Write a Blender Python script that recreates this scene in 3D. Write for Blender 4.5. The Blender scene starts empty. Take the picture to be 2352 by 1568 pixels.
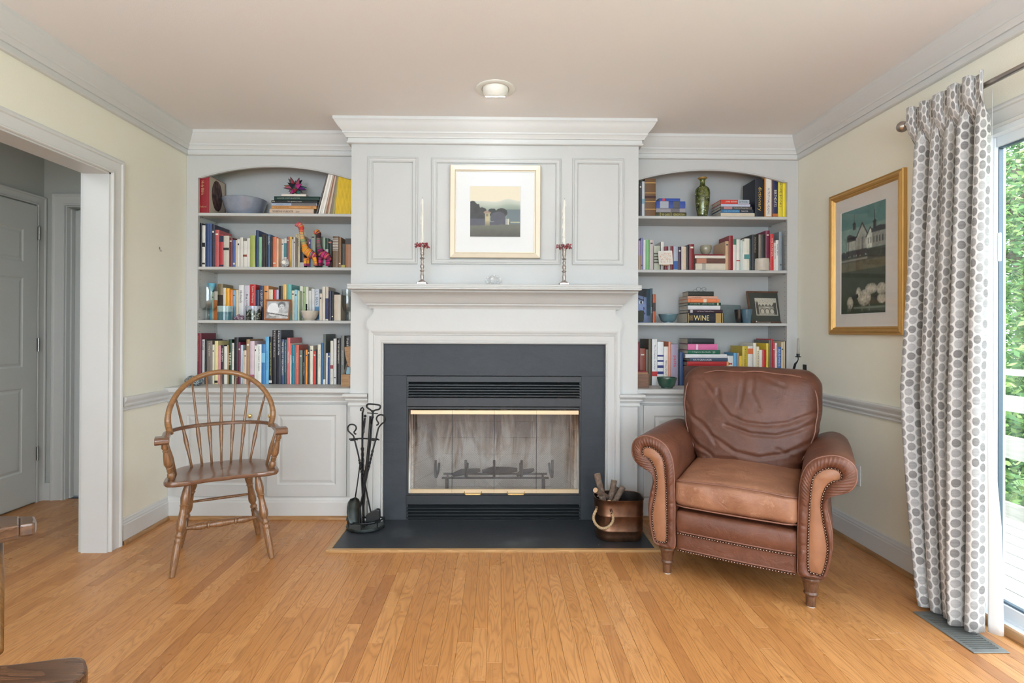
import bpy, bmesh, math, random
from mathutils import Vector, Matrix, noise as mnoise
random.seed(7)
C = bpy.context.scene.collection
SC = bpy.context.scene
PI = math.pi

# ---------------------------------------------------------------- camera
F, CX, CY, YAW, PIT, ROL, HH = 1225.6257, 1158.0599, 756.3974, -0.0126, 0.0027, 0.0044, 1.2
c_, s_ = math.cos(YAW), math.sin(YAW)
_X = Vector((c_, s_, 0)); _Y = Vector((-s_, c_, 0)); _Z = Vector((0, 0, 1))
c_, s_ = math.cos(PIT), math.sin(PIT)
_Z2 = _Z*c_ - _Y*s_; FW = _Z*s_ + _Y*c_
c_, s_ = math.cos(ROL), math.sin(ROL)
RT = _X*c_ + _Z2*s_; UPV = _Z2*c_ - _X*s_
CAMO = Vector((0, 0, HH))
cam = bpy.data.cameras.new('camera'); camo = bpy.data.objects.new('camera', cam); C.objects.link(camo)
M = Matrix.Identity(4)
for i in range(3):
    M[i][0] = RT[i]; M[i][1] = UPV[i]; M[i][2] = -FW[i]; M[i][3] = CAMO[i]
camo.matrix_world = M
cam.sensor_fit = 'HORIZONTAL'; cam.sensor_width = 36; cam.lens = F/2352*36
cam.shift_x = (1176-CX)/2352; cam.shift_y = (CY-784)/2352
cam.clip_start = 0.02; cam.clip_end = 200
SC.camera = camo

# a measured point of the photograph turned into a point on a plane of the room
def ray(px, py): return FW + RT*((px-CX)/F) - UPV*((py-CY)/F)
def onY(px, py, Y): d = ray(px, py); return CAMO + d*(Y/d.y)
def onX(px, py, X): d = ray(px, py); return CAMO + d*(X/d.x)
def onZ(px, py, Z=0): d = ray(px, py); return CAMO + d*((Z-HH)/d.z)

# ---------------------------------------------------------------- world, lights, exposure
SC.view_settings.view_transform = 'Standard'; SC.view_settings.look = 'None'
SC.view_settings.gamma = 1; SC.view_settings.use_curve_mapping = False
SC.view_settings.exposure = 0.40
W = bpy.data.worlds.new('world'); SC.world = W; W.use_nodes = True
nt = W.node_tree; nt.nodes.clear()
wo = nt.nodes.new('ShaderNodeOutputWorld'); bg = nt.nodes.new('ShaderNodeBackground')
tc = nt.nodes.new('ShaderNodeTexCoord'); nz = nt.nodes.new('ShaderNodeTexNoise'); nz.inputs['Scale'].default_value = 2.2
nz.inputs['Detail'].default_value = 5
rp = nt.nodes.new('ShaderNodeValToRGB')
rp.color_ramp.elements[0].position = .38; rp.color_ramp.elements[0].color = (.66, .82, 1, 1)
rp.color_ramp.elements[1].position = .62; rp.color_ramp.elements[1].color = (.92, .98, 1, 1)
nt.links.new(tc.outputs['Generated'], nz.inputs['Vector']); nt.links.new(nz.outputs['Fac'], rp.inputs['Fac'])
nt.links.new(rp.outputs['Color'], bg.inputs['Color']); nt.links.new(bg.outputs[0], wo.inputs[0])
bg.inputs['Strength'].default_value = 5.5

def area(name, loc, target, sx, sy, power, col, spread=PI):
    l = bpy.data.lights.new(name, 'AREA'); l.shape = 'RECTANGLE'; l.size = sx; l.size_y = sy
    l.energy = power; l.color = col; l.spread = spread
    o = bpy.data.objects.new(name, l); C.objects.link(o); o.location = loc
    o.rotation_euler = (Vector(target)-Vector(loc)).to_track_quat('-Z', 'Y').to_euler()
    return o
# daylight comes from the sky through the patio door and the big window behind the camera (portals only guide sampling)
for nm_, loc_, tg_, a_, b_ in (('window_portal', (-.3, -2.57, 1.35), (-.3, 0, 1.35), 3.2, 2.0), ('patio_door_portal', (2.125, 1.244, 1.02), (0, 1.244, 1.02), 1.94, 1.95)):
    po = area(nm_, loc_, tg_, a_, b_, 1, (1, 1, 1)); po.data.cycles.is_portal = True
area('window_fill', (-.3, -2.5, 1.35), (-.1, 3, 1.0), 3.1, 1.9, 34, (.84, .97, 1.12))  # unseen fill lamp added inside the back window to brighten the room
for tx_ in (-1.2, 1.2): area('torchiere_fill', (tx_, -.2, 1.75), (tx_, .1, 2.6), .4, .4, 29, (.86, .98, 1.14), 2.5)  # two unseen uplights: one torchiere's light doubled to brighten the ceiling evenly
area('hall_light', (-2.75, 1.7, 2.3), (-2.75, 2.6, 0), .5, .8, 5.5, (.9, .96, 1))
def spot(name, loc, target, power, size, col, blend=.6, rad=.04):
    l = bpy.data.lights.new(name, 'SPOT'); l.energy = power; l.spot_size = size; l.spot_blend = blend
    l.shadow_soft_size = rad; l.color = col
    o = bpy.data.objects.new(name, l); C.objects.link(o); o.location = loc
    o.rotation_euler = (Vector(target)-Vector(loc)).to_track_quat('-Z', 'Y').to_euler(); return o
spot('eyeball_lamp', (-0.017, 2.88, 2.405), (-0.017, 3.36, 1.55), 0.55, 2.4, (.88, .96, 1.05), .9, .05)
for x, y in ((-1.1, .6), (1.1, .6), (-.0, -1.2)):
    spot('ceiling_lamp', (x, y, 2.49), (x, y, 0), 6, 2.6, (.9, .98, 1.08), .8, .07)

# ---------------------------------------------------------------- helpers
def lin(c): return tuple((v/12.92 if v <= .04045 else ((v+.055)/1.055)**2.4) for v in c)
def rgb(r, g, b, k=1.0): return tuple(min(.92, v*k) for v in lin((r/255, g/255, b/255)))
ORI = {}
def tag(o, label=None, cat=None, group=None, kind=None):
    if label: o['label'] = label
    if cat: o['category'] = cat
    if group: o['group'] = group
    if kind: o['kind'] = kind
    return o
def thing(name, label, cat, loc=(0, 0, 0), group=None):
    o = bpy.data.objects.new(name, None); C.objects.link(o); o.empty_display_size = .05
    o.location = loc; ORI[o] = Vector(loc)
    return tag(o, label, cat, group)
def structroot(name, loc=(0, 0, 0)):
    o = bpy.data.objects.new(name, None); C.objects.link(o); o.empty_display_size = .05
    o.location = loc; ORI[o] = Vector(loc); o['kind'] = 'structure'; return o

class MB:
    def __init__(s): s.v = []; s.f = []; s.col = None; s.uv = None
    def add(s, vs, fs):
        n = len(s.v); s.v += [tuple(v) for v in vs]; s.f += [tuple(i+n for i in f) for f in fs]; return s
    def box(s, x0, x1, y0, y1, z0, z1):
        if x0 > x1: x0, x1 = x1, x0
        if y0 > y1: y0, y1 = y1, y0
        if z0 > z1: z0, z1 = z1, z0
        return s.add([(x0,y0,z0),(x1,y0,z0),(x1,y1,z0),(x0,y1,z0),(x0,y0,z1),(x1,y0,z1),(x1,y1,z1),(x0,y1,z1)],
                     [(0,3,2,1),(4,5,6,7),(0,1,5,4),(1,2,6,5),(2,3,7,6),(3,0,4,7)])
    def rbx(s, x0, x1, y0, y1, z0, z1, r=.003, ax='z'):
        # box chamfered around one axis
        if ax == 'z':
            p = [(x0+r,y0),(x1-r,y0),(x1,y0+r),(x1,y1-r),(x1-r,y1),(x0+r,y1),(x0,y1-r),(x0,y0+r)]
            return s.prism([(a,b,0) for a,b in p], (0,0,z1-z0), off=(0,0,z0))
        if ax == 'x':
            p = [(y0+r,z0),(y1-r,z0),(y1,z0+r),(y1,z1-r),(y1-r,z1),(y0+r,z1),(y0,z1-r),(y0,z0+r)]
            return s.prism([(0,a,b) for a,b in p], (x1-x0,0,0), off=(x0,0,0))
        p = [(x0+r,z0),(x0,z0+r),(x0,z1-r),(x0+r,z1),(x1-r,z1),(x1,z1-r),(x1,z0+r),(x1-r,z0)]
        return s.prism([(a,0,b) for a,b in p], (0,y1-y0,0), off=(0,y0,0))
    def prism(s, pts, d, off=(0,0,0)):
        n = len(pts); o = Vector(off); d = Vector(d)
        a = [Vector(p)+o for p in pts]
        return s.add(a+[p+d for p in a], [tuple(range(n-1,-1,-1)), tuple(range(n,2*n))] + [(i,(i+1)%n,n+(i+1)%n,n+i) for i in range(n)])
    def tube(s, pts, r, n=8, closed=False, cap=True, flat=1.0, up=None):
        pts = [Vector(p) for p in pts]; m = len(pts)
        rr = r if isinstance(r, (list, tuple)) else [r]*m
        base = len(s.v); prev = None
        for i, p in enumerate(pts):
            if closed: t = pts[(i+1)%m]-pts[i-1]
            else: t = pts[min(i+1,m-1)]-pts[max(i-1,0)]
            if t.length < 1e-9: t = Vector((0,0,1))
            t.normalize()
            if prev is None:
                ref = Vector(up) if up else (Vector((0,0,1)) if abs(t.z) < .9 else Vector((0,1,0)))
                a = t.cross(ref).normalized()
            else:
                a = (prev - t*prev.dot(t))
                if a.length < 1e-6: a = t.orthogonal()
                a.normalize()
            prev = a; b = t.cross(a)
            for k in range(n):
                an = 2*PI*k/n
                s.v.append(tuple(p + a*(math.cos(an)*rr[i]) + b*(math.sin(an)*rr[i]*flat)))
        for i in range(m if closed else m-1):
            j = (i+1)%m
            for k in range(n):
                s.f.append((base+i*n+k, base+i*n+(k+1)%n, base+j*n+(k+1)%n, base+j*n+k))
        if cap and not closed:
            s.f.append(tuple(base+k for k in range(n-1,-1,-1))); s.f.append(tuple(base+(m-1)*n+k for k in range(n)))
        return s
    def lathe(s, prof, c=(0,0,0), n=24, sx=1, sy=1):
        c = Vector(c); base = len(s.v); m = len(prof)
        for r, z in prof:
            for k in range(n):
                an = 2*PI*k/n; s.v.append((c.x+math.cos(an)*r*sx, c.y+math.sin(an)*r*sy, c.z+z))
        for i in range(m-1):
            for k in range(n):
                s.f.append((base+i*n+k, base+i*n+(k+1)%n, base+(i+1)*n+(k+1)%n, base+(i+1)*n+k))
        if prof[0][0] > 1e-6: s.f.append(tuple(base+k for k in range(n-1,-1,-1)))
        if prof[-1][0] > 1e-6: s.f.append(tuple(base+(m-1)*n+k for k in range(n)))
        return s
    def turned(s, p0, p1, prof, n=12):
        p0, p1 = Vector(p0), Vector(p1)
        return s.tube([p0.lerp(p1, t) for t, r in prof], [r for t, r in prof], n)
    def ball(s, c, r, n=10, sx=1, sy=1, sz=1):
        m = max(4, n//2)
        prof = [(math.sin(PI*i/m)*r, -math.cos(PI*i/m)*r*sz) for i in range(m+1)]
        prof[0] = (1e-5, prof[0][1]); prof[-1] = (1e-5, prof[-1][1])
        return s.lathe(prof, c, n, sx, sy)
    def grid(s, fn, nu, nv, closeu=False):
        base = len(s.v)
        for j in range(nv+1):
            for i in range(nu if closeu else nu+1): s.v.append(tuple(fn(i/nu, j/nv)))
        w = nu if closeu else nu+1
        for j in range(nv):
            for i in range(nu):
                s.f.append((base+j*w+i, base+j*w+(i+1)%w, base+(j+1)*w+(i+1)%w, base+(j+1)*w+i))
        return s
    def rbox(s, c, h, r, n=12, warp=None):
        # rounded box (cushion); warp(p, unit coords) -> p
        c = Vector(c); h = Vector(h); seen = {}
        inner = Vector((max(h.x-r, 0), max(h.y-r, 0), max(h.z-r, 0)))
        def vid(a):
            key = tuple(round(t, 5) for t in a)
            if key in seen: return seen[key]
            p = Vector((a[0]*h.x, a[1]*h.y, a[2]*h.z))
            q = Vector([max(-inner[i], min(inner[i], p[i])) for i in range(3)])
            d = p-q
            if d.length > 1e-9: p = q + d.normalized()*r
            p = p + c
            if warp: p = warp(p, a)
            s.v.append(tuple(p)); seen[key] = len(s.v)-1; return seen[key]
        def t(i):  # denser near the ends
            u = -1+2*i/n; return math.copysign(1-(1-abs(u))**1.5, u) if False else u
        for ax in range(3):
            for sg in (-1, 1):
                for i in range(n):
                    for j in range(n):
                        q = []
                        for di, dj in ((0,0),(1,0),(1,1),(0,1)):
                            a = [0,0,0]; a[ax] = sg; a[(ax+1)%3] = t(i+di); a[(ax+2)%3] = t(j+dj); q.append(vid(a))
                        s.f.append(tuple(q if sg > 0 else q[::-1]))
        return s
    def sweep(s, path, prof, mp, closed=False, capped=True):
        # path: 2D points; prof: (offset along left normal, height); mitred corners; mp(p,q,h) -> point
        n = len(path); m = len(prof); base = len(s.v)
        P = [Vector(p) for p in path]
        for i in range(n):
            def nrm(a, b): d = (b-a).normalized(); return Vector((-d.y, d.x))
            if closed: n1 = nrm(P[i-1], P[i]); n2 = nrm(P[i], P[(i+1)%n])
            else:
                n1 = nrm(P[max(i-1,0)], P[max(i,1)]); n2 = nrm(P[min(i,n-2)], P[min(i+1,n-1)])
            b = (n1+n2); b = b/ max(1e-6, b.length); k = 1/max(.3, b.dot(n1))
            for o, h in prof:
                q = P[i]+b*(o*k); s.v.append(tuple(mp(q.x, q.y, h)))
        for i in range(n if closed else n-1):
            j = (i+1)%n
            for k in range(m-1): s.f.append((base+i*m+k, base+j*m+k, base+j*m+k+1, base+i*m+k+1))
        if capped and not closed:
            s.f.append(tuple(base+k for k in range(m))); s.f.append(tuple(base+(n-1)*m+k for k in range(m-1,-1,-1)))
        return s
    def build(s, name, mat, parent=None, smooth=False, ang=None, kind=None, bevel=0, color=None, uv=None, vcol=None, solid=0, fixn=True):
        me = bpy.data.meshes.new(name)
        xs = [v[0] for v in s.v]; ys = [v[1] for v in s.v]; zs = [v[2] for v in s.v]
        o0 = Vector(((min(xs)+max(xs))/2, (min(ys)+max(ys))/2, min(zs) if parent is None else (min(zs)+max(zs))/2))
        me.from_pydata([(v[0]-o0.x, v[1]-o0.y, v[2]-o0.z) for v in s.v], [], s.f)
        if uv:
            l = me.uv_layers.new(name='UVMap')
            for lp in me.loops: l.data[lp.index].uv = uv[lp.vertex_index]
        if vcol:
            a = me.color_attributes.new('col', 'FLOAT_COLOR', 'POINT')
            for i, c in enumerate(vcol): a.data[i].color = (c[0], c[1], c[2], 1)
        if fixn or bevel:
            bm = bmesh.new(); bm.from_mesh(me)
            if fixn: bmesh.ops.recalc_face_normals(bm, faces=bm.faces)
            if bevel: 
                ed = [e for e in bm.edges if len(e.link_faces) == 2 and e.calc_face_angle(0) > .6]
                bmesh.ops.bevel(bm, geom=ed, offset=bevel, segments=1 if bevel < .004 else 2, affect='EDGES', profile=.6)
            bm.to_mesh(me); bm.free()
        if smooth:
            me.polygons.foreach_set('use_smooth', [True]*len(me.polygons))
            if ang:
                try: me.set_sharp_from_angle(angle=math.radians(ang))
                except Exception: pass
        me.materials.append(mat)
        o = bpy.data.objects.new(name, me); C.objects.link(o); ORI[o] = o0
        if parent is not None: o.parent = parent; o.location = o0-ORI[parent]
        else: o.location = o0
        if kind: o['kind'] = kind
        if color: o.color = (*color, 1)
        if solid:
            md = o.modifiers.new('thickness', 'SOLIDIFY'); md.thickness = solid; md.offset = 0
        return o

# ---------------------------------------------------------------- materials
def nm(name):
    m = bpy.data.materials.new(name); m.use_nodes = True
    return m, m.node_tree, m.node_tree.nodes['Principled BSDF']
def N(nt, t, **kw):
    n = nt.nodes.new(t)
    for k, v in kw.items():
        if k in n.inputs: n.inputs[k].default_value = v
        else: setattr(n, k, v)
    return n
def L(nt, a, b): nt.links.new(a, b)
def math_(nt, op, a, b=None, clamp=False):
    n = nt.nodes.new('ShaderNodeMath'); n.operation = op; n.use_clamp = clamp
    for i, v in enumerate((a, b)):
        if v is None: continue
        if hasattr(v, 'links') or hasattr(v, 'is_linked'): L(nt, v, n.inputs[i])
        else: n.inputs[i].default_value = v
    return n.outputs[0]
def mixc(nt, f, a, b, mode='MIX'):
    n = nt.nodes.new('ShaderNodeMix'); n.data_type = 'RGBA'; n.blend_type = mode
    for sock, v in ((n.inputs[0], f), (n.inputs[6], a), (n.inputs[7], b)):
        if hasattr(v, 'is_linked'): L(nt, v, sock)
        else: sock.default_value = v if not isinstance(v, tuple) else (*v[:3], 1)
    return n.outputs[2]
def coords(nt, kind='Object', scale=(1,1,1)):
    if kind == 'World': src = nt.nodes.new('ShaderNodeNewGeometry').outputs['Position']
    else: src = nt.nodes.new('ShaderNodeTexCoord').outputs[kind]
    mp = nt.nodes.new('ShaderNodeMapping'); mp.inputs['Scale'].default_value = scale
    L(nt, src, mp.inputs['Vector']); return mp.outputs[0]
def noise(nt, vec, scale, detail=2, rough=.5, dist=0):
    n = N(nt, 'ShaderNodeTexNoise'); n.inputs['Scale'].default_value = scale; n.inputs['Detail'].default_value = detail
    n.inputs['Roughness'].default_value = rough; n.inputs['Distortion'].default_value = dist
    L(nt, vec, n.inputs['Vector']); return n.outputs['Fac']
def ramp(nt, f, stops):
    r = nt.nodes.new('ShaderNodeValToRGB'); e = r.color_ramp.elements
    while len(e) < len(stops): e.new(.5)
    for i, (p, c) in enumerate(stops):
        e[i].position = p; e[i].color = (*c[:3], 1) if isinstance(c, tuple) else (c, c, c, 1)
    L(nt, f, r.inputs['Fac']); return r.outputs['Color']
def bump(nt, b, h, dist=.002, st=1.0):
    n = nt.nodes.new('ShaderNodeBump'); n.inputs['Distance'].default_value = dist; n.inputs['Strength'].default_value = st
    L(nt, h, n.inputs['Height']); L(nt, n.outputs[0], b.inputs['Normal']); return n
def simple(name, col, rough=.5, metal=0, var=.06, vs=8, bm=0, bs=60, coat=0, spec=None):
    m, nt, b = nm(name); v = coords(nt)
    f = noise(nt, v, vs, 3)
    c = mixc(nt, f, tuple(x*(1-var) for x in col), tuple(min(1, x*(1+var)) for x in col))
    L(nt, c, b.inputs['Base Color']); b.inputs['Roughness'].default_value = rough; b.inputs['Metallic'].default_value = metal
    if coat: b.inputs['Coat Weight'].default_value = coat
    if spec is not None: b.inputs['Specular IOR Level'].default_value = spec
    if bm: bump(nt, b, noise(nt, v, bs, 3), bm)
    return m
MT = {}
MT['trim'] = simple('white_trim_paint', (.66, .66, .64), .38, var=.015, bm=.0004, bs=40)
MT['cab'] = simple('cabinet_paint', (.565, .565, .548), .42, var=.02, bm=.0003, bs=60)
MT['wall'] = simple('cream_wall_paint', (.86, .832, .705), .75, var=.02, vs=3, bm=.0006, bs=180)
MT['ceil'] = simple('ceiling_paint', (.85, .82, .79), .9, var=.01, vs=2, bm=.0004, bs=200)
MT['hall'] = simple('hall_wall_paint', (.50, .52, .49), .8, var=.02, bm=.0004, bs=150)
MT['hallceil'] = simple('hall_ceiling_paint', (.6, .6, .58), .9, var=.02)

def wood(name, light, dark, rough=.35, axis='z', gs=1.0, coat=.15, cont=1.0, bm=.0004):
    m, nt, b = nm(name)
    sc = {'z': (14, 14, 1.6), 'y': (14, 1.6, 14), 'x': (1.6, 14, 14)}[axis]
    v = coords(nt, 'Object', tuple(a*gs for a in sc))
    oi = nt.nodes.new('ShaderNodeObjectInfo')
    a = nt.nodes.new('ShaderNodeVectorMath'); a.operation = 'ADD'; L(nt, v, a.inputs[0])
    cmb = N(nt, 'ShaderNodeCombineXYZ'); L(nt, math_(nt, 'MULTIPLY', oi.outputs['Random'], 40), cmb.inputs[0]); L(nt, cmb.outputs[0], a.inputs[1])
    n1 = noise(nt, a.outputs[0], 1.0, 3, .6)
    rings = math_(nt, 'FRACT', math_(nt, 'MULTIPLY', n1, 9))
    fine = noise(nt, a.outputs[0], 9, 4, .7)
    f = math_(nt, 'ADD', math_(nt, 'MULTIPLY', rings, .45), math_(nt, 'MULTIPLY', fine, .6))
    mid = tuple((x+y)/2 for x, y in zip(light, dark))
    c = ramp(nt, f, [(.5-.35*cont, light), (.5, mid), (.5+.4*cont, dark)])
    L(nt, c, b.inputs['Base Color']); b.inputs['Roughness'].default_value = rough
    b.inputs['Coat Weight'].default_value = coat; b.inputs['Coat Roughness'].default_value = .2
    bump(nt, b, fine, bm); return m
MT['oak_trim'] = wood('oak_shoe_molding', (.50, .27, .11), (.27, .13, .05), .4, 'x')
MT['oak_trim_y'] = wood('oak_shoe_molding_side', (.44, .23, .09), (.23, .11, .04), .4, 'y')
MT['hearth_wood'] = wood('oak_hearth_border', (.56, .33, .14), (.38, .2, .075), .35, 'x')
MT['chair_wood'] = wood('windsor_oak', (.33, .165, .068), (.14, .062, .028), .28, 'z', 1.4, .5)
MT['chair_bow'] = wood('windsor_bow_oak', (.38, .185, .065), (.19, .085, .03), .28, 'x', 1.2, .5)
MT['chair_seat'] = wood('windsor_seat_wood', (.22, .108, .058), (.115, .052, .03), .22, 'x', .9, .6)
MT['dark_wood'] = wood('dark_stained_oak', (.14, .065, .03), (.045, .02, .010), .25, 'x', .8, .5)
MT['amber_wood'] = wood('amber_stained_post', (.26, .12, .03), (.12, .05, .012), .35, 'z', 1, .3)
MT['leg_wood'] = wood('distressed_leg_wood', (.20, .09, .045), (.07, .03, .016), .35, 'z', 1.5, .3)
MT['frame_wood'] = wood('photo_frame_wood', (.40, .15, .06), (.25, .085, .03), .35, 'x', 1.5, .3)
MT['box_wood'] = wood('walnut_box', (.24, .12, .07), (.13, .06, .035), .45, 'x', 1.5, .1)
MT['sculpt_wood'] = wood('honey_wood', (.46, .26, .11), (.30, .15, .06), .45, 'x', 1.5, .1)
MT['easel_wood'] = wood('light_wood', (.62, .42, .24), (.45, .28, .14), .5, 'z', 2, 0)
MT['deck'] = wood('weathered_deck', (.44, .42, .38), (.32, .30, .27), .8, 'y', .8, 0)

def floor_mat():
    m, nt, b = nm('oak_strip_floor')
    geo = nt.nodes.new('ShaderNodeNewGeometry'); oi = nt.nodes.new('ShaderNodeObjectInfo')
    r = math_(nt, 'FRACT', math_(nt, 'ADD', math_(nt, 'MULTIPLY', oi.outputs['Random'], 7.31), geo.outputs['Random Per Island']))
    r2 = math_(nt, 'FRACT', math_(nt, 'MULTIPLY', r, 57.3))
    cmb = nt.nodes.new('ShaderNodeCombineXYZ')
    L(nt, math_(nt, 'MULTIPLY', r, 83), cmb.inputs[0]); L(nt, math_(nt, 'MULTIPLY', r2, 61), cmb.inputs[1])
    def vec(sc):
        mp = nt.nodes.new('ShaderNodeMapping'); mp.inputs['Scale'].default_value = sc
        L(nt, geo.outputs['Position'], mp.inputs['Vector'])
        a = nt.nodes.new('ShaderNodeVectorMath'); a.operation = 'ADD'; L(nt, mp.outputs[0], a.inputs[0]); L(nt, cmb.outputs[0], a.inputs[1]); return a.outputs[0]
    n1 = noise(nt, vec((13, 1.7, 1)), 1.0, 2, .45, .4)
    band = math_(nt, 'FRACT', math_(nt, 'MULTIPLY', n1, 17))
    band = math_(nt, 'POWER', math_(nt, 'SUBTRACT', 1, math_(nt, 'ABSOLUTE', math_(nt, 'SUBTRACT', math_(nt, 'MULTIPLY', band, 2), 1))), 2.2)
    fine = noise(nt, vec((260, 9, 1)), 1.0, 3, .6)
    pores = noise(nt, vec((420, 22, 1)), 1.0, 2, .6)
    pores = math_(nt, 'GREATER_THAN', pores, .62)
    broad = noise(nt, vec((9, 1.2, 1)), .7, 2)
    base = ramp(nt, r, [(0, rgb(184, 125, 70)), (.3, rgb(202, 143, 84)), (.6, rgb(212, 154, 95)), (.85, rgb(195, 135, 77)), (1, rgb(168, 110, 62))])
    c = mixc(nt, math_(nt, 'MULTIPLY', band, .55), base, rgb(128, 78, 38), 'MIX')
    c = mixc(nt, math_(nt, 'MULTIPLY', fine, .30), c, rgb(150, 92, 46))
    c = mixc(nt, math_(nt, 'MULTIPLY', pores, .22), c, rgb(104, 62, 32))
    c = mixc(nt, math_(nt, 'MULTIPLY', broad, .25), c, rgb(212, 152, 90))
    L(nt, c, b.inputs['Base Color'])
    wear = noise(nt, geo.outputs['Position'], 3, 4, .6)
    L(nt, ramp(nt, wear, [(.3, .24), (.7, .40)]), b.inputs['Roughness'])
    b.inputs['Specular IOR Level'].default_value = .5
    h = math_(nt, 'SUBTRACT', math_(nt, 'MULTIPLY', fine, .35), math_(nt, 'MULTIPLY', band, .35))
    bump(nt, b, h, .0007, .6)
    return m
MT['floor'] = floor_mat()

def slate(name, a, bcol, rough=.5, sc=(1,1,1), bd=.0012, dust=0.0):
    m, nt, b = nm(name); v = coords(nt, 'World', sc)
    f = noise(nt, v, 5, 6, .6, 1.0); g = noise(nt, v, 60, 4, .6)
    c = mixc(nt, f, a, bcol)
    c = mixc(nt, math_(nt, 'MULTIPLY', g, .25), c, tuple(x*1.7 for x in bcol))
    if dust:
        d = ramp(nt, noise(nt, v, 2.6, 3, .5), [(.60, 0.0), (.8, 1.0)])
        c = mixc(nt, math_(nt, 'MULTIPLY', d, dust), c, (.17, .18, .185))
        sp = N(nt, 'ShaderNodeTexVoronoi'); sp.inputs['Scale'].default_value = 42; L(nt, v, sp.inputs['Vector'])
        c = mixc(nt, math_(nt, 'MULTIPLY', math_(nt, 'LESS_THAN', sp.outputs['Distance'], .035), .6), c, (.5, .5, .5))
    L(nt, c, b.inputs['Base Color']); b.inputs['Roughness'].default_value = rough; b.inputs['Specular IOR Level'].default_value = .3
    bump(nt, b, math_(nt, 'ADD', f, math_(nt, 'MULTIPLY', g, .4)), bd)
    return m
MT['slate'] = slate('slate_surround', (.024, .029, .036), (.052, .060, .070), .5, (1, 1, 2.4))
MT['hearth'] = slate('slate_hearth', (.022, .025, .030), (.040, .044, .05), .36, (1, 1, 1), .001, .5)
MT['blackmetal'] = simple('black_enamel', (.030, .033, .037), .42, .2, .2, 60, .0002, 400)
MT['blackslat'] = simple('black_louvre_enamel', (.020, .024, .026), .26, .3, .1, 60)
MT['void'] = simple('dark_cavity', (.006, .006, .007), .8, 0, .1)
MT['iron'] = simple('wrought_iron', (.030, .031, .033), .4, .75, .4, 30, .0006, 90)
MT['ironworn'] = simple('worn_iron', (.06, .075, .075), .38, .8, .7, 24, .0006, 60)
MT['ironbrown'] = simple('rusty_grate_iron', (.055, .048, .044), .7, .3, .4, 30)
MT['brass'] = simple('satin_brass', (.70, .55, .36), .5, .8, .03, 6)
MT['brassbright'] = simple('polished_brass', (.86, .63, .28), .14, 1, .03, 6)
MT['gold'] = simple('gold_leaf', (.62, .38, .13), .48, .75, .12, 14, .0003, 60)
MT['champagne'] = simple('champagne_gilt', (.66, .58, .45), .5, .6, .05, 9, .0002, 70)
MT['pewter'] = simple('pewter', (.42, .375, .35), .36, .9, .08, 18)
MT['nickel'] = simple('brushed_nickel', (.42, .38, .35), .28, 1, .06, 12)
MT['steelgrey'] = simple('grey_register_enamel', (.20, .205, .19), .42, .35, .08, 20)
MT['hinge'] = simple('steel_hinge', (.33, .32, .30), .32, .9, .08, 20)
MT['plate'] = simple('white_plastic', (.80, .80, .78), .35)
MT['vinyl'] = simple('white_vinyl', (.80, .83, .86), .35, var=.01)
MT['gasket'] = simple('grey_blue_track', (.10, .14, .18), .4, .2, .1, 30)
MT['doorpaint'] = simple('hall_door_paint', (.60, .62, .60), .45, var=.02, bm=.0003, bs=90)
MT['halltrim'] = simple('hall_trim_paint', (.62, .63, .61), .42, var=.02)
MT['candle'] = simple('ivory_wax', (.82, .80, .72), .5, var=.04)
MT['greycandle'] = simple('grey_wax', (.40, .37, .31), .45)
MT['rope'] = simple('jute_rope', (.52, .37, .21), .85, var=.3, vs=200, bm=.001, bs=400)
MT['twigcut'] = simple('cut_wood', (.60, .40, .25), .7, var=.2, vs=60)
MT['paper'] = simple('white_mat_board', (.80, .81, .81), .8, var=.01)
MT['cream'] = simple('cream_mat_board', (.72, .68, .63), .8, var=.015)
MT['darkmat'] = simple('green_mat_board', (.045, .052, .042), .8)
MT['clay'] = simple('cream_stoneware', (.55, .50, .42), .45, var=.15, vs=30)

def bark():
    m, nt, b = nm('branch_bark'); v = coords(nt)
    f = noise(nt, v, 45, 5, .7); c = ramp(nt, f, [(.3, (.10, .065, .045)), (.55, (.22, .155, .115)), (.8, (.33, .26, .21))])
    L(nt, c, b.inputs['Base Color']); b.inputs['Roughness'].default_value = .9; bump(nt, b, f, .003); return m
MT['bark'] = bark()
def copper():
    m, nt, b = nm('antique_copper'); v = coords(nt)
    f = noise(nt, v, 9, 5, .6, .5); c = ramp(nt, f, [(.3, (.10, .055, .035)), (.6, (.24, .125, .075)), (.85, (.37, .19, .11))])
    L(nt, c, b.inputs['Base Color']); b.inputs['Metallic'].default_value = .9
    L(nt, ramp(nt, f, [(.3, .42), (.8, .24)]), b.inputs['Roughness']); bump(nt, b, noise(nt, v, 25, 2), .001); return m
MT['copper'] = copper()
MT['copperin'] = simple('blackened_copper', (.05, .04, .035), .5, .6, .3, 20)

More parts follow.
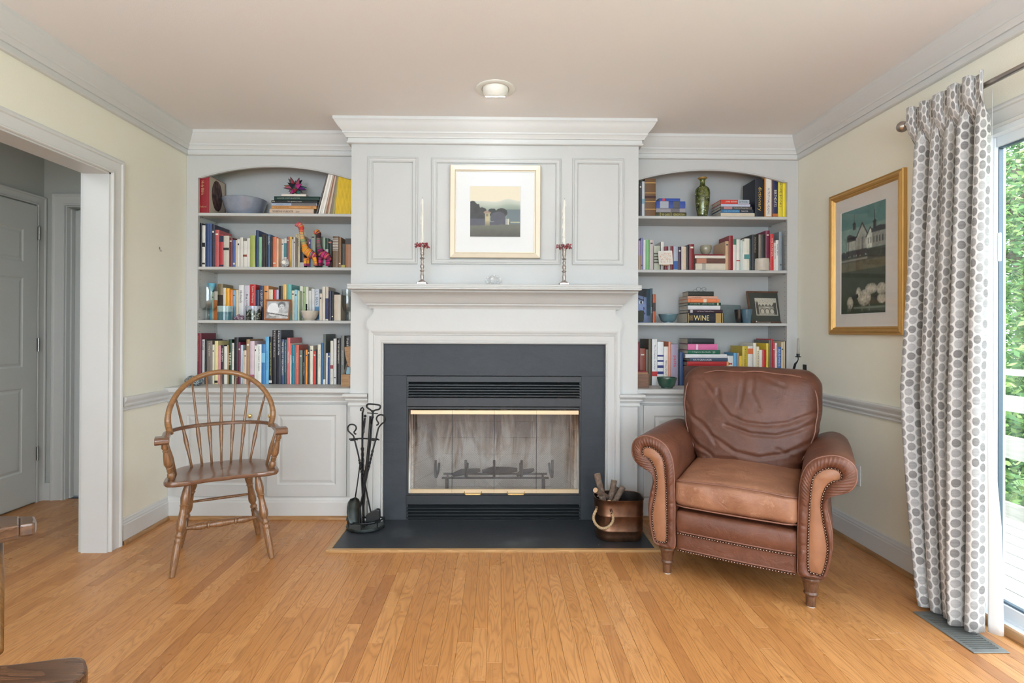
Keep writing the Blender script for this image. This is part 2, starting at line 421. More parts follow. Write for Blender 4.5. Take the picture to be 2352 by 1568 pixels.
def leather(name, dark, light, wearcol, wear=.5, bd=.0022, cs=9.0):
    m, nt, b = nm(name); v = coords(nt)
    f = noise(nt, v, cs, 5, .62, .3)
    c = ramp(nt, f, [(.28, dark), (.72, light)])
    w = noise(nt, v, 22, 6, .75, 1.2)
    wm = ramp(nt, w, [(.56, 0.0), (.72, 1.0)])
    c = mixc(nt, math_(nt, 'MULTIPLY', wm, wear), c, wearcol)
    sc = N(nt, 'ShaderNodeTexVoronoi'); sc.feature = 'DISTANCE_TO_EDGE'; sc.inputs['Scale'].default_value = 420; L(nt, v, sc.inputs['Vector'])
    L(nt, c, b.inputs['Base Color']); b.inputs['Roughness'].default_value = .38
    b.inputs['Specular IOR Level'].default_value = .45
    vs = coords(nt, 'Object', (1, 1, 1))
    wr = noise(nt, vs, 11, 4, .55, 1.4)
    h = math_(nt, 'ADD', math_(nt, 'MULTIPLY', wr, 1.0), math_(nt, 'MULTIPLY', sc.outputs['Distance'], .12))
    h = math_(nt, 'ADD', h, math_(nt, 'MULTIPLY', w, .18))
    bump(nt, b, h, bd*2); return m
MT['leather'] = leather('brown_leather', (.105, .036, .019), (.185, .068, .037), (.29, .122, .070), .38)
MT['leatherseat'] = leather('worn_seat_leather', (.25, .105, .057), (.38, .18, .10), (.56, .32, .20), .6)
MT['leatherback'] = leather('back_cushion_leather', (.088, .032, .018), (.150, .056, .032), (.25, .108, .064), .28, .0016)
MT['suede'] = leather('tan_inset_leather', (.29, .125, .062), (.38, .175, .092), (.40, .20, .12), .25, .0006)
MT['nail'] = simple('antique_nailhead', (.22, .15, .12), .25, 1, .3, 60)
MT['welt'] = simple('leather_welt', (.22, .095, .062), .4, 0, .2, 30)

def objcol(name, rough=.45, var=.12, vs=20, metal=0, coat=0):
    m, nt, b = nm(name); oi = nt.nodes.new('ShaderNodeObjectInfo'); v = coords(nt)
    f = noise(nt, v, vs, 3)
    hs = nt.nodes.new('ShaderNodeHueSaturation'); L(nt, oi.outputs['Color'], hs.inputs['Color'])
    L(nt, math_(nt, 'ADD', math_(nt, 'MULTIPLY', f, var*2), 1-var), hs.inputs['Value'])
    L(nt, hs.outputs[0], b.inputs['Base Color']); b.inputs['Roughness'].default_value = rough
    b.inputs['Metallic'].default_value = metal; b.inputs['Coat Weight'].default_value = coat
    bump(nt, b, f, .0003); return m
MT['book'] = objcol('book_cover', .42)
MT['print'] = objcol('printed_ink', .5, .02)
MT['glaze'] = objcol('glazed_ceramic', .16, .25, 25, 0, .5)
def pages():
    m, nt, b = nm('page_block'); v = coords(nt, 'Object', (1, 1, 1))
    f = noise(nt, coords(nt, 'Object', (900, 12, 12)), 1, 2)
    c = mixc(nt, f, (.50, .44, .34), (.74, .69, .58)); L(nt, c, b.inputs['Base Color']); b.inputs['Roughness'].default_value = .9; return m
MT['pages'] = pages()
def vcolm(name, rough=.6, coat=0, varn=False):
    m, nt, b = nm(name); a = nt.nodes.new('ShaderNodeVertexColor'); a.layer_name = 'col'
    L(nt, a.outputs['Color'], b.inputs['Base Color']); b.inputs['Roughness'].default_value = rough; b.inputs['Coat Weight'].default_value = coat
    return m
MT['art'] = vcolm('printed_picture'); MT['artgloss'] = vcolm('painted_glaze', .2, .5)
MT['yarn'] = vcolm('wrapped_yarn', .9)
def glassm(name, tint=(1,1,1), gloss=.08, rough=.02, milky=0):
    m = bpy.data.materials.new(name); m.use_nodes = True; nt = m.node_tree; nt.nodes.clear()
    o = nt.nodes.new('ShaderNodeOutputMaterial'); t = nt.nodes.new('ShaderNodeBsdfTransparent'); g = nt.nodes.new('ShaderNodeBsdfGlossy')
    t.inputs[0].default_value = (*tint, 1); g.inputs['Roughness'].default_value = rough
    lw = nt.nodes.new('ShaderNodeLayerWeight'); lw.inputs['Blend'].default_value = .5
    f = math_(nt, 'ADD', math_(nt, 'MULTIPLY', math_(nt, 'POWER', lw.outputs['Facing'], 5), .9), gloss, True)
    mx = nt.nodes.new('ShaderNodeMixShader'); L(nt, f, mx.inputs[0]); L(nt, t.outputs[0], mx.inputs[1]); L(nt, g.outputs[0], mx.inputs[2])
    if milky:
        df = nt.nodes.new('ShaderNodeBsdfDiffuse'); df.inputs[0].default_value = (.9, .9, .9, 1); m2 = nt.nodes.new('ShaderNodeMixShader'); m2.inputs[0].default_value = milky
        L(nt, mx.outputs[0], m2.inputs[1]); L(nt, df.outputs[0], m2.inputs[2]); L(nt, m2.outputs[0], o.inputs[0]); return m
    L(nt, mx.outputs[0], o.inputs[0]); return m
MT['glass'] = glassm('clear_glass', (.97, .98, .98), .04)
MT['paneglass'] = glassm('picture_glass', (.98, .98, .98), .035, .015)
MT['fireglass'] = glassm('smoked_fire_glass', (.86, .85, .84), .05, .03)
MT['tumbler'] = glassm('glassware', (.93, .95, .95), .075, .02)
MT['crystal'] = glassm('cut_crystal', (.96, .97, .975), .10, .08, .25)
def emis(name, col, st):
    m = bpy.data.materials.new(name); m.use_nodes = True; nt = m.node_tree; nt.nodes.clear()
    o = nt.nodes.new('ShaderNodeOutputMaterial'); e = nt.nodes.new('ShaderNodeEmission'); e.inputs[0].default_value = (*col, 1); e.inputs[1].default_value = st
    L(nt, e.outputs[0], o.inputs[0]); return m
MT['bulb'] = emis('lit_lamp_face', (.93, .97, 1), 26)
# ================================================================ THE SETTING
XL, XR, H = -2.0942, 2.0462, 2.5122
YB, YC, YCH = 3.61, 3.425, 3.362         # face frames, base cabinets, chimney breast
CHL, CHR = -.922, .888
YF = -2.6                                 # wall behind the camera
DY0, DY1 = 1.0, 2.912                     # doorway in the left wall
HX0, HY1 = -3.20, 3.80                    # hall

def ident(a, b, c): return (a, b, c)
# ---- floor: sub-floor and its planks
fl = MB().box(HX0-.1, 2.3, YF, 3.95, -.08, -.014).build('floor', MT['void'], kind='structure')
PW = .0572
def plank(mb, x0, x1, y0, y1):
    g = .0003; x0 += g; x1 -= g; y0 += g; y1 -= g; c = .0007
    return mb.add([(x0+c,y0+c,0),(x1-c,y0+c,0),(x1-c,y1-c,0),(x0+c,y1-c,0),(x0,y0,-c),(x1,y0,-c),(x1,y1,-c),(x0,y1,-c),
                   (x0,y0,-.013),(x1,y0,-.013),(x1,y1,-.013),(x0,y1,-.013)],
                  [(0,1,2,3),(0,4,5,1),(1,5,6,2),(2,6,7,3),(3,7,4,0),(4,8,9,5),(5,9,10,6),(6,10,11,7),(7,11,8,4)])
HX_L, HX_R, HY_F = -.921, .893, 2.893      # hearth extents with its border
rs = random.Random(11)
near, rest = [], []
x = XL - PW*20
i = 0
while x < XR+.06:
    x1 = x+PW
    ymax = 3.44
    if x < XL-.02: ymax = HY1+.02
    if x1 > HX_L+.005 and x < HX_R-.005: ymax = HY_F
    parts_ = [(x, x1, ymax)]
    if x1 > HX_L+.005 and x < HX_L: parts_.append((x, HX_L-.0003, 3.44))
    if x1 > HX_R and x < HX_R-.005: parts_.append((HX_R+.0003, x1, 3.44))
    for xx0, xx1, ym in parts_[1:]: near.append((xx0, xx1, HY_F, 3.16)); near.append((xx0, xx1, 3.16, ym))
    y = YF + rs.random()*-.6
    while y < ymax:
        ln = rs.choice((.32, .45, .6, .75, .9, 1.1, 1.35, .55, .8)); y1 = y+ln
        if y1 > ymax-.12: y1 = ymax
        if x1 > XR+.001 and False: pass
        a, bb = max(y, YF), y1
        if bb > a:
            vis = bb > 1.62 and abs((x+PW/2)/max(1.75, bb)) < 1.02
            (near if vis and x > XL-.001 else rest).append((x, x1, a, bb))
        y = y1
    x = x1; i += 1
near.sort(key=lambda p: -(p[3]-p[2])/max(1.7, (p[2]+p[3])/2)**1.2)
rest += near[295:]; near = near[:295]
for p in near: plank(MB(), *p).build('plank', MT['floor'], fl, fixn=False)
rb = MB()
for p in rest: plank(rb, *p)
rb.build('plank_field', MT['floor'], fl, kind='stuff', fixn=False)

# ---- shell
MB().box(HX0-.1, 2.3, YF, 3.95, H, H+.06).build('ceiling', MT['ceil'], kind='structure')
wl = MB()
WT = .131
wl.box(XL-WT, XL, DY1, 3.95, 0, H); wl.box(XL-WT, XL, DY0, DY1, 2.055, H); wl.box(XL-WT, XL, YF, DY0, 0, H)
wl.build('wall_left', MT['wall'], kind='structure')
GY0, GY1, GZ = .25, 2.238, 2.045            # patio door opening
wr = MB()
RW = .082; wr.box(XR, XR+RW, GY1, 3.95, 0, H); wr.box(XR, XR+RW, GY0, GY1, GZ, H); wr.box(XR, XR+RW, YF, GY0, 0, H)
wr.build('wall_right', MT['wall'], kind='structure')
MB().box(HX0-.1, 2.3, 3.9, 3.96, 0, H).build('wall_back', MT['wall'], kind='structure')
wf = MB().box(HX0-.1, -1.9, YF-.06, YF, 0, H).box(1.3, 2.3, YF-.06, YF, 0, H).box(-1.9, 1.3, YF-.06, YF, 0, .35).box(-1.9, 1.3, YF-.06, YF, 2.35, H)
wf.build('wall_front', MT['wall'], kind='structure')
wn = structroot('window_1', (-.3, YF, .35))
for k in range(4):
    x_ = -1.9+3.2*k/3; MB().box(max(-1.9, x_-.035), min(1.3, x_+.035), YF-.055, YF-.005, .35, 2.35).build('mullion', MT['trim'], wn)
for z_ in (.35, 1.32, 2.29): MB().box(-1.9, 1.3, YF-.05, YF-.01, z_, z_+.06).build('rail', MT['trim'], wn)
MB().box(-1.9, 1.3, YF-.034, YF-.030, .41, 2.29).build('glass_pane', MT['glass'], wn)
# upper wall above the bookcases, behind the crown, is the cabinet face (painted)
# hall shell
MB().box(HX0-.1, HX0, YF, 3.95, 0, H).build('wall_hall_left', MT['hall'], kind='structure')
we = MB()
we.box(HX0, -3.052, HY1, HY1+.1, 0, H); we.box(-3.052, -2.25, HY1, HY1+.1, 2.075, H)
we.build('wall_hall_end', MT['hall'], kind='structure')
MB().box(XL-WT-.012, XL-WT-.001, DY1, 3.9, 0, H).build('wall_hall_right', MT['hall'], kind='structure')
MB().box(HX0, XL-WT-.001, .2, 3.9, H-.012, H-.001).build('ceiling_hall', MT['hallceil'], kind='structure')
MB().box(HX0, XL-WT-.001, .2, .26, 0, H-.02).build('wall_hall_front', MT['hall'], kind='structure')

# ---- crown molding
CROWN = [(.0,.0),(.092,.0),(.092,.017),(.086,.022),(.080,.034),(.068,.052),(.054,.068),(.046,.076),(.046,.086),(.042,.088),
         (.036,.096),(.030,.104),(.028,.110),(.020,.110),(.018,.110),(.018,.130),(.024,.133),(.024,.139),(.018,.143),(0,.143)]
def crown(name, path, z=H, sc=1.0):
    return MB().sweep(path, [(o*sc, -d*sc) for o, d in CROWN], lambda p, q, h: (p, q, z+h)).build(name, MT['trim'], kind='structure', smooth=True, ang=24)
# left normal of direction: heading so that the room is on the left
crown('trim_1', [(XR, YF), (XR, YB), (CHR, YB)])
crown('trim_2', [(CHR, YB+.02), (CHR, YCH), (CHL, YCH), (CHL, YB+.02)])
crown('trim_3', [(CHL, YB), (XL, YB), (XL, YF)])
# ---- chair rail on the side walls
RAIL = [(0,.743),(.010,.743),(.012,.749),(.008,.755),(.010,.762),(.018,.768),(.021,.776),(.018,.783),(.020,.790),(.026,.797),(.030,.806),(.030,.816),(.026,.820),(0,.820)]
def rail(name, path, prof=RAIL, mat='trim'):
    return MB().sweep(path, prof, lambda p, q, h: (p, q, h)).build(name, MT[mat], kind='structure', smooth=True, ang=30)
rail('trim_4', [(XL, YC), (XL, DY1+.088)])
rail('trim_5', [(XR, GY1+.092), (XR, YC)])
BASE = [(0,0),(.016,0),(.016,.105),(.013,.110),(.013,.118),(.009,.124),(.007,.134),(.003,.138),(0,.138)]
SHOE = [(0,0),(.033,0),(.033,.004),(.030,.012),(.024,.018),(.016,.021),(0,.021)]
rail('baseboard_left', [(XL, YC), (XL, DY1+.088)], BASE)
rail('trim_6', [(XL, YC), (XL, DY1+.088)], SHOE, 'oak_trim_y')
rail('baseboard_right', [(XR, GY1+.092), (XR, YC)], BASE)
rail('trim_7', [(XR, GY1+.092), (XR, YC)], SHOE, 'oak_trim_y')
rail('baseboard_back', [(CHL, YC), (XL, YC)], BASE)
rail('trim_8', [(CHL, YC), (XL, YC)], SHOE, 'oak_trim')
rail('baseboard_back.001', [(XR, YC), (CHR, YC)], BASE)
rail('trim_9', [(XR, YC), (CHR, YC)], SHOE, 'oak_trim')

# ---- doorway casing (left wall) : jamb lining and casing
CAS = [(0,0),(0,.012),(.004,.017),(.010,.018),(.014,.013),(.020,.012),(.050,.014),(.062,.017),(.068,.022),(.076,.024),(.082,.022),(.088,.016),(.088,0)]
dj = MB().box(XL-WT-.004, XL+.004, DY1-.02, DY1, 0, 2.055).box(XL-WT-.004, XL+.004, DY0, DY0+.02, 0, 2.055).box(XL-WT-.004, XL+.004, DY0, DY1, 2.035, 2.055)
dj.build('trim_10', MT['trim'], kind='structure')
# casing path in (y,z) plane, offset outward
MB().sweep([(DY0+.008, 0), (DY0+.008, 2.043), (DY1-.008, 2.043), (DY1-.008, 0)], CAS, lambda p, q, h: (XL+h, p, q)).build('trim_11', MT['trim'], kind='structure', smooth=True, ang=25)
MB().sweep([(DY0+.008, 0), (DY0+.008, 2.043), (DY1-.008, 2.043), (DY1-.008, 0)], CAS, lambda p, q, h: (XL-WT-.012-h, p, q)).build('trim_12', MT['halltrim'], kind='structure', smooth=True, ang=25)

# ---- six panel doors of the hall
def panel_slab(mb, xs, zs, fields, mp, th, rec=.006, bev=.028):
    # front face h=0, back face h=-th, grid cuts xs/zs ; fields: set of (i,j)
    for i in range(len(xs)-1):
        for j in range(len(zs)-1):
            a, b, c, d = xs[i], xs[i+1], zs[j], zs[j+1]
            if (i, j) in fields:
                rings = [(0, 0), (.004, -rec*.6), (.010, -rec), (.014, -rec), (bev, -.0015), (bev+.002, -.001)]
                base = []
                for o, h in rings: base.append([mp(a+o, c+o, h), mp(b-o, c+o, h), mp(b-o, d-o, h), mp(a+o, d-o, h)])
                for r in range(len(rings)-1):
                    for k in range(4):
                        mb.add([base[r][k], base[r][(k+1)%4], base[r+1][(k+1)%4], base[r+1][k]], [(0,1,2,3)])
                mb.add(base[-1], [(0,1,2,3)])
            else: mb.add([mp(a,c,0), mp(b,c,0), mp(b,d,0), mp(a,d,0)], [(0,1,2,3)])
    a, b, c, d = xs[0], xs[-1], zs[0], zs[-1]
    mb.add([mp(a,c,-th), mp(b,c,-th), mp(b,d,-th), mp(a,d,-th)], [(3,2,1,0)])
    for (p, q, r, s_) in ((a,c,b,c),(b,c,b,d),(b,d,a,d),(a,d,a,c)):
        mb.add([mp(p,q,0), mp(r,s_,0), mp(r,s_,-th), mp(p,q,-th)], [(0,3,2,1)])
    return mb
F6 = {(i, j) for i in (1, 3) for j in (1, 3, 5)}
def six(w0, w1, z0, z1):
    w = w1-w0; st = .108; mid = .10; pw = (w-2*st-mid)/2
    xs = [w0, w0+st, w0+st+pw, w0+st+pw+mid, w1-st, w1]
    zs = [z0, z0+.225, z0+.225+.565, z0+.93, z0+.93+.60, z0+1.64, z0+1.64+.215, z1]
    return xs, zs
d1y1 = 3.722; d1y0 = d1y1-.76
xs, zs = six(d1y0, d1y1, .012, 2.045)
dr = structroot('door_2', (HX0, d1y1, 0))
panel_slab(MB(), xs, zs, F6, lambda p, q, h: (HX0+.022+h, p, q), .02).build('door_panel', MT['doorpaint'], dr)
for z in (.34, 1.09, 1.86):
    hb = MB().box(HX0+.018, HX0+.026, d1y1+.002, d1y1+.020, z-.045, z+.045)
    hb.tube([(HX0+.032, d1y1+.002, z-.046), (HX0+.032, d1y1+.002, z+.046)], .006, 10)
    hb.tube([(HX0+.032, d1y1+.002, z+.046), (HX0+.032, d1y1+.002, z+.054)], [.0045, .002], 8)
    hb.build('hinge', MT['hinge'], dr)
MB().sweep([(d1y0-.008, 0), (d1y0-.008, 2.055), (d1y1+.008, 2.055), (d1y1+.008, 0)], [(o*.8, h) for o, h in CAS], lambda p, q, h: (HX0+h+.004, p, q)).build('trim_13', MT['halltrim'], kind='structure', smooth=True, ang=25)
d2x0 = -3.035; d2x1 = d2x0+.72
xs, zs = six(d2x0, d2x1, .012, 2.045)
dr = structroot('door_3', (d2x0, HY1+.05, 0))
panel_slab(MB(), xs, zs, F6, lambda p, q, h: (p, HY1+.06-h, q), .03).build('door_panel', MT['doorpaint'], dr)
MB().box(-3.052, -3.037, HY1-.004, HY1+.1, 0, 2.06).box(-2.31, -2.295, HY1-.004, HY1+.1, 0, 2.06).box(-3.052, -2.295, HY1-.004, HY1+.1, 2.06, 2.075)\
    .box(-3.037, -3.027, HY1+.03, HY1+.058, 0, 2.05).build('trim_14', MT['halltrim'], kind='structure')
MB().sweep([(-3.044, 0), (-3.044, 2.066), (-2.302, 2.066), (-2.302, 0)], CAS, lambda p, q, h: (p, HY1-h-.004, q)).build('trim_15', MT['halltrim'], kind='structure', smooth=True, ang=25)
MB().box(HX0, -3.13, HY1-.02, HY1-.002, 0, .12).build('baseboard_hall', MT['halltrim'], kind='structure')

# ---- picture hook left on the wall
hk = MB(); hy, hz = 3.327, 1.694
hk.tube([(XL+.001, hy, hz+.014), (XL+.004, hy, hz+.012), (XL+.005, hy, hz-.004), (XL+.010, hy, hz-.012), (XL+.015, hy, hz-.008), (XL+.015, hy, hz-.002)], .0016, 6)
hk.box(XL, XL+.002, hy-.004, hy+.004, hz+.002, hz+.016)
tag(hk.build('picture_hook', MT['hinge']), 'small bare metal picture hook left on the cream left wall', 'hook')

# ================================================================ PATIO DOOR
pd = structroot('door_1', (XR+.06, GY1, 0))
gx = XR+.075
def yz(mb, y0, y1, z0, z1, x0, x1): return mb.box(x0, x1, y0, y1, z0, z1)
# outer frame
f = MB(); f.box(XR-.004, XR+.083, GY1-.028, GY1, 0, GZ).box(XR-.004, XR+.083, GY0, GY0+.028, 0, GZ).box(XR-.004, XR+.083, GY0, GY1, GZ-.028, GZ).box(XR-.002, XR+.083, GY0, GY1, 0, .03)
f.build('frame', MT['vinyl'], pd)
f = MB(); f.box(XR+.03, XR+.036, GY1-.034, GY1-.028, .03, GZ-.03).box(XR+.03, XR+.05, GY0, GY1-.03, .03, .036); f.build('track', MT['vinyl'], pd)
JY = GY1-.028; ym = (GY0+GY1)/2
def pane(y0, y1, x0, st0, st1):
    # glass with top and bottom rails, a meeting stile where one stands, and the grey weather track around it
    MB().box(x0, x0+.04, y0, y1, .03, .085).box(x0, x0+.04, y0, y1, GZ-.066, GZ-.028).build('rail', MT['vinyl'], pd)
    if st0: MB().box(x0, x0+.04, y0, y0+.062, .0852, GZ-.0662).build('stile', MT['vinyl'], pd); y0 += .0622
    if st1: MB().box(x0, x0+.04, y1-.062, y1, .0852, GZ-.0662).build('stile', MT['vinyl'], pd); y1 -= .0622
    MB().box(x0+.012, x0+.030, y1-.0045, y1-.0005, .0855, GZ-.067).build('gasket', MT['gasket'], pd)
    MB().box(x0+.012, x0+.030, y0, y1-.005, .0852, .0935).build('gasket', MT['gasket'], pd)
    MB().box(x0+.012, x0+.030, y0, y1-.005, GZ-.0745, GZ-.0665).build('gasket', MT['gasket'], pd)
    MB().box(x0+.034, x0+.038, y0+.0005, y1-.0005, .094, GZ-.075).build('glass_pane', MT['glass'], pd)
pane(ym-.03, JY, XR+.039, True, False); pane(GY0+.029, ym+.03, XR-.003, False, True)
p = onY(2296, 550, JY-.004)
MB().box(p.x-.007, p.x+.004, JY-.012, JY-.0003, 1.50, 1.62).build('door_latch', MT['vinyl'], pd, bevel=.003)
# casing
MB().sweep([(GY0+.006, 0), (GY0+.006, GZ-.006), (GY1-.006, GZ-.006), (GY1-.006, 0)], CAS, lambda p, q, h: (XR-h, p, q)).build('trim_16', MT['trim'], kind='structure', smooth=True, ang=25)
rail('trim_17', [(XR-.003, GY0), (XR-.003, GY1-.01)], [(0,0),(.030,0),(.030,.010),(.024,.022),(.012,.030),(0,.032)], 'oak_trim_y')

# ================================================================ CHIMNEY BREAST
cb = MB()
SX0, SX1, SZ = -.713, .681, 1.118           # slate
FX0, FX1, FZ = -.568, .530, .917            # firebox front
cb.box(CHL, SX0, YCH, 3.9, 0, 2.51); cb.box(SX1, CHR, YCH, 3.9, 0, 2.51); cb.box(SX0, SX1, YCH, 3.9, SZ, 2.51)
wc = cb.build('wall_chimney', MT['cab'], kind='structure')
PANEL = [(0,0),(0,.008),(.004,.0125),(.009,.0125),(.012,.008),(.018,.006),(.026,.007),(.030,.010),(.033,.008),(.035,0)]
for k, (x0, x1, z0, z1) in enumerate(((-.819,-.504,1.617,2.290),(-.417,.396,1.618,2.288),(.469,.794,1.618,2.290))):
    # clockwise rectangle so the profile grows inward
    MB().sweep([(x0,z0),(x1,z0),(x1,z1),(x0,z1)], PANEL, lambda p, q, h: (p, YCH-h, q), closed=True).build('panel_molding', MT['cab'], wc, smooth=True, ang=25)
RAILC = [(0,.727),(.012,.727),(.014,.733),(.010,.739),(.010,.748),(.016,.754),(.020,.762),(.024,.764),(.024,.772),(.036,.786),(.040,.788),(.040,.800),(.036,.804),(0,.806)]
for pts in ([(CHR, YC+.01), (CHR, YCH), (.765, YCH)], [(-.808, YCH), (CHL, YCH), (CHL, YC+.01)]):
    MB().sweep(pts, RAILC, ident).build('rail_molding', MT['cab'], wc, smooth=True, ang=25)
for a, b_ in ((CHL-.006, -.812), (.770, CHR+.006)):
    MB().rbx(a, b_, YCH-.014, YCH, 0, .135, .002, 'z').build('plinth', MT['cab'], wc)
for a, b_ in ((CHL, -.812), (.770, CHR)):
    MB().rbx(a, b_, YCH-.028, YCH-.014, .0105, .024, .003, 'x').build('shoe_molding', MT['cab'], wc)

# ---- mantel
ma = thing('mantel', 'white painted wooden mantelpiece with stepped crown and scroll-cut sides above the fireplace', 'mantel', (0, YCH, 0))
MZ = 1.4747; MY = 3.155
sh = MB()
prof = [(0,0),(.004,.0),(.006,.003),(.006,.007),(.003,.0095),(.006,.012),(.006,.017),(.003,.0195),(.006,.022),(.006,.027),(.003,.030),(0,.030)]
sh.sweep([(.850, YCH), (.850, MY+.006), (-.882, MY+.006), (-.882, YCH)], [(o, MZ-.030+z) for o, z in prof], ident)
sh.box(-.882, .850, MY+.006, YCH, MZ-.0302, MZ)
sh.build('shelf', MT['cab'], ma, smooth=True, ang=25)
fy = YCH-.034
# frieze with scroll edge: crop pixels -> plane
sc = [(708,560),(700,618),(725,640),(752,665),(768,700),(768,735),(755,765),(730,800),(695,840),(655,885),(625,935),(608,985),(603,1040),(612,1090),(632,1120),(668,1135)]
lp = [onY(780+a/9.8, 640+b_/9.8, fy) for a, b_ in sc]
lp = [(p.x, p.z) for p in lp]
xc = (-.882+.850)/2
zt, zb = 1.40, 1.206
pts = [(lp[0][0], zt)] + lp[1:] + [(lp[-1][0], zb)]
mir = [(2*xc-a, b_) for a, b_ in reversed(pts)]
allp = pts+mir
MB().prism([(a, fy, b_) for a, b_ in allp], (0, YCH-fy, 0)).build('frieze', MT['cab'], ma)
cz = MZ-.0305
cr = [(0,-.108),(.004,-.108),(.006,-.100),(.012,-.092),(.020,-.086),(.021,-.078),(.026,-.077),(.036,-.068),(.050,-.048),(.062,-.030),(.074,-.020),(.088,-.014),(.096,-.010),(.096,0),(0,0)]
xl = pts[0][0]-.004; xr = 2*xc-xl
MB().sweep([(xr, YCH), (xr, fy), (xl, fy), (xl, YCH)], [(o, cz+z) for o, z in cr], ident).build('crown', MT['cab'], ma, smooth=True, ang=25)
# casing around the slate
CM = [(0,0),(0,.020),(.006,.024),(.010,.020),(.016,.018),(.022,.021),(.050,.024),(.056,.028),(.062,.024),(.070,.030),(.082,.034),(.088,.034),(.088,0)]
MB().sweep([(SX0, 0), (SX0, SZ), (SX1, SZ), (SX1, 0)], CM, lambda p, q, h: (p, YCH-h, q)).build('casing', MT['cab'], ma, smooth=True, ang=25)

# ---- slate surround
su = thing('slate_surround', 'dark grey slate surround slabs framing the fireplace insert', 'fireplace surround', (0, YCH, 0))
sf = YCH+.002
MB().box(SX0+.001, SX1-.001, sf, sf+.02, FZ+.0002, SZ-.001).build('slab', MT['slate'], su, bevel=.001)
MB().box(SX0+.001, FX0-.001, sf, sf+.02, .0105, FZ).build('slab', MT['slate'], su, bevel=.001)
MB().box(FX1+.001, SX1-.001, sf, sf+.02, .0105, FZ).build('slab', MT['slate'], su, bevel=.001)
# ---- hearth
he = thing('hearth', 'flush black slate hearth slab with mitred oak border in front of the fireplace', 'hearth', (0, 3.1, 0))
hx0, hx1, hyf = -.897, .869, 2.922
MB().box(hx0, hx1, hyf, 3.40, -.012, .010).build('slab', MT['hearth'], he, bevel=.0008)
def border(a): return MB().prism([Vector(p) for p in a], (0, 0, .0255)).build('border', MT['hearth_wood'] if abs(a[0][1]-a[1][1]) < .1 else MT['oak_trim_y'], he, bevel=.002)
bw = .026
border([(hx0-bw,hyf-bw,-.013),(hx1+bw,hyf-bw,-.013),(hx1,hyf,-.013),(hx0,hyf,-.013)])
border([(hx0-bw,hyf-bw,-.013),(hx0,hyf,-.013),(hx0,3.348,-.013),(hx0-bw,3.348,-.013)])
border([(hx1,hyf,-.013),(hx1+bw,hyf-bw,-.013),(hx1+bw,3.348,-.013),(hx1,3.348,-.013)])

# ================================================================ FIREPLACE INSERT
fi = thing('fireplace_insert', 'black metal fireplace insert with brass trimmed folding glass doors and louvres', 'fireplace', (0, YCH, 0))
def zy(px, py, Y=YCH): p = onY(px, py, Y); return p.z
fyy = YCH-.004
zz = {k: onY(1135, v, YCH).z for k, v in dict(t=864, b1=877.5, l0=880.5, l1=911.5, b2a=913.5, b2b=933.5, s0=935, s1=939.5, g0=942, g1=951.5, q0=1123, q1=1132.5, c0=1137, c1=1158, m0=1162, m1=1192, bt=1195).items()}
bk = MT['blackmetal']
MB().rbx(FX0, FX1, fyy, fyy+.03, zz['b1'], zz['t'], .002, 'x').build('top_bar', bk, fi)
MB().rbx(FX0, FX1, fyy, fyy+.03, zz['b2b'], zz['b2a'], .002, 'x').build('header_bar', bk, fi)
MB().rbx(FX0, FX1, fyy, fyy+.03, zz['c1'], zz['c0'], .002, 'x').build('lower_bar', bk, fi)
MB().rbx(FX0+.005, FX1-.012, fyy+.004, fyy+.02, zz['s1'], zz['s0'], .001, 'x').build('track_strip', bk, fi)
MB().rbx(FX0+.005, FX1-.012, fyy+.004, fyy+.02, zz['c0']+.002, zz['q1']-.004, .001, 'x').build('track_strip', bk, fi)
for a in (FX0, FX1-.010): MB().box(a, a+.010, fyy+.006, fyy+.03, .0105, zz['t']).build('side_post', bk, fi)
def louvres(z0, z1, n):
    MB().box(FX0+.01, FX1-.01, fyy+.036, fyy+.04, z0-.004, z1+.004).build('vent_backing', MT['void'], fi)
    for k in range(n):
        za = z0+(z1-z0)*(k+.5)/n; hh = (z1-z0)/n*.62
        MB().add([(FX0+.003,fyy+.002,za-hh/2),(FX1-.003,fyy+.002,za-hh/2),(FX1-.003,fyy+.022,za+hh/2+.004),(FX0+.003,fyy+.022,za+hh/2+.004),
                  (FX0+.003,fyy+.002,za-hh/2+.006),(FX1-.003,fyy+.002,za-hh/2+.006),(FX1-.003,fyy+.022,za+hh/2+.008),(FX0+.003,fyy+.022,za+hh/2+.008)],
                 [(0,3,2,1),(4,5,6,7),(0,1,5,4),(1,2,6,5),(2,3,7,6),(3,0,4,7)]).build('louvre', MT['blackslat'], fi)
    for x in (-.42, -.15, .12, .39): MB().box(x-.0015, x+.0015, fyy+.018, fyy+.034, z0, z1+.006).build('louvre_rib', bk, fi)
louvres(zz['l1'], zz['l0'], 5); louvres(zz['m1'], zz['m0'], 4)
MB().box(FX0, FX1, fyy+.004, fyy+.03, .0105, zz['m1']-.002).build('bottom_rail', bk, fi)
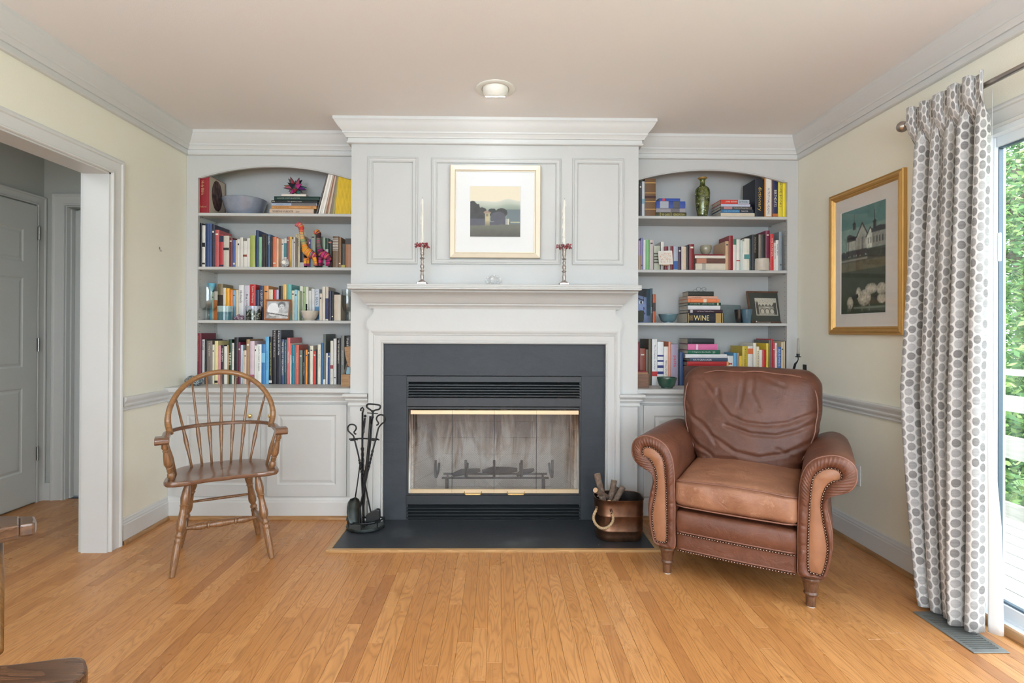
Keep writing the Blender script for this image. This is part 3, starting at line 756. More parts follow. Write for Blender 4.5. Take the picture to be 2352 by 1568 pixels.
# glass doors
gy = YCH+.004
gx = [onY(p, 1040, gy).x for p in (943, 1038.5, 1135, 1232, 1328.5)]
for k in range(4):
    a, b_ = gx[k]+.0006, gx[k+1]-.0006
    d = MB().box(a+.001, b_-.001, gy+.003, gy+.006, zz['q1']+.004, zz['g0']-.004).build('glass_door', MT['fireglass'], fi)
    MB().rbx(a, b_, gy-.006, gy+.008, zz['g1'], zz['g0'], .001, 'x').build('brass_trim', MT['brass'], d)
    MB().rbx(a, b_, gy-.006, gy+.008, zz['q1'], zz['q0'], .001, 'x').build('brass_trim', MT['brass'], d)
    for e0 in (a, b_-.0015): MB().box(e0, e0+.0015, gy, gy+.007, zz['q0'], zz['g1']).build('edge_channel', MT['blackslat'], d)
    if k in (1, 2):
        xa, xb = (onY(1067, 1128, gy).x, onY(1106, 1128, gy).x) if k == 1 else (onY(1165, 1128, gy).x, onY(1204, 1128, gy).x)
        zc = zz['q1']+.002
        h = MB().tube([(xa, gy-.006, zc+.010), (xa, gy-.014, zc+.002), (xa+.004, gy-.022, zc-.003), (xb-.004, gy-.022, zc-.003), (xb, gy-.014, zc+.002), (xb, gy-.006, zc+.010)], .0028, 8)
        h.rbx(xa+.008, xb-.008, gy-.028, gy-.018, zc-.007, zc+.001, .002, 'x')
        h.build('handle', MT['brassbright'], d)
# firebox cavity (refractory panels with recessed joints)
def refr():
    m, nt, b = nm('sooted_refractory'); v = coords(nt, 'World', (1, 1, 1))
    n1 = noise(nt, coords(nt, 'World', (9, 3, 1.7)), 1, 4, .6, .8)
    g = nt.nodes.new('ShaderNodeNewGeometry'); sp = nt.nodes.new('ShaderNodeSeparateXYZ'); L(nt, g.outputs['Position'], sp.inputs[0])
    hgt = math_(nt, 'MULTIPLY', math_(nt, 'SUBTRACT', sp.outputs['Z'], .22), 1.5)
    f = math_(nt, 'ADD', math_(nt, 'MULTIPLY', n1, 1.7), math_(nt, 'SUBTRACT', hgt, .75))
    c = ramp(nt, f, [(.25, (.92, .88, .82)), (.45, (.60, .51, .42)), (.64, (.20, .14, .105)), (.85, (.07, .05, .04))])
    L(nt, c, b.inputs['Base Color']); b.inputs['Roughness'].default_value = .95; bump(nt, b, noise(nt, v, 50, 3), .002); return m
MT['refr'] = refr()
fx0, fx1, fb0, fz0, fz1 = -.545, .505, 3.72, zz['c1']+.01, .80
bw2 = .36
fbk = MB().box(-.42, .38, fb0, fb0+.02, fz0, fz1).build('firebox', MT['void'], fi)
def bricks(mp, w, hgt, rows, cols, th=.012):
    for r in range(rows):
        off = .5*(r % 2)
        c = -off
        while c < cols:
            a = max(0, c)/cols*w; b_ = min(cols, c+1)/cols*w; z0 = r/rows*hgt; z1 = (r+1)/rows*hgt; g = .0012
            if b_-a > .02:
                q = [mp(a+g, z0+g, th), mp(b_-g, z0+g, th), mp(b_-g, z1-g, th), mp(a+g, z1-g, th), mp(a, z0, 0), mp(b_, z0, 0), mp(b_, z1, 0), mp(a, z1, 0)]
                MB().add(q, [(0,1,2,3),(0,4,5,1),(1,5,6,2),(2,6,7,3),(3,7,4,0)]).build('fire_brick', MT['refr'], fbk)
            c += 1
bricks(lambda a, z, h: (-.42+a, fb0-h, fz0+z), .80, fz1-fz0, 6, 3)
dl = Vector((-.42-fx0, fb0-3.40, 0)); dr_ = Vector((.38-fx1, fb0-3.40, 0))
bricks(lambda a, z, h: (fx0+dl.x*a/.34+h, 3.40+dl.y*a/.34, fz0+z), .34, fz1-fz0, 6, 1.5)
bricks(lambda a, z, h: (fx1+dr_.x*a/.34-h, 3.40+dr_.y*a/.34, fz0+z), .34, fz1-fz0, 6, 1.5)
MB().box(fx0-.02, fx1+.02, 3.385, 3.78, fz0-.02, fz0).box(fx0-.02, fx1+.02, 3.385, 3.78, fz1, fz1+.02).build('firebox_floor', MT['refr'], fi)
MB().box(fx0-.022, fx0, 3.385, 3.78, fz0, fz1).box(fx1, fx1+.022, 3.385, 3.78, fz0, fz1).build('firebox_side', MT['refr'], fi)
# damper hood and hanging pull
MB().add([(.30,3.46,.80),(.40,3.46,.80),(.40,3.56,.80),(.30,3.56,.80),(.315,3.47,.735),(.375,3.47,.735),(.375,3.53,.735),(.315,3.53,.735)],
         [(0,1,2,3),(4,7,6,5),(0,4,5,1),(1,5,6,2),(2,6,7,3),(3,7,4,0)]).build('damper_handle', MT['ironworn'], fi)
# mesh curtain: woven wire, two sets of diagonals following the folds
def meshwire(xa, xb, z0, z1, step=.0075, w=.0009):
    mb = MB()
    def P(x, z):
        return Vector((x, 3.392+.006*math.sin(x*95)+.003*math.sin(x*41+1), z))
    hgt = z1-z0
    for sg in (1, -1):
        x = xa-hgt if sg > 0 else xa
        end = xb if sg > 0 else xb+hgt
        while x < end:
            t0 = 0.0; seg = 9
            for k in range(seg):
                ta, tb = k/seg, (k+1)/seg
                pa = (x+sg*hgt*ta, z0+hgt*ta); pb = (x+sg*hgt*tb, z0+hgt*tb)
                if min(pa[0], pb[0]) < xa or max(pa[0], pb[0]) > xb: continue
                A, B = P(*pa), P(*pb); n = Vector((-(B-A).z, 0, (B-A).x)).normalized()*w*.5
                mb.add([A-n, A+n, B+n, B-n], [(0,1,2,3)])
            x += step*1.414
    return mb
mid = gx[2]
for a, b_ in ((FX0+.02, mid-.004), (mid+.004, FX1-.03)):
    meshwire(a, b_, zz['q0']+.002, zz['g1']-.002).build('mesh_screen', MT['ironworn'], fi, kind='stuff', fixn=False)
for a in (FX0+.048, FX1-.062): MB().tube([(a, 3.385, zz['q0']), (a, 3.385, zz['g1'])], .0022, 6).build('screen_rod', MT['pewter'], fi)
# grate standing inside
gt = MB(); gz = fz0
def gp(px, py, Y=3.52): return onY(px, py, Y)
for px in (1001, 1070, 1135, 1198, 1268):
    b0 = gp(px, 1098, 3.47); t0 = gp(px, 1055, 3.47); 
    gt.tube([(b0.x, 3.66, b0.z+.05), (b0.x, 3.60, b0.z+.004), (b0.x, 3.50, b0.z), (b0.x, 3.465, b0.z+.01), (b0.x, 3.45, b0.z+.045), (b0.x, 3.45, t0.z)], .0085, 6)
zb_ = gp(1135, 1098, 3.47).z
for y in (3.50, 3.60): gt.tube([(-.36, y, zb_-.006), (.34, y, zb_-.006)], .007, 6)
for x in (-.33, .31):
    for y in (3.50, 3.60): gt.tube([(x, y, zb_-.006), (x, y, gz)], .007, 6)
tag(gt.build('fire_grate', MT['ironbrown'], smooth=True, ang=40), 'dark iron log grate with five upright fingers behind the fireplace glass', 'grate')
for (x, y, l, a, r) in ((-.2, 3.52, .1, .5, .022), (.02, 3.55, .12, -.3, .025), (.19, 3.53, .09, .9, .02)):
    m = MB(); d = Vector((math.cos(a), math.sin(a)*.5, .1))*l
    p = Vector((x, y, zb_+r+.003)); m.tube([p-d, p-d*.4+Vector((0,0,.006)), p+d*.5, p+d], [r*.6, r, r*.85, r*.5], 8)
    tag(m.build('charred_log', MT['void'], smooth=True), ['small charred log at the left of the fire grate', 'middle charred log lying on the fire grate', 'small charred log at the right of the fire grate'][0 if x < -.1 else 1 if x < .1 else 2], 'log', 'charred logs on the grate')

# ================================================================ BASE CABINETS, WORKTOPS, BOOKCASES
YD = YC-.018
def cabinet(x0, x1, doors, label):
    r = thing('base_cabinet', label, 'cabinet', ((x0+x1)/2, YC, 0))
    MB().box(x0, x1, YC, 3.88, .001, .805).build('body', MT['cab'], r)
    for (a, b_, ka) in doors:
        fx = .066; z0, z1 = .143, .727
        d = panel_slab(MB(), [a, a+fx, b_-fx, b_], [z0, z0+fx+.008, z1-fx, z1], {(1, 1)}, lambda p, q, h: (p, YD-h, q), .0175, .007, .030).build('door', MT['cab'], r, bevel=0)
        if ka is not None:
            k = MB(); n = 16
            prof = [(.0075, 0), (.0075, .003), (.005, .006), (.0045, .012), (.009, .016), (.0135, .021), (.014, .026), (.010, .031), (.0001, .033)]
            base = len(k.v)
            for rr, dd in prof:
                for j in range(n): k.v.append((ka+math.cos(2*PI*j/n)*rr, YD-dd, .657+math.sin(2*PI*j/n)*rr))
            for i_ in range(len(prof)-1):
                for j in range(n): k.f.append((i_*n+j, i_*n+(j+1)%n, (i_+1)*n+(j+1)%n, (i_+1)*n+j))
            k.build('knob', MT['brassbright'], d, smooth=True)
    return r
cabinet(XL+.001, CHL-.001, [(-2.035, -1.503, -1.560), (-1.459, -.958, -1.430)], 'white two-door base cabinet left of the fireplace behind the wooden chair')
cabinet(CHR+.001, XR-.001, [(.940, 1.455, 1.412), (1.497, 2.00, 1.540)], 'white two-door base cabinet right of the fireplace behind the leather recliner')
TOPP = [(0,.735),(.010,.735),(.013,.741),(.010,.748),(.012,.756),(.020,.768),(.024,.776),(.024,.783),(.019,.787),(.022,.792),(.030,.797),(.036,.803),(.045,.806),(.045,.830),(.042,.833),(0,.833)]
for a, b_, lb in ((XL, CHL, 'white painted counter ledge under the left bookcase holding the bottom row of books'), (CHR, XR, 'white painted counter ledge under the right bookcase behind the recliner')):
    t = MB().box(a+.001, b_-.001, YC, 3.885, .806, .833)
    t.sweep([(b_-.001, YC), (a+.001, YC)], TOPP, ident)
    tag(t.build('worktop', MT['cab'], smooth=True, ang=25), lb, 'counter')

OPEN = {'L': (-2.016, -.988), 'R': (.905, 1.972)}
SHZ = {'L': (1.986, 1.6235, 1.264), 'R': (1.987, 1.621, 1.2605)}
def bookcase(side, a, b_, label):
    o0, o1 = OPEN[side]
    r = thing('bookcase', label, 'bookcase', ((a+b_)/2, YB, .833))
    # face frame with arched opening
    n = 28; c0, c1 = o0+.022, o1-.022; zs_ = 2.2205; rise = .077
    R = ((c1-c0)**2/4+rise**2)/(2*rise); cx = (c0+c1)/2; cz_ = zs_+rise-R
    arc = []
    for i_ in range(n+1):
        x = c0+(c1-c0)*i_/n; arc.append((x, cz_+math.sqrt(R*R-(x-cx)**2)))
    top = 2.51
    fr = MB()
    def col(x0, z0, x1, z1): fr.add([(x0,YB,z0),(x1,YB,z1),(x1,YB,top),(x0,YB,top),(x0,YB+.02,z0),(x1,YB+.02,z1),(x1,YB+.02,top),(x0,YB+.02,top)], [(0,1,2,3),(4,7,6,5),(0,4,5,1)])
    pts_ = [(o0, zs_), (c0, zs_)] + arc[1:-1] + [(c1, zs_), (o1, zs_)]
    for p, q in zip(pts_[:-1], pts_[1:]): col(p[0], p[1], q[0], q[1])
    fr.box(a, o0, YB, YB+.02, .833, top); fr.box(o1, b_, YB, YB+.02, .833, top)
    fr.build('face_frame', MT['cab'], r, fixn=False)
    # thin bead along the arch
    bd = MB(); bd.tube([(p[0], YB-.001, p[1]+.007) for p in pts_[1:-1]], .0022, 6); bd.build('arch_bead', MT['cab'], r, smooth=True)
    i0, i1 = o0-.004, o1+.004
    MB().box(i0, i1, 3.875, 3.885, .833, 2.40).build('back_panel', MT['cab'], r)
    MB().box(i0-.015, i0, YB+.02, 3.875, .833, 2.40).build('side_panel', MT['cab'], r)
    MB().box(i1, i1+.015, YB+.02, 3.875, .833, 2.40).build('side_panel', MT['cab'], r)
    MB().box(i0, i1, YB+.02, 3.875, 2.40, 2.41).build('top_panel', MT['cab'], r)
    for z in SHZ[side]:
        MB().rbx(o0-.003, o1+.003, YB+.004, 3.874, z-.0195, z, .0025, 'x').build('shelf', MT['cab'], r)
        for y in (YB+.035, 3.835):
            for x, s in ((i0, 1), (i1, -1)):
                MB().box(x, x+s*.012, y-.006, y+.006, z-.0265, z-.0196).build('shelf_clip', MT['pewter'], r)
    ho = MB()
    z = .90
    while z < 2.2:
        for y in (YB+.035, 3.835):
            for x, s in ((i0, 1), (i1, -1)):
                ho.add([(x+s*.0004, y+math.cos(k*PI/3)*.0028, z+math.sin(k*PI/3)*.0028) for k in range(6)], [tuple(range(6))])
        z += .032
    ho.build('pin_holes', MT['void'], r, kind='stuff', fixn=False)
bookcase('L', XL+.001, CHL-.001, 'built-in white arched bookcase left of the fireplace')
bookcase('R', CHR+.001, XR-.001, 'built-in white arched bookcase right of the fireplace')
# ================================================================ BOOKS
TXT = {}
def text_mesh(s):
    if s in TXT: return TXT[s]
    cu = bpy.data.curves.new('t', 'FONT'); cu.body = s; cu.resolution_u = 1; cu.size = 1
    o = bpy.data.objects.new('t', cu); C.objects.link(o)
    bpy.context.view_layer.update()
    me = bpy.data.meshes.new_from_object(o.evaluated_get(bpy.context.evaluated_depsgraph_get()))
    vs = [tuple(v.co[:2]) for v in me.vertices]; fs = [tuple(p.vertices) for p in me.polygons]
    bpy.data.objects.remove(o); bpy.data.curves.remove(cu); bpy.data.meshes.remove(me)
    TXT[s] = (vs, fs); return TXT[s]
def put_text(s, origin, xd, yd, w, h, col, parent, name='title'):
    vs, fs = text_mesh(s)
    if not vs: return
    xs = [v[0] for v in vs]; ys = [v[1] for v in vs]
    x0, x1, y0, y1 = min(xs), max(xs), min(ys), max(ys)
    xd, yd = Vector(xd), Vector(yd); o = Vector(origin)
    mb = MB().add([o + xd*((v[0]-x0)/(x1-x0)*w) + yd*((v[1]-y0)/(y1-y0)*h) for v in vs], fs)
    return mb.build(name, MT['print'], parent, color=col, fixn=False)

ORD = 'first second third fourth fifth sixth seventh eighth ninth tenth eleventh twelfth thirteenth fourteenth fifteenth sixteenth seventeenth eighteenth nineteenth twentieth'.split()
TENS = {2: 'twenty', 3: 'thirty', 4: 'forty', 5: 'fifty'}
def ordn(n):
    if n <= 20: return ORD[n-1]
    t, u = divmod(n, 10)
    if u == 0: return {3: 'thirtieth', 4: 'fortieth', 5: 'fiftieth'}[t]
    return TENS[t]+'-'+ORD[u-1]

def box_book(x0, x1, yf, yb, z0, z1, col, name='book', top=None, flat=False, soft=False, k=1.25):
    # cover (spine rounded, boards) and page block. Upright: spine faces the room. flat: lying, spine faces the room
    t = .0022 if soft else .003
    if flat:   # swap roles of x and z
        w0, w1, h0, h1 = z0, z1, x0, x1
    else: w0, w1, h0, h1 = x0, x1, z0, z1
    def P(w, y, h): return (h, y, w) if flat else (w, y, h)
    mb = MB(); wd = w1-w0; t = min(t, wd*.2)
    bow = min(.0035, wd*.12)
    n = 5
    out = [(w0, yb)] + [(w0+wd*(i/n), yf+bow*(abs(2*i/n-1)**2.0)) for i in range(n+1)] + [(w1, yb)]
    inn = [(w1-t, yb), (w1-t, yf+bow+t), (w0+t, yf+bow+t), (w0+t, yb)]
    poly = out+inn; m = len(poly)
    mb.v = [P(a, b, h0) for a, b in poly]+[P(a, b, h1) for a, b in poly]
    for i in range(m): mb.f.append((i, (i+1)%m, m+(i+1)%m, m+i))
    # caps as quads : left board, spine strips, right board
    no = len(out)
    def capq(off, rev):
        L_, Rr = [], []
        q = [(0, 1, no+2, no+3), (no-2, no-1, no, no+1), (1, 2, 3, 4, 5, 6, no+1, no+2)]
        for c in q: mb.f.append(tuple(v+off for v in (c[::-1] if rev else c)))
    capq(0, False); capq(m, True)
    o = mb.build(name, MT['book'], color=col, fixn=True)
    ins = .0012 if soft else .003
    p = MB()
    a = (w0+t*.9, w1-t*.9, yf+bow+t, yb-ins, h0+ins, h1-ins)
    if flat: p.box(a[4], a[5], a[2], a[3], a[0], a[1])
    else: p.box(*a)
    p.build('pages', MT['pages'], o, fixn=False)
    return o
def band(o, x0, x1, y, z0, z1, col, name='spine_band'):
    return MB().box(x0, x1, y-.0006, y+.004, z0, z1).build(name, MT['print'], o, color=col)

def shelf_books(rows, org, s, zs, yf, where, group, kcol=1.05, rnd=3):
    R = random.Random(rnd); idx = 0
    for row in rows:
        x0, x1, yt, c, desc = row[:5]; opt = row[5] if len(row) > 5 else {}
        idx += 1
        Y = yf + opt.get('dy', R.uniform(-.004, .006))
        p0 = onY(org[0]+x0/s, org[1]+(yt+300)/s, Y); p1 = onY(org[0]+x1/s, org[1]+(yt+300)/s, Y)
        pt = onY(org[0]+(x0+x1)/2/s, org[1]+yt/s, Y)
        dpt = opt.get('d', min(.215, max(.125, (pt.z-zs)*.70)))
        col = rgb(*c, kcol)
        o = box_book(p0.x+.0004, p1.x-.0004, Y, min(3.868, Y+dpt), zs+.0003, pt.z, col, soft=R.random() < .5)
        tag(o, f"{desc}, {ordn(idx)} book from left, {where}", 'book', group)
        w = p1.x-p0.x; h = pt.z-zs; xm = (p0.x+p1.x)/2
        tc = opt.get('tc', (225, 220, 205) if sum(c) < 400 else (60, 55, 60))
        tcol = rgb(*tc)
        if 'tx' in opt:
            a0, a1 = opt.get('tp', (.12, .85)); fh = opt.get('th', .5)
            lh = min(w*fh, .03)
            tx = opt['tx']
            if isinstance(tx, str):
                L_ = min(h*(a1-a0), lh*len(tx)*1.1)
                put_text(tx, (xm-lh/2, Y-.0007, pt.z-h*a0), (0,0,-1), (1,0,0), L_, lh, tcol, o)
        if 'panel' in opt: MB().box(p0.x+w*.18, p1.x-w*.18, Y-.0004, Y+.004, zs+.006, pt.z-.008).build('spine_panel', MT['print'], o, color=rgb(*opt['panel'], kcol))
        for (b0, b1, bc) in opt.get('bands', ()): band(o, p0.x+.0006, p1.x-.0006, Y, pt.z-h*b1, pt.z-h*b0, rgb(*bc, kcol))
        if 'tx' not in opt and 'bands' not in opt and w > .012 and R.random() < .45:
            hh = R.uniform(.006, .012); q = R.choice((.1, .15, .84))
            MB().box(xm-w*.28, xm+w*.28, Y-.0005, Y+.004, pt.z-h*q-hh, pt.z-h*q).build('spine_mark', MT['print'], o, color=tcol)
def stack(rows, org, s, zs, yf, where, group, depth=.15, kcol=1.05):
    # rows from bottom to top: x0,x1,ytop,color,desc,opt
    z = zs; n = len(rows)
    for i, row in enumerate(rows):
        x0, x1, yt, c, desc = row[:5]; opt = row[5] if len(row) > 5 else {}
        Y = yf+opt.get('dy', 0)
        p0 = onY(org[0]+x0/s, org[1]+yt/s, Y); p1 = onY(org[0]+x1/s, org[1]+yt/s, Y)
        o = box_book(p0.x, p1.x, Y, min(3.865, Y+opt.get('d', depth)), z+.0004, p0.z, rgb(*c, kcol), flat=True, soft=opt.get('soft', False))
        pos = 'bottom' if i == 0 else 'top' if i == n-1 else ordn(i+1)+' from bottom'
        tag(o, f"{desc}, {pos} of {where}", 'book', group)
        w = p1.x-p0.x; h = p0.z-z
        for (b0, b1, bc) in opt.get('bands', ()): MB().box(p0.x+w*b0, p0.x+w*b1, Y-.0006, Y+.004, z+.001, p0.z-.001).build('spine_band', MT['print'], o, color=rgb(*bc, kcol))
        for (tx, b0, b1, tcol) in opt.get('t', ()):
            lh = h*opt.get('th', .42); put_text(tx, (p0.x+w*b0, Y-.0009, z+(h-lh)/2), (1,0,0), (0,0,1), w*(b1-b0), lh, rgb(*tcol), o)
        z = p0.z+.0004
    return z
SL = {'L1': 1.986, 'L2': 1.6235, 'L3': 1.264, 'L4': .833, 'R1': 1.987, 'R2': 1.621, 'R3': 1.2605, 'R4': .833}
A = ((440, 370), 6.189); B = ((440, 610), 5.408); Cc = ((1450, 370), 6.031); D = ((1450, 620), 5.407)
K = .0
YB1, YB2 = 3.632, 3.632
W_ = (215, 212, 205)
# ---- left bookcase, top shelf
hb = onY(440+88/6.189, 460, 3.63); hb2 = onY(440+243/6.189, 460, 3.63)
o = box_book(hb.x, hb2.x, 3.63, 3.85, SL['L1']+.0004, 2.245, rgb(134, 26, 36, 1.2))
tag(o, 'thick red bible with gold spine title at the left end of the top left shelf', 'book')
put_text('Holy Bible', (hb.x+.018, 3.6293, 2.205), (0,0,-1), (1,0,0), .095, .024, rgb(200, 170, 120), o)
put_text('Oxford', (hb.x+.012, 3.6293, 2.025), (1,0,0), (0,0,1), .045, .012, rgb(200, 170, 120), o)
def blot(u, v):
    r = ((u-.5)/.34)**2+((v-.55)/.42)**2
    n = mnoise.noise(Vector((u*9, v*9, 2)))
    base = lin((.78, .72, .64)); dk = lin((.30+.25*n, .20+.2*n, .19+.18*n))
    return base if r > 1 else dk
def pic_grid(name, P, U, V, nx, ny, fn, parent, mat='art', blur=0):
    P, U, V = Vector(P), Vector(U), Vector(V); mb = MB(); cols = []
    for j in range(ny+1):
        for i in range(nx+1):
            u, v = i/nx, j/ny; mb.v.append(tuple(P+U*u+V*v)); cols.append(fn(u, v))
    w1_ = nx+1
    for _ in range(blur):
        cols = [tuple((cols[q][c]*2+cols[q-1 if q % w1_ else q][c]+cols[q+1 if q % w1_ < nx else q][c]+cols[q-w1_ if q >= w1_ else q][c]+cols[q+w1_ if q+w1_ < len(cols) else q][c])/6 for c in range(3)) for q in range(len(cols))]
    for j in range(ny):
        for i in range(nx): mb.f.append((j*(nx+1)+i, j*(nx+1)+i+1, (j+1)*(nx+1)+i+1, (j+1)*(nx+1)+i))
    return mb.build(name, MT[mat], parent, vcol=cols, fixn=False)
pic_grid('cover_picture', (hb2.x+.0005, 3.636, SL['L1']+.004), (0, .205, 0), (0, 0, .252), 60, 70, blot, o)

where = 'stack on top shelf, left bookcase'; gr = 'stacked books on the top left shelf'
org, s = A
z = stack([
    (1108, 1735, 675, (205, 180, 158), 'cream book with black spine title', {'t': [('THE HERITAGE OF LANCASTER', .06, .54, (50, 40, 40)), ('Lancer', .6, .68, (60, 50, 50))]}),
    (1140, 1775, 630, (196, 142, 84), 'tan book', {'t': [('OLD LANCASTER', .05, .38, (110, 70, 40)), ('TALES', .88, .93, (110, 70, 40))], 'dy': -.002}),
    (1135, 1780, 593, (164, 176, 196), 'pale blue book with photo strip', {'bands': [(.44, .99, (112, 106, 104))], 't': [('LANCASTER COUNTY', .1, .4, (90, 110, 150))]}),
    (1135, 1790, 553, (26, 30, 32), 'black book with white title', {'t': [('The gentle people', .35, .66, (215, 215, 205)), ('H', .03, .07, (215, 215, 205))]}),
    (1172, 1815, 497, (20, 52, 46), 'dark green book', {'t': [('LANCASTER COUNTY ARCHITECTURE', .07, .57, (160, 175, 160))], 'th': .3}),
    (1277, 1627, 465, (216, 208, 198), 'small white booklet', {'d': .12, 'soft': True}),
], org, s, SL['L1'], 3.635, where, gr, .2)
starz = z
# leaning magazines and yellow magazines
def leaner(xb0, xb1, xt0, yt, ytc, col, label, group, cat='magazine', yf=3.634, d=.2, name='magazine'):
    b0 = onY(org[0]+xb0/s, org[1]+730/s, yf); b1 = onY(org[0]+xb1/s, org[1]+730/s, yf); t0 = onY(org[0]+xt0/s, org[1]+ytc/s, yf)
    z0 = SL['L1']; w = b1.x-b0.x; hx = t0.x-b0.x; hz = t0.z-z0
    a = math.atan2(hx, hz); 
    th = w*math.cos(a); h = math.hypot(hx, hz)
    o = box_book(-0.0001, th-.0002, yf, yf+d, 0, h, col, name=name, soft=True)
    loc = Matrix.Translation((b0.x, 0, z0+th*math.sin(a)+.0003)) @ Matrix.Rotation(a, 4, 'Y')
    # rotate about the lower left corner
    M0 = Matrix.Translation(ORI[o]); o.matrix_world = loc @ M0
    tag(o, label, cat, group); return o
lean = [(1765, 1785, 1925, (86, 80, 76), 'grey'), (1800, 1822, 1945, (222, 218, 210), 'white'), (1825, 1850, 1966, (205, 200, 192), 'off-white'), (1852, 1876, 1985, (228, 224, 216), 'bright white'),
        (1880, 1905, 2008, (176, 158, 140), 'beige'), (1907, 1932, 2026, (140, 96, 74), 'brown'), (1935, 1960, 2040, (190, 172, 150), 'sand coloured'), (1962, 1990, 2056, (120, 106, 92), 'taupe'), (1992, 2030, 2072, (150, 140, 90), 'olive')]
for i, (a, b_, t, c, nme) in enumerate(lean):
    leaner(a, b_, t, 0, 190, rgb(*c, 1.2), f'{nme} magazine leaning right beside the yellow magazines, top left shelf', 'leaning magazines on the top left shelf')
for i in range(11):
    a = 2035+i*20.5; 
    o = leaner(a, a+20.5, a+52-i*2.0, 0, 205, rgb(212, 176, 30, 1.15), f'{ordn(i+1)} from left of the yellow spined magazines, top shelf, left bookcase', 'yellow magazines on the top left shelf')

# ---- left bookcase, second shelf
shelf_books([
    (80,108,850,(120,150,180),'pale blue thin book'), (110,146,880,(34,36,42),'black book'), (148,190,910,W_,'white book with black emblem',{'bands':[(.42,.52,(20,20,20)),(.9,.94,(20,20,20))]}),
    (191,204,885,(30,34,44),'thin black book'), (205,249,885,(48,70,118),'blue book'), (250,283,885,(60,84,132),'mid blue book'),
    (284,326,900,(40,38,60),'dark purple book'), (328,388,975,(184,84,84),'coral red book'), (392,448,1045,(176,50,54),'red book with navy band',{'bands':[(.03,.22,(40,46,70)),(.93,.98,(40,46,70))]}),
    (450,528,1060,(196,188,176),'grey cream book with dark emblem',{'bands':[(.38,.46,(40,40,42))]}), (530,580,1085,(104,48,46),'brown maroon book'), (582,625,1120,(72,98,164),'bright blue book'),
    (626,644,1120,(210,196,174),'thin cream book'), (645,682,1110,W_,'white book'), (683,728,1085,(208,204,196),'tall white book'),
    (729,783,1135,(212,208,200),'white book with red-brown emblem',{'bands':[(.52,.60,(140,70,50))]}), (784,826,1095,(214,210,206),'plain white book'), (828,900,1055,(158,168,84),'lime green book'),
    (912,949,980,(40,58,96),'tall navy book'), (951,996,1075,(126,180,140),'mint green book'), (998,1023,1040,(34,30,34),'black book'), (1024,1047,1040,(56,44,40),'black brown book'),
    (1048,1072,1040,(30,28,34),'black book with white dots'), (1074,1118,1040,(54,82,116),'slate blue book',{'tx':'SOUTH','tp':(.06,.3)}), (1120,1145,1080,(28,38,36),'green black book'),
    (1146,1205,1075,(206,114,78),'coral orange book'), (1206,1234,1095,(222,176,140),'peach book'), (1236,1272,1105,(206,190,166),'cream book with red title',{'tc':(160,60,60),'dy':0.055}), (1274,1310,1110,W_,'white book',{'dy':0.055}),
    (1312,1350,1097,(206,210,206),'white and teal book',{'bands':[(.16,.62,(70,140,150))],'dy':0.055}), (1352,1386,1073,(150,84,76),'rose brown book',{'dy':0.055}), (1388,1424,1072,(220,178,84),'golden yellow book',{'dy':0.055}),
    (1425,1444,1110,(196,192,186),'thin grey book'), (1445,1472,1078,(184,180,176),'light grey book'), (1474,1538,1032,(208,194,158),'tall beige book',{'tx':'FOREST','tp':(.02,.36),'tc':(120,100,70),'dy':0.055}),
    (1540,1600,1240,(50,46,50),'small black book',{'bands':[(.7,1,(200,196,190))],'dy':0.055}), (1640,1664,1110,(140,70,80),'dull red book',{'dy':0.055}), (1665,1690,1110,(70,90,150),'blue violet book',{'dy':0.055}), (1692,1758,1020,(150,160,146),'pale grey green book',{'dy':0.055}),
    (1858,1898,1085,(150,172,150),'sage green book',{'dy':0.055}), (1900,1944,1095,(44,62,52),'dark green book',{'bands':[(.36,1,(206,198,186))],'dy':0.055}), (1946,1990,1120,(36,46,42),'black green book',{'bands':[(.06,.11,(190,110,90))],'dy':0.055}),
    (2003,2086,1065,(112,88,66),'thick brown book with white lettering bars',{'bands':[(.08,.1,W_),(.13,.15,W_),(.18,.2,W_),(.23,.25,W_),(.28,.3,W_),(.33,.35,W_),(.38,.4,W_),(.43,.45,W_)]}),
    (2087,2126,1080,(128,94,60),'mid brown book'), (2128,2180,1172,(70,66,60),'short dark book with yellow band',{'bands':[(.88,1,(190,180,90))]}), (2183,2262,1098,(168,118,84),'tan book with grey top',{'bands':[(0,.2,(72,66,66))]}),
], A[0], A[1], SL['L2'], YB1, 'second shelf, left bookcase', 'upright books on the second shelf of the left bookcase', rnd=5)
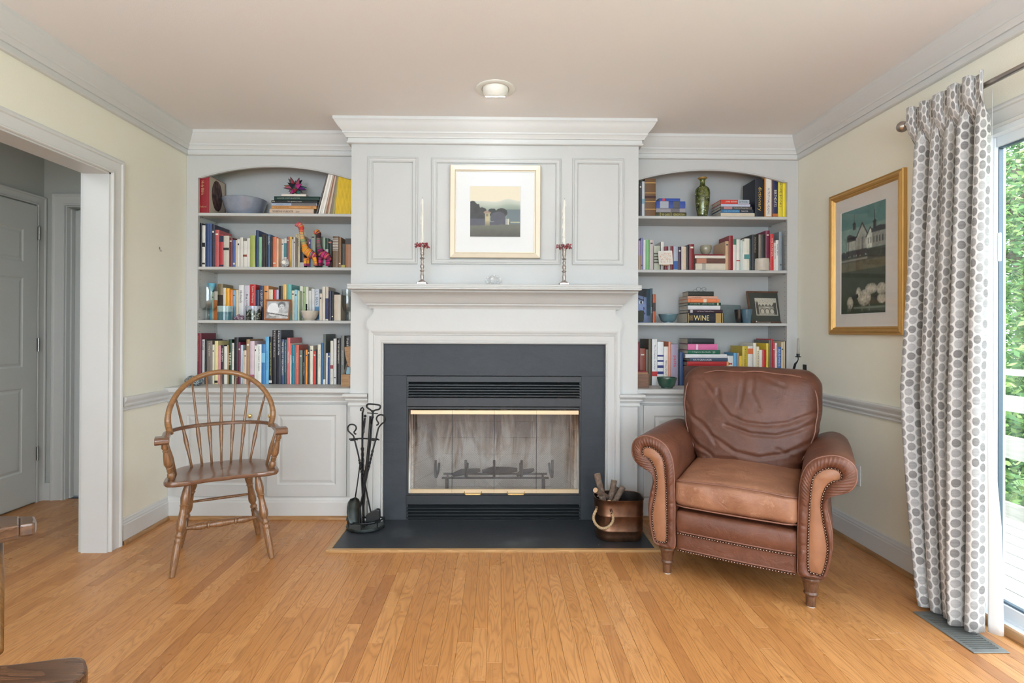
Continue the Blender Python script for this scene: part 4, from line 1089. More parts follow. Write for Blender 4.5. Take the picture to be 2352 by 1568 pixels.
# ---- left bookcase, third shelf
shelf_books([
    (120,182,280,(220,216,206),'white book behind glass vase',{'tx':'My Brilliant','tp':(.04,.6),'tc':(60,60,60),'dy':0.088}), (250,272,330,(170,186,168),'pale green book',{'dy':0.088}), (274,320,318,(212,206,196),'cream book with orange lower half',{'bands':[(.3,1,(196,112,50))],'dy':0.088}),
    (322,385,225,(134,116,84),'tall olive brown book',{'bands':[(.3,.7,(60,48,40))],'dy':0.088}), (388,422,275,(220,212,196),'cream book',{'dy':0.088}), (424,468,280,(236,172,48),'golden orange book',{'dy':0.088}), (470,508,300,(226,128,44),'orange book',{'dy':0.088}), (510,542,305,(130,174,204),'light blue book',{'dy':0.088}),
    (544,580,302,(212,200,176),'cream book with brown lettering',{'dy':0.088}), (582,645,240,(226,226,226),'tall white book',{'tx':'Husbands','tp':(.16,.5),'tc':(40,40,50),'dy':0.088}), (650,718,245,(206,202,212),'pale lavender book',{'tx':'Big Little Lies','tp':(.25,.9),'tc':(50,50,56),'th':.42,'dy':0.088}),
    (720,792,232,(190,42,44),'bright red book',{'tx':'Liane Moriarty','tp':(.06,.52),'tc':(235,225,215),'th':.42,'dy':0.088}), (795,838,300,(44,48,84),'navy book',{'dy':0.088}), (840,892,248,(46,56,92),'tall navy book',{'tx':'A GRAPE CRIME','tp':(.12,.62),'dy':0.088}),
    (895,953,248,(206,142,86),'tall orange tan book',{'dy':0.045}), (955,1006,295,(216,208,180),'cream book above photo frame',{'dy':0.045}), (1008,1048,300,(196,40,40),'red book above photo frame',{'dy':0.045}), (1050,1080,298,(190,186,214),'pale violet book',{'dy':0.045}),
    (1082,1128,250,(34,32,34),'black book',{'dy':0.045}), (1130,1176,232,(226,184,104),'yellow tan book',{'dy':0.045}), (1178,1238,232,(98,170,168),'teal book',{'dy':0.045}), (1240,1274,308,(216,208,182),'cream book',{'dy':0.045}), (1276,1308,298,(150,200,222),'sky blue book',{'dy':0.05}),
    (1310,1338,310,(186,200,170),'pale green book',{'dy':0.05}), (1340,1380,255,(222,224,206),'white green book',{'dy':0.105}), (1382,1408,260,(160,184,130),'thin leaf green book',{'dy':0.105}), (1410,1450,262,(220,220,206),'ivory book',{'dy':0.105}), (1452,1484,310,(208,210,208),'white book',{'dy':0.105}),
    (1486,1526,285,(216,218,220),'tall white book',{'dy':0.105}), (1528,1582,290,(206,214,224),'white and blue book',{'tx':'L.L. BEAN','tp':(.08,.5),'tc':(40,70,120),'bands':[(.55,.95,(90,140,180))],'dy':0.105}),
    (1585,1618,345,(204,192,176),'beige book'), (1620,1658,262,(212,206,194),'tall cream book'), (1660,1698,262,(200,190,176),'beige book with navy lower half',{'bands':[(.34,.95,(44,54,96))]}), (1700,1734,312,(46,46,74),'navy book'),
    (1735,1764,320,(32,32,36),'black book'), (1768,1850,360,(206,192,174),'wide beige book',{'bands':[]}), (1948,1972,372,(214,208,198),'cream book at right end',{'dy':0.088}),
], B[0], B[1], SL['L3'], YB1, 'third shelf, left bookcase', 'upright books on the third shelf of the left bookcase', rnd=6)
# ---- left bookcase, counter row
shelf_books([
    (38,118,838,(108,28,46),'very tall maroon folio book',{'d':.19,'tx':'PIEROTH HERITAGE','tp':(.06,.75),'th':.22,'tc':(190,120,90),'dy':-.01}), (120,160,915,(190,190,190),'white silver spiral book',{'tx':'MOXIE','tp':(.04,.3),'tc':(70,70,80)}), (162,183,915,(36,34,36),'thin black book'),
    (185,252,930,(118,108,102),'grey brown book',{'tx':'S. King Dunn','tp':(.06,.36),'tc':(220,215,205),'th':.35}), (255,282,980,(212,206,188),'cream book'), (284,324,935,(220,206,146),'pale yellow book',{'bands':[(.92,.97,(40,40,40))]}), (326,362,990,(214,146,160),'pink book'),
    (364,398,985,(50,44,50),'dark book with white title',{'tx':'THE CABIN','tp':(.08,.5)}), (400,438,1000,(220,218,208),'white book'), (439,457,985,(188,152,104),'thin tan book'),
    (458,496,915,(36,66,48),'dark green book',{'tx':'TREES','tp':(.28,.7),'th':.8,'tc':(214,220,200)}), (498,524,960,(214,214,204),'white book with dark title',{'tx':'WARMED UP','tp':(.04,.2)}), (527,578,890,(34,32,36),'black book'),
    (580,603,950,(116,28,60),'thin maroon book'), (605,635,985,(184,200,214),'pale blue white book'), (637,651,1055,(206,214,90),'very thin lime book'), (652,676,1050,(222,196,190),'pale pink book'), (677,720,915,(160,128,90),'tan brown book'),
    (722,778,937,(208,186,194),'pale lilac book',{'bands':[(.78,.86,(170,90,110))]}), (780,804,990,(220,218,210),'thin white book'), (806,865,975,(226,226,222),'wide white book',{'tx':'NANTUCKET ISLAND','tp':(.06,.68),'th':.3,'tc':(90,90,90)}),
    (867,915,975,(60,120,172),'blue book',{'bands':[(.22,.46,(120,180,214))]}), (917,958,882,(100,170,214),'sky blue book',{'tx':'SWIMMING HAVANA','tp':(.3,.85),'tc':(60,110,160),'th':.35}),
    (960,998,880,(38,36,36),'black book with yellow title',{'tx':'THE MOST BEAUTIFUL VILLAGES OF IRELAND','tp':(.12,.82),'th':.36,'tc':(206,200,120),'bands':[(.92,.97,W_)]}), (1000,1050,800,(36,34,38),'very tall black book',{'tx':'A Day in the Life of America','tp':(.01,.5),'th':.42,'tc':(235,220,215)}),
    (1055,1108,798,(38,42,56),'very tall navy black book',{'tx':'A Day in the Life of Italy','tp':(.01,.46),'th':.42,'tc':(235,235,235)}), (1112,1148,915,(66,76,112),'slate blue book',{'tx':'THE LIVES OF MERCHANTS','tp':(.04,.8),'th':.5}),
    (1150,1178,920,(30,84,92),'dark teal book',{'tx':'THE HARD AND FAST RULES OF FICTION','tp':(.06,.75),'th':.35}), (1182,1222,895,(208,108,110),'rose pink book',{'tx':'MARGARITA','tp':(.3,.7),'tc':(240,225,220),'th':.35}), (1224,1240,965,(226,216,206),'thin cream book',{'bands':[(0,.28,(230,120,110))]}),
    (1242,1280,985,(30,118,142),'teal book',{'tx':'JAMES','tp':(.28,.5),'th':.4,'tc':(170,220,230)}), (1282,1330,985,(196,98,82),'terracotta book',{'tx':'INTREPIDANT','tp':(.2,.66),'tc':(225,170,150),'th':.35}), (1335,1374,1050,(96,110,102),'grey green book'),
    (1377,1412,1050,(58,46,44),'dark brown book',{'tx':'gone to soldiers','tp':(.36,.74),'tc':(230,225,215),'th':.45}), (1414,1438,1042,(232,140,44),'orange book'), (1440,1464,1005,(34,34,34),'black book'), (1466,1508,995,(218,212,194),'cream book'),
    (1510,1542,1062,(206,52,40),'bright red book'), (1544,1562,1040,(32,30,32),'thin black book'), (1564,1604,980,(222,218,202),'cream book with dark title',{'tx':'The Writing Trade','tp':(.12,.55),'th':.34}), (1606,1632,960,(44,100,150),'blue book'),
    (1634,1665,850,(90,98,96),'tall grey green book',{'bands':[(.9,1,W_)]}), (1667,1689,1085,(226,222,216),'white book'), (1690,1721,1080,(50,76,126),'navy blue book'), (1722,1758,932,(216,212,200),'off-white book',{'bands':[(.56,.64,(150,60,60))]}),
    (1760,1799,905,(210,208,206),'silver white book'), (1800,1848,900,(34,32,34),'black book',{'tx':'IN THE BEGINNING','tp':(.05,.55),'th':.34}), (1852,1896,870,(116,118,112),'grey book',{'tx':'WORLD WOMEN','tp':(.3,.7),'th':.34,'tc':(200,200,190)}),
    (1899,1972,875,(36,34,34),'wide black book',{'tx':'Pablo Tales','tp':(.05,.6),'th':.3}),
], B[0], B[1], SL['L4'], 3.625, 'bottom row, left bookcase', 'upright books on the counter of the left bookcase', rnd=7)

# ---- right bookcase, top shelf
shelf_books([
    (110,145,300,(66,66,72),'dark grey book'), (147,186,280,(206,210,214),'white blue book',{'bands':[(.5,.64,(130,170,190))]}),
    (188,340,240,(110,78,46),'large brown leather book with gilt bands',{'bands':[(.1,.125,(196,150,84)),(.37,.39,(196,150,84)),(.6,.62,(196,150,84)),(.8,.82,(196,150,84)),(.46,.52,(66,30,24))]}),
    (1715,1840,248,(22,26,40),'thick black dictionary with gold title',{'tx':'dictionary','tp':(.2,.84),'th':.5,'tc':(214,180,90)}),
    (1848,1955,218,(214,140,60),'tall white spined book with orange edges',{'panel':(226,222,214),'tx':'NUTRITIONAL HEALING','tp':(.28,.93),'th':.3,'tc':(60,60,110)}),
    (1957,2035,255,(34,42,84),'navy book',{'tx':'BIRTHDAYS','tp':(.28,.72),'th':.5,'bands':[(.9,.98,(190,110,60))]}),
    (2037,2098,280,(222,204,60),'yellow book with dark title',{'tx':'HOME BOOKS','tp':(.04,.8),'th':.5,'tc':(80,80,40)}), (2100,2158,300,(236,214,40),'bright yellow book'),
], Cc[0], Cc[1], SL['R1'], YB1, 'top shelf, right bookcase', 'upright books on the top shelf of the right bookcase', rnd=8)
org, s = Cc
stack([
    (340, 765, 708, (66, 66, 42), 'dark olive book with gold title', {'t': [('THE CLASSIC', .18, .46, (226, 206, 120)), ('SCIENCE FICTION', .55, .93, (226, 206, 120))], 'th': .5, 'bands': [(.135, .15, (226,206,120)), (.49, .505, (226,206,120))]}),
    (345, 750, 650, (150, 146, 152), 'grey photographic book', {'bands': [(.5, .8, (104, 100, 104))]}),
    (345, 750, 553, (52, 76, 150), 'thick blue and grey book', {'bands': [(.13, .42, (166, 170, 180)), (.58, .8, (84, 84, 90))]}),
    (385, 678, 513, (44, 74, 160), 'small blue book with red label', {'bands': [(.16, .27, (190, 60, 60))]}),
], org, s, SL['R1'], 3.635, 'left stack on top shelf, right bookcase', 'left stacked books on the top right shelf', .15)
stack([
    (1240, 1710, 714, (212, 200, 178), 'cream paperback', {'soft': True}), (1245, 1690, 668, (58, 116, 164), 'blue and black book', {'bands': [(.58, .99, (36, 36, 42))], 't': [('OLD MOUNTAIN', .08, .54, (150, 200, 225)), ('FRAZIER', .62, .84, (200, 200, 200))]}),
    (1240, 1675, 628, (92, 86, 84), 'brown grey book', {'bands': [(.1, .36, (176, 130, 130))], 't': [('Under the Tuscan Sun', .42, .86, (210, 205, 190))]}), (1245, 1648, 592, (184, 192, 214), 'pale blue book'),
    (1240, 1637, 532, (206, 66, 56), 'red and grey book', {'bands': [(.6, .99, (170, 180, 190))], 't': [('JOHN GRISHAM', .17, .57, (235, 225, 215)), ('GRAY MOUNTAIN', .63, .93, (50, 60, 66))], 'th': .5}),
], org, s, SL['R1'], 3.635, 'middle stack on top shelf, right bookcase', 'middle stacked books on the top right shelf', .16)
# ---- right bookcase, second shelf
shelf_books([
    (100,130,1100,(176,150,190),'mauve white book',{'bands':[(.5,1,(190,150,90))]}), (132,160,1060,(140,140,190),'lilac blue book'), (165,200,1090,(222,222,218),'white book'), (203,248,1088,(128,184,122),'light green book'), (252,308,1088,(194,182,178),'grey pink book'),
    (315,400,1170,(176,180,160),'wide sage book with pattern',{'bands':[(.3,.36,(80,80,64)),(.42,.48,(80,80,64)),(.54,.6,(80,80,64)),(.66,.72,(80,80,64))]}), (410,455,1115,(226,222,216),'white book above easel',{'dy':.03}), (465,510,1180,(132,36,54),'maroon book'), (512,540,1180,(170,166,164),'thin grey book'), (542,582,1175,(120,34,44),'dark red book'),
    (585,648,1180,(160,170,184),'grey book with blue base',{'bands':[(.62,.96,(50,90,150))]}), (650,692,1185,(60,40,62),'dark purple book'), (694,715,1180,(216,212,206),'thin white book'), (717,762,1183,(204,180,152),'beige book'), (764,800,1165,(44,42,48),'black book'), (803,873,1148,(124,30,36),'thick red leather book'),
    (1305,1350,1108,(196,160,124),'tan book leaning by stack',{'d':.2}), (1352,1410,1030,(136,36,42),'tall glossy maroon book'), (1412,1455,1080,(214,214,204),'white book with green top',{'bands':[(0,.18,(60,120,96))]}), (1458,1508,1083,(220,218,210),'white book with red mark',{'bands':[(.67,.7,(190,50,50))]}),
    (1510,1540,1095,(196,212,204),'pale mint book'), (1542,1565,1110,(220,220,214),'thin white book'), (1567,1640,1070,(216,214,200),'cream book with teal band',{'bands':[(.5,.64,(80,140,140))]}), (1641,1671,1080,(36,48,48),'green black book'),
    (1673,1758,1015,(34,32,34),'thick black book',{'tx':'MACHIAVELLI','tp':(.08,.5),'th':.3,'tc':(150,140,120)}), (1765,1799,1015,(130,122,112),'grey book'), (1800,1860,1015,(44,40,40),'charcoal book'), (1862,1920,960,(110,28,58),'tall burgundy book'),
    (1925,1978,1008,(206,60,60),'red book',{'tx':'THE HUNGER','tp':(.1,.66),'th':.45,'tc':(240,200,190)}), (1980,2002,1130,(222,218,210),'thin white book with black title',{'tx':'ZEN HOT CAMEL','tp':(.1,.85),'th':.6}), (2003,2044,1093,(220,220,216),'white book with blue title',{'tx':'WWK FAN','tp':(.12,.6),'th':.5,'tc':(50,60,130)}), (2048,2092,975,(130,142,150),'grey blue book at right end'),
], Cc[0], Cc[1], SL['R2'], YB1, 'second shelf, right bookcase', 'upright books on the second shelf of the right bookcase', rnd=9)
cupz = stack([
    (890, 1305, 1415, (208, 200, 182), 'thick cream book with grey emblem', {'bands': [(.22, .34, (166, 160, 148))]}), (892, 1305, 1345, (104, 72, 62), 'brown book with dark pattern', {'bands': [(.04, .36, (184, 124, 100))]}),
    (882, 1305, 1305, (222, 216, 202), 'cream book'), (880, 1280, 1287, (124, 30, 40), 'thin maroon book', {'soft': True}),
], org, s, SL['R2'], 3.635, 'stack under cup, second right shelf', 'stacked books on the second right shelf', .15)
# ---- right bookcase, third shelf
shelf_books([
    (236,264,228,(22,62,72),'dark teal book beside face cover',{'d':.17,'tx':'MAST','tp':(.55,.9),'th':.6,'tc':(140,180,200)}), (267,303,300,(170,80,40),'thin orange and black book',{'bands':[(.3,.6,(50,34,34))]}),
], D[0], D[1], SL['R3'], YB1, 'third shelf, right bookcase', 'upright books on the third shelf of the right bookcase', rnd=10)
org, s = D
spz = stack([
    (697, 1147, 532, (22, 26, 40), 'thick navy book with gold title', {'t': [('WINE', .18, .6, (226, 206, 140)), ('THE OXFORD', .03, .15, (190,150,80))], 'th': .52, 'bands': [(.02, .03, (214,190,120)), (.78, .93, (170, 140, 84)), (.965, .975, (214,190,120))], 'd': .21}),
    (707, 1137, 490, (52, 30, 44), 'dark plum book', {'t': [('Let This be a Traditional House', .26, .74, (200, 185, 190))], 'bands': [(.06, .13, (190, 186, 190))]}),
    (705, 1107, 440, (216, 216, 220), 'white silver book'),
    (702, 1114, 403, (22, 62, 52), 'dark green book', {'t': [('JOY AND ME  -  JENNY FORTER', .06, .8, (200, 215, 190))], 'bands': [(.88, .93, (190, 190, 150))]}),
    (702, 1090, 357, (224, 130, 84), 'salmon orange book', {'bands': [(.09, .1, (200,90,60)), (.5, .6, (226, 206, 180)), (.9,.91,(200,90,60))]}),
    (700, 1066, 323, (206, 158, 136), 'dusty pink book', {'t': [('Dracula Dream', .14, .46, (120, 60, 60))]}),
    (712, 1026, 264, (44, 48, 44), 'old worn black book', {'dy': .01, 'd': .13}),
], org, s, SL['R3'], 3.64, 'stack with spectacles, third right shelf', 'stacked books on the third right shelf', .175)
# ---- right bookcase, counter
shelf_books([
    (80,101,890,(124,34,44),'thin maroon book'), (103,176,975,(138,70,52),'round-spined red brown leather book'), (178,213,985,(110,94,78),'grey brown book'), (215,256,858,(84,72,50),'tall olive brown book'),
    (258,322,858,(224,224,222),'tall white book with script title',{'tx':'The Complete Gourmet','tp':(.12,.66),'th':.36,'tc':(40,40,60),'bands':[(.7,.8,(190,50,50))]}), (325,402,890,(224,224,222),'white book with blue marks',{'bands':[(.3,.34,(40,50,110)),(.42,.46,(40,50,110)),(.54,.6,(40,50,110)),(.68,.74,(40,50,110))]}),
    (405,460,950,(220,212,204),'white cookbook',{'tx':'Wine Diet','tp':(.35,.72),'th':.4,'tc':(70,40,40)}), (462,488,890,(226,140,104),'orange patterned book'), (490,580,920,(150,140,160),'wide photo spined cookbook',{'tx':'pasta','tp':(.28,.55),'th':.5,'tc':(200,40,50)}),
    (582,600,990,(36,44,66),'thin navy book'), (602,645,1020,(48,72,112),'navy blue book'), (1195,1270,1065,(218,218,216),'white book'), (1272,1312,1030,(100,160,200),'light blue book'), (1315,1342,1028,(160,134,110),'tan book'),
    (1343,1378,1065,(222,186,50),'yellow book'), (1380,1449,945,(196,172,60),'wide olive yellow book',{'tx':"A Cook's Garden",'tp':(.06,.5),'th':.3}), (1450,1512,945,(222,218,212),'white book with orange pictures',{'bands':[(.06,.2,(210,110,60)),(.6,.78,(216,150,60))]}),
    (1516,1555,905,(224,220,204),'tall cream book'), (1556,1590,950,(226,212,180),'cream yellow book',{'tx':'PASTA DISHES','tp':(.12,.62),'th':.5}), (1592,1628,990,(224,220,210),'white and black book'), (1630,1675,990,(196,48,44),'red book'), (1677,1706,910,(226,196,60),'tall yellow book'),
    (1712,1735,868,(110,104,98),'tall grey book'), (1737,1758,855,(190,40,56),'tall red book'), (1760,1783,900,(180,34,50),'crimson book'), (1785,1813,905,(222,216,212),'white book with red title',{'tx':'REBELLION','tp':(.06,.7),'th':.5,'tc':(170,40,50)}),
    (1815,1862,955,(70,110,170),'blue book',{'tx':'BLUE-WHITE','tp':(.06,.5),'th':.5,'tc':(225,225,230)}), (1865,1890,895,(214,194,160),'cream book'), (1892,1911,885,(210,192,162),'thin beige book'), (1912,1922,880,(40,46,70),'very thin navy book at right end'),
], D[0], D[1], SL['R4'], 3.625, 'bottom row, right bookcase', 'upright books on the counter of the right bookcase', rnd=12)
stack([
    (652, 1252, 1190, (74, 44, 36), 'large brown album', {'d': .22}), (692, 1252, 1135, (176, 44, 48), 'red book', {'d': .2, 'bands': [(.88, .92, (210,170,100))]}), (722, 1200, 1092, (70, 84, 106), 'slate blue book', {'t': [('NUTCRACKER', .1, .58, (225, 225, 225))], 'th': .5}),
    (672, 1190, 1045, (220, 220, 222), 'white book'), (706, 1106, 992, (30, 98, 74), 'green book', {'t': [('I Capture the Castle', .14, .7, (225, 230, 220)), ('23', .76, .84, (225, 230, 220))]}), (704, 1070, 918, (216, 110, 158), 'pink book', {'bands': [(.28, .34, (240, 200, 220))]}),
    (702, 1032, 850, (40, 42, 48), 'black book', {'bands': [(.14, .16, (70, 72, 80))]}),
], D[0], D[1], SL['R4'], 3.625, 'stack behind the recliner, right counter', 'stacked books on the right counter', .17)

# ================================================================ SHELF OBJECTS
def at(cr, px, py, Y): return onY(cr[0][0]+px/cr[1], cr[0][1]+py/cr[1], Y)
def lathe_obj(name, prof, c, mat, label, cat, n=32, col=None, **kw):
    return tag(MB().lathe(prof, c, n).build(name, MT[mat], smooth=True, ang=50, color=col, **kw), label, cat)
# big grey bowl
p = at(A, 733, 600, 3.73); z0 = SL['L1']+.0005
def bowlprof(R, h, foot, th=.006, pw=.55):
    out = [(foot*.9, 0), (foot, 0), (foot, .006)]
    out += [(foot+(R-foot)*(t**pw), .006+(h-.006)*t) for t in [i/9 for i in range(1, 10)]]
    inn = [(max(.001, (foot+(R-foot)*(t**pw))-th), .006+(h-.006)*t+.001) for t in [i/9 for i in range(9, 0, -1)]]
    return [(.0008, .004)]+out[:]+[(R-th*.5, h+.003)]+inn+[(.0008, .012)]
R_ = (at(A, 1050, 600, 3.73)-at(A, 415, 600, 3.73)).x/2
lathe_obj('bowl', bowlprof(.146, .118, .098, .007, .62), (p.x, 3.755, z0), 'glaze', 'large grey glazed bowl on the top shelf of the left bookcase', 'bowl', 40, rgb(120, 126, 140, 1.25))
# star of coloured glass
st = thing('star_ornament', 'multicoloured leaded glass star on the book stack, top shelf of left bookcase', 'ornament', (at(A,1465,345,3.70).x, 3.71, starz))
ctr = Vector((at(A,1465,345,3.70).x, 3.71, starz+.062))
ico = bmesh.new(); bmesh.ops.create_icosphere(ico, subdivisions=1, radius=.034)
cl = [(150,40,60),(60,120,110),(190,60,130),(40,40,50),(200,130,90),(110,50,120),(90,150,140),(170,90,110)]
dn = Vector((0,0,-1)); lead = MB(); k = 0
for f in ico.faces:
    vs = [v.co+ctr for v in f.verts]; nn = f.calc_center_median().normalized(); tip = ctr+nn*.078
    if tip.z < starz+.001: tip = ctr+nn*.058
    if tip.z < starz+.001: tip.z = starz+.001
    for a in range(3):
        MB().add([vs[a], vs[(a+1)%3], tip], [(0,1,2)]).build('glass_facet', MT['glaze'], st, color=rgb(*cl[(k*3+a*5)%8], 1.2), solid=.001, fixn=False); k += 1
        lead.tube([vs[a], tip], .0014, 4); lead.tube([vs[a], vs[(a+1)%3]], .0014, 4)
ico.free(); lead.build('lead_came', MT['iron'], st)
# yarn wrapped animals
def animal(cr, skel, label, cat, Y, cols, seed, legs):
    # skel: list of (px,py,r) spine from head to rump
    R = random.Random(seed); root = thing('yarn_animal', label, cat, (at(cr, skel[-1][0], 1488, Y).x, Y, SL['L2']))
    def limb(pts, name, cc):
        P = [at(cr, a, b_, Y+(dy if True else 0)) for a, b_, r, dy in pts]; rr = [r for _, _, r, _ in pts]
        out, ro = [], []
        for i in range(len(P)-1):
            m = max(2, int((P[i+1]-P[i]).length/.0022))
            for k_ in range(m): out.append(P[i].lerp(P[i+1], k_/m)); ro.append(rr[i]+(rr[i+1]-rr[i])*k_/m)
        out.append(P[-1]); ro.append(rr[-1])
        ro = [r*(1+.07*(-1)**i_) for i_, r in enumerate(ro)]
        mb = MB().tube(out, ro, 10); vc = []
        for i_ in range(len(out)):
            c = cc[int(i_/len(out)*len(cc))] if R.random() < .7 else R.choice(cc)
            for _ in range(10): vc.append(rgb(*c, 1.15))
        o = mb.build(name, MT['yarn'], root, smooth=True, vcol=vc, fixn=False)
    limb([(a, b_, r, 0) for a, b_, r in skel], 'body', cols)
    for l_ in legs: limb(l_, 'leg', cols[-3:])
    return root
Yn = 3.648
an = animal(A, [(1475,905,.009),(1530,905,.020),(1560,940,.018),(1560,1010,.014),(1575,1100,.015),(1600,1190,.018),(1625,1270,.026),(1690,1320,.030),(1745,1345,.022),(1770,1360,.010)],
       'tall pink and orange yarn-wrapped llama figure, left of the yarn pair', 'figurine', Yn, [(206,84,104),(200,70,60),(214,170,110),(110,160,120),(226,150,50),(226,160,50),(150,60,100)], 1,
       [[(1620,1380,.014,-.01),(1615,1430,.010,-.012),(1618,1488,.010,-.012)], [(1645,1380,.014,.02),(1650,1430,.010,.02),(1652,1488,.010,.02)], [(1745,1370,.014,-.01),(1765,1430,.010,-.012),(1775,1488,.010,-.012)], [(1735,1370,.012,.02),(1750,1430,.010,.02),(1752,1488,.009,.02)]])
an2 = animal(A, [(1740,1020,.010),(1785,1005,.019),(1810,1030,.016),(1805,1090,.013),(1805,1180,.015),(1825,1260,.020),(1860,1320,.027),(1920,1350,.026),(1965,1390,.016),(1985,1410,.008)],
       'orange striped and magenta yarn-wrapped llama figure, right of the yarn pair', 'figurine', Yn+.002, [(206,130,50),(60,40,40),(110,120,100),(90,100,90),(100,40,80),(206,50,120),(120,40,70)], 2,
       [[(1830,1370,.013,-.01),(1822,1430,.009,-.012),(1822,1488,.009,-.012)], [(1850,1370,.013,.02),(1845,1430,.009,.02),(1845,1488,.009,.02)], [(1945,1400,.013,-.01),(1950,1440,.009,-.012),(1955,1488,.009,-.012)], [(1930,1400,.012,.02),(1925,1440,.009,.02),(1925,1488,.009,.02)]])
tu = MB()
for k in range(26):
    a0 = at(A, 1555+k%6*9, 870+k*16, Yn-.006); tu.tube([a0, a0+Vector((.012+.006*math.sin(k), 0, .004*math.cos(k*2))), a0+Vector((.022, 0, -.008+.01*math.sin(k*3)))], .0009, 4)
tu.build('mane', MT['rope'], an)
# crystal candle holder
def spiky(c, r, mat, par, name, seed=1, flatz=1):
    b = bmesh.new(); bmesh.ops.create_icosphere(b, subdivisions=2, radius=r); R = random.Random(seed)
    for v in b.verts: v.co *= R.uniform(.86, 1.1); v.co.z *= flatz
    m = MB().add([v.co+Vector(c) for v in b.verts], [tuple(v.index for v in f.verts) for f in b.faces]); b.free()
    return m.build(name, MT[mat], par)
cx_ = at(A, 1330, 1430, 3.645)
chh = thing('crystal_votive', 'faceted clear crystal tealight holder on the second shelf of the left bookcase', 'candle holder', (cx_.x, 3.645, SL['L2']))
spiky((cx_.x, 3.647, SL['L2']+.032), .027, 'crystal', chh, 'crystal_body', 3, 1)
for ring_, cnt, rr in ((0, 7, .017), (1, 11, .026)):
    for k in range(cnt):
        an_ = 2*PI*k/cnt+.3; spiky((cx_.x+math.cos(an_)*rr, 3.632+ring_*.010, SL['L2']+.0325+math.sin(an_)*rr*.92), .0068, 'crystal', chh, 'facet', k)
MB().tube([(cx_.x, 3.636, SL['L2']+.034), (cx_.x, 3.621, SL['L2']+.034)], .013, 18).build('tealight', MT['candle'], chh)

# third shelf left : glass hurricane goblets, blue vase, mugs, amethyst, frame, bowl, bottle
def goblet(cx, y, z, R, h, label):
    prof = [(.0005,.0),(R*.78,.0),(R*.8,.003),(R*.35,.010),(R*.16,.020),(R*.15,h*.2),(R*.22,h*.24),(R*.6,h*.30),(R*.86,h*.42),(R*.94,h*.6),(R*.93,h*.85),(R*1.0,h),(R*.97,h),(R*.90,h*.85),(R*.91,h*.6),(R*.82,h*.43),(R*.55,h*.32),(.0005,h*.29)]
    return tag(MB().lathe(prof, (cx, y, z), 28).build('glass_goblet', MT['tumbler'], smooth=True, ang=60), label, 'glass')
g1 = at(B, 203, 450, 3.672)
goblet(g1.x+.002, 3.680, SL['L3']+.0003, .064, at(B,200,262,3.66).z-SL['L3'], 'large clear glass footed hurricane vase at the left end of the third shelf, left bookcase')
g2 = at(B, 1925, 450, 3.66)
goblet(g2.x+.004, 3.672, SL['L3']+.0003, .040, at(B,1900,295,3.66).z-SL['L3'], 'clear glass footed vase at the right end of the third shelf, left bookcase')
b0 = at(B, 216, 450, 3.72); zt_ = at(B, 216, 215, 3.72).z-SL['L3']
lathe_obj('blue_vase', [(.0005,0),(.014,0),(.016,.004),(.015,zt_*.4),(.017,zt_*.75),(.024,zt_*.93),(.028,zt_),(.026,zt_),(.015,zt_*.76),(.012,.01),(.0005,.006)], (b0.x+.003, 3.755, SL['L3']+.0003), 'glaze', 'slim light blue flared vase behind the large glass vase, third left shelf', 'vase', 24, rgb(96, 168, 190, 1.2))
def seascape(u, v):
    n = mnoise.noise(Vector((u*14, v*5, 1)))*.5+mnoise.noise(Vector((u*40, v*26, 3)))*.3
    if v > .62: c = (.62+.12*n, .72+.1*n, .72+.1*n)
    elif v > .56: c = (.36, .48, .50)
    else:
        g = math.exp(-((u-.5)/.1)**2)*(.5+.5*v); c = (.25+.4*g+.1*n, .42+.32*g+.1*n, .46+.28*g+.1*n)
    return lin(tuple(max(0, min(1, x)) for x in c))
def forest(u, v):
    n = mnoise.noise(Vector((u*20, v*16, 7)))
    if v > .6: c = (.66+.1*n, .68+.1*n, .74) if v > .72+.1*math.sin(u*20) else (.22, .26, .24)
    else: c = (.10+.15*max(0, n), .12+.2*max(0, n), .10+.14*max(0, n)) if n < .25 else (.7, .74, .68)
    return lin(tuple(max(0, min(1, x)) for x in c))
def mug(cr, xa, xb, yt, Y, fn, label, z):
    a = at(cr, xa, yt, Y+.048); b_ = at(cr, xb, yt, Y+.048); R = (b_.x-a.x)/2; h = a.z-z; cx = (a.x+b_.x)/2
    root = thing('landscape_cup', label, 'cup', (cx, Y+R, z))
    n = 48; m = 24; mb = MB(); vc = []
    for j in range(m+1):
        for i in range(n):
            an = 2*PI*i/n; v = j/m; rr = R*(.93+.07*v)
            mb.v.append((cx+math.cos(an)*rr, Y+R+math.sin(an)*rr, z+.0003+h*v)); u = ((an/(2*PI)+.25)%1); u = abs(((u*2)%1))
            vc.append(fn(u, v))
    for j in range(m):
        for i in range(n): mb.f.append((j*n+i, j*n+(i+1)%n, (j+1)*n+(i+1)%n, (j+1)*n+i))
    mb.build('cup_wall', MT['artgloss'], root, smooth=True, vcol=vc)
    MB().lathe([(R*.93,.0006),(R*.0001,.0006)], (cx, Y+R, z), n).build('base', MT['clay'], root)
    MB().lathe([(R-.0015,h+.0003),(R-.003,h+.001),(R*.9,h*.5),(R*.0001,h*.45)], (cx, Y+R, z), n).build('lining', MT['clay'], root, smooth=True)
mug(B, 324, 508, 502, 3.613, seascape, 'glazed cup with pale sea and cloud picture, third shelf of left bookcase', SL['L3'])
mug(B, 674, 862, 502, 3.613, forest, 'glazed cup with dark forest and mountain picture, third shelf of left bookcase', SL['L3'])
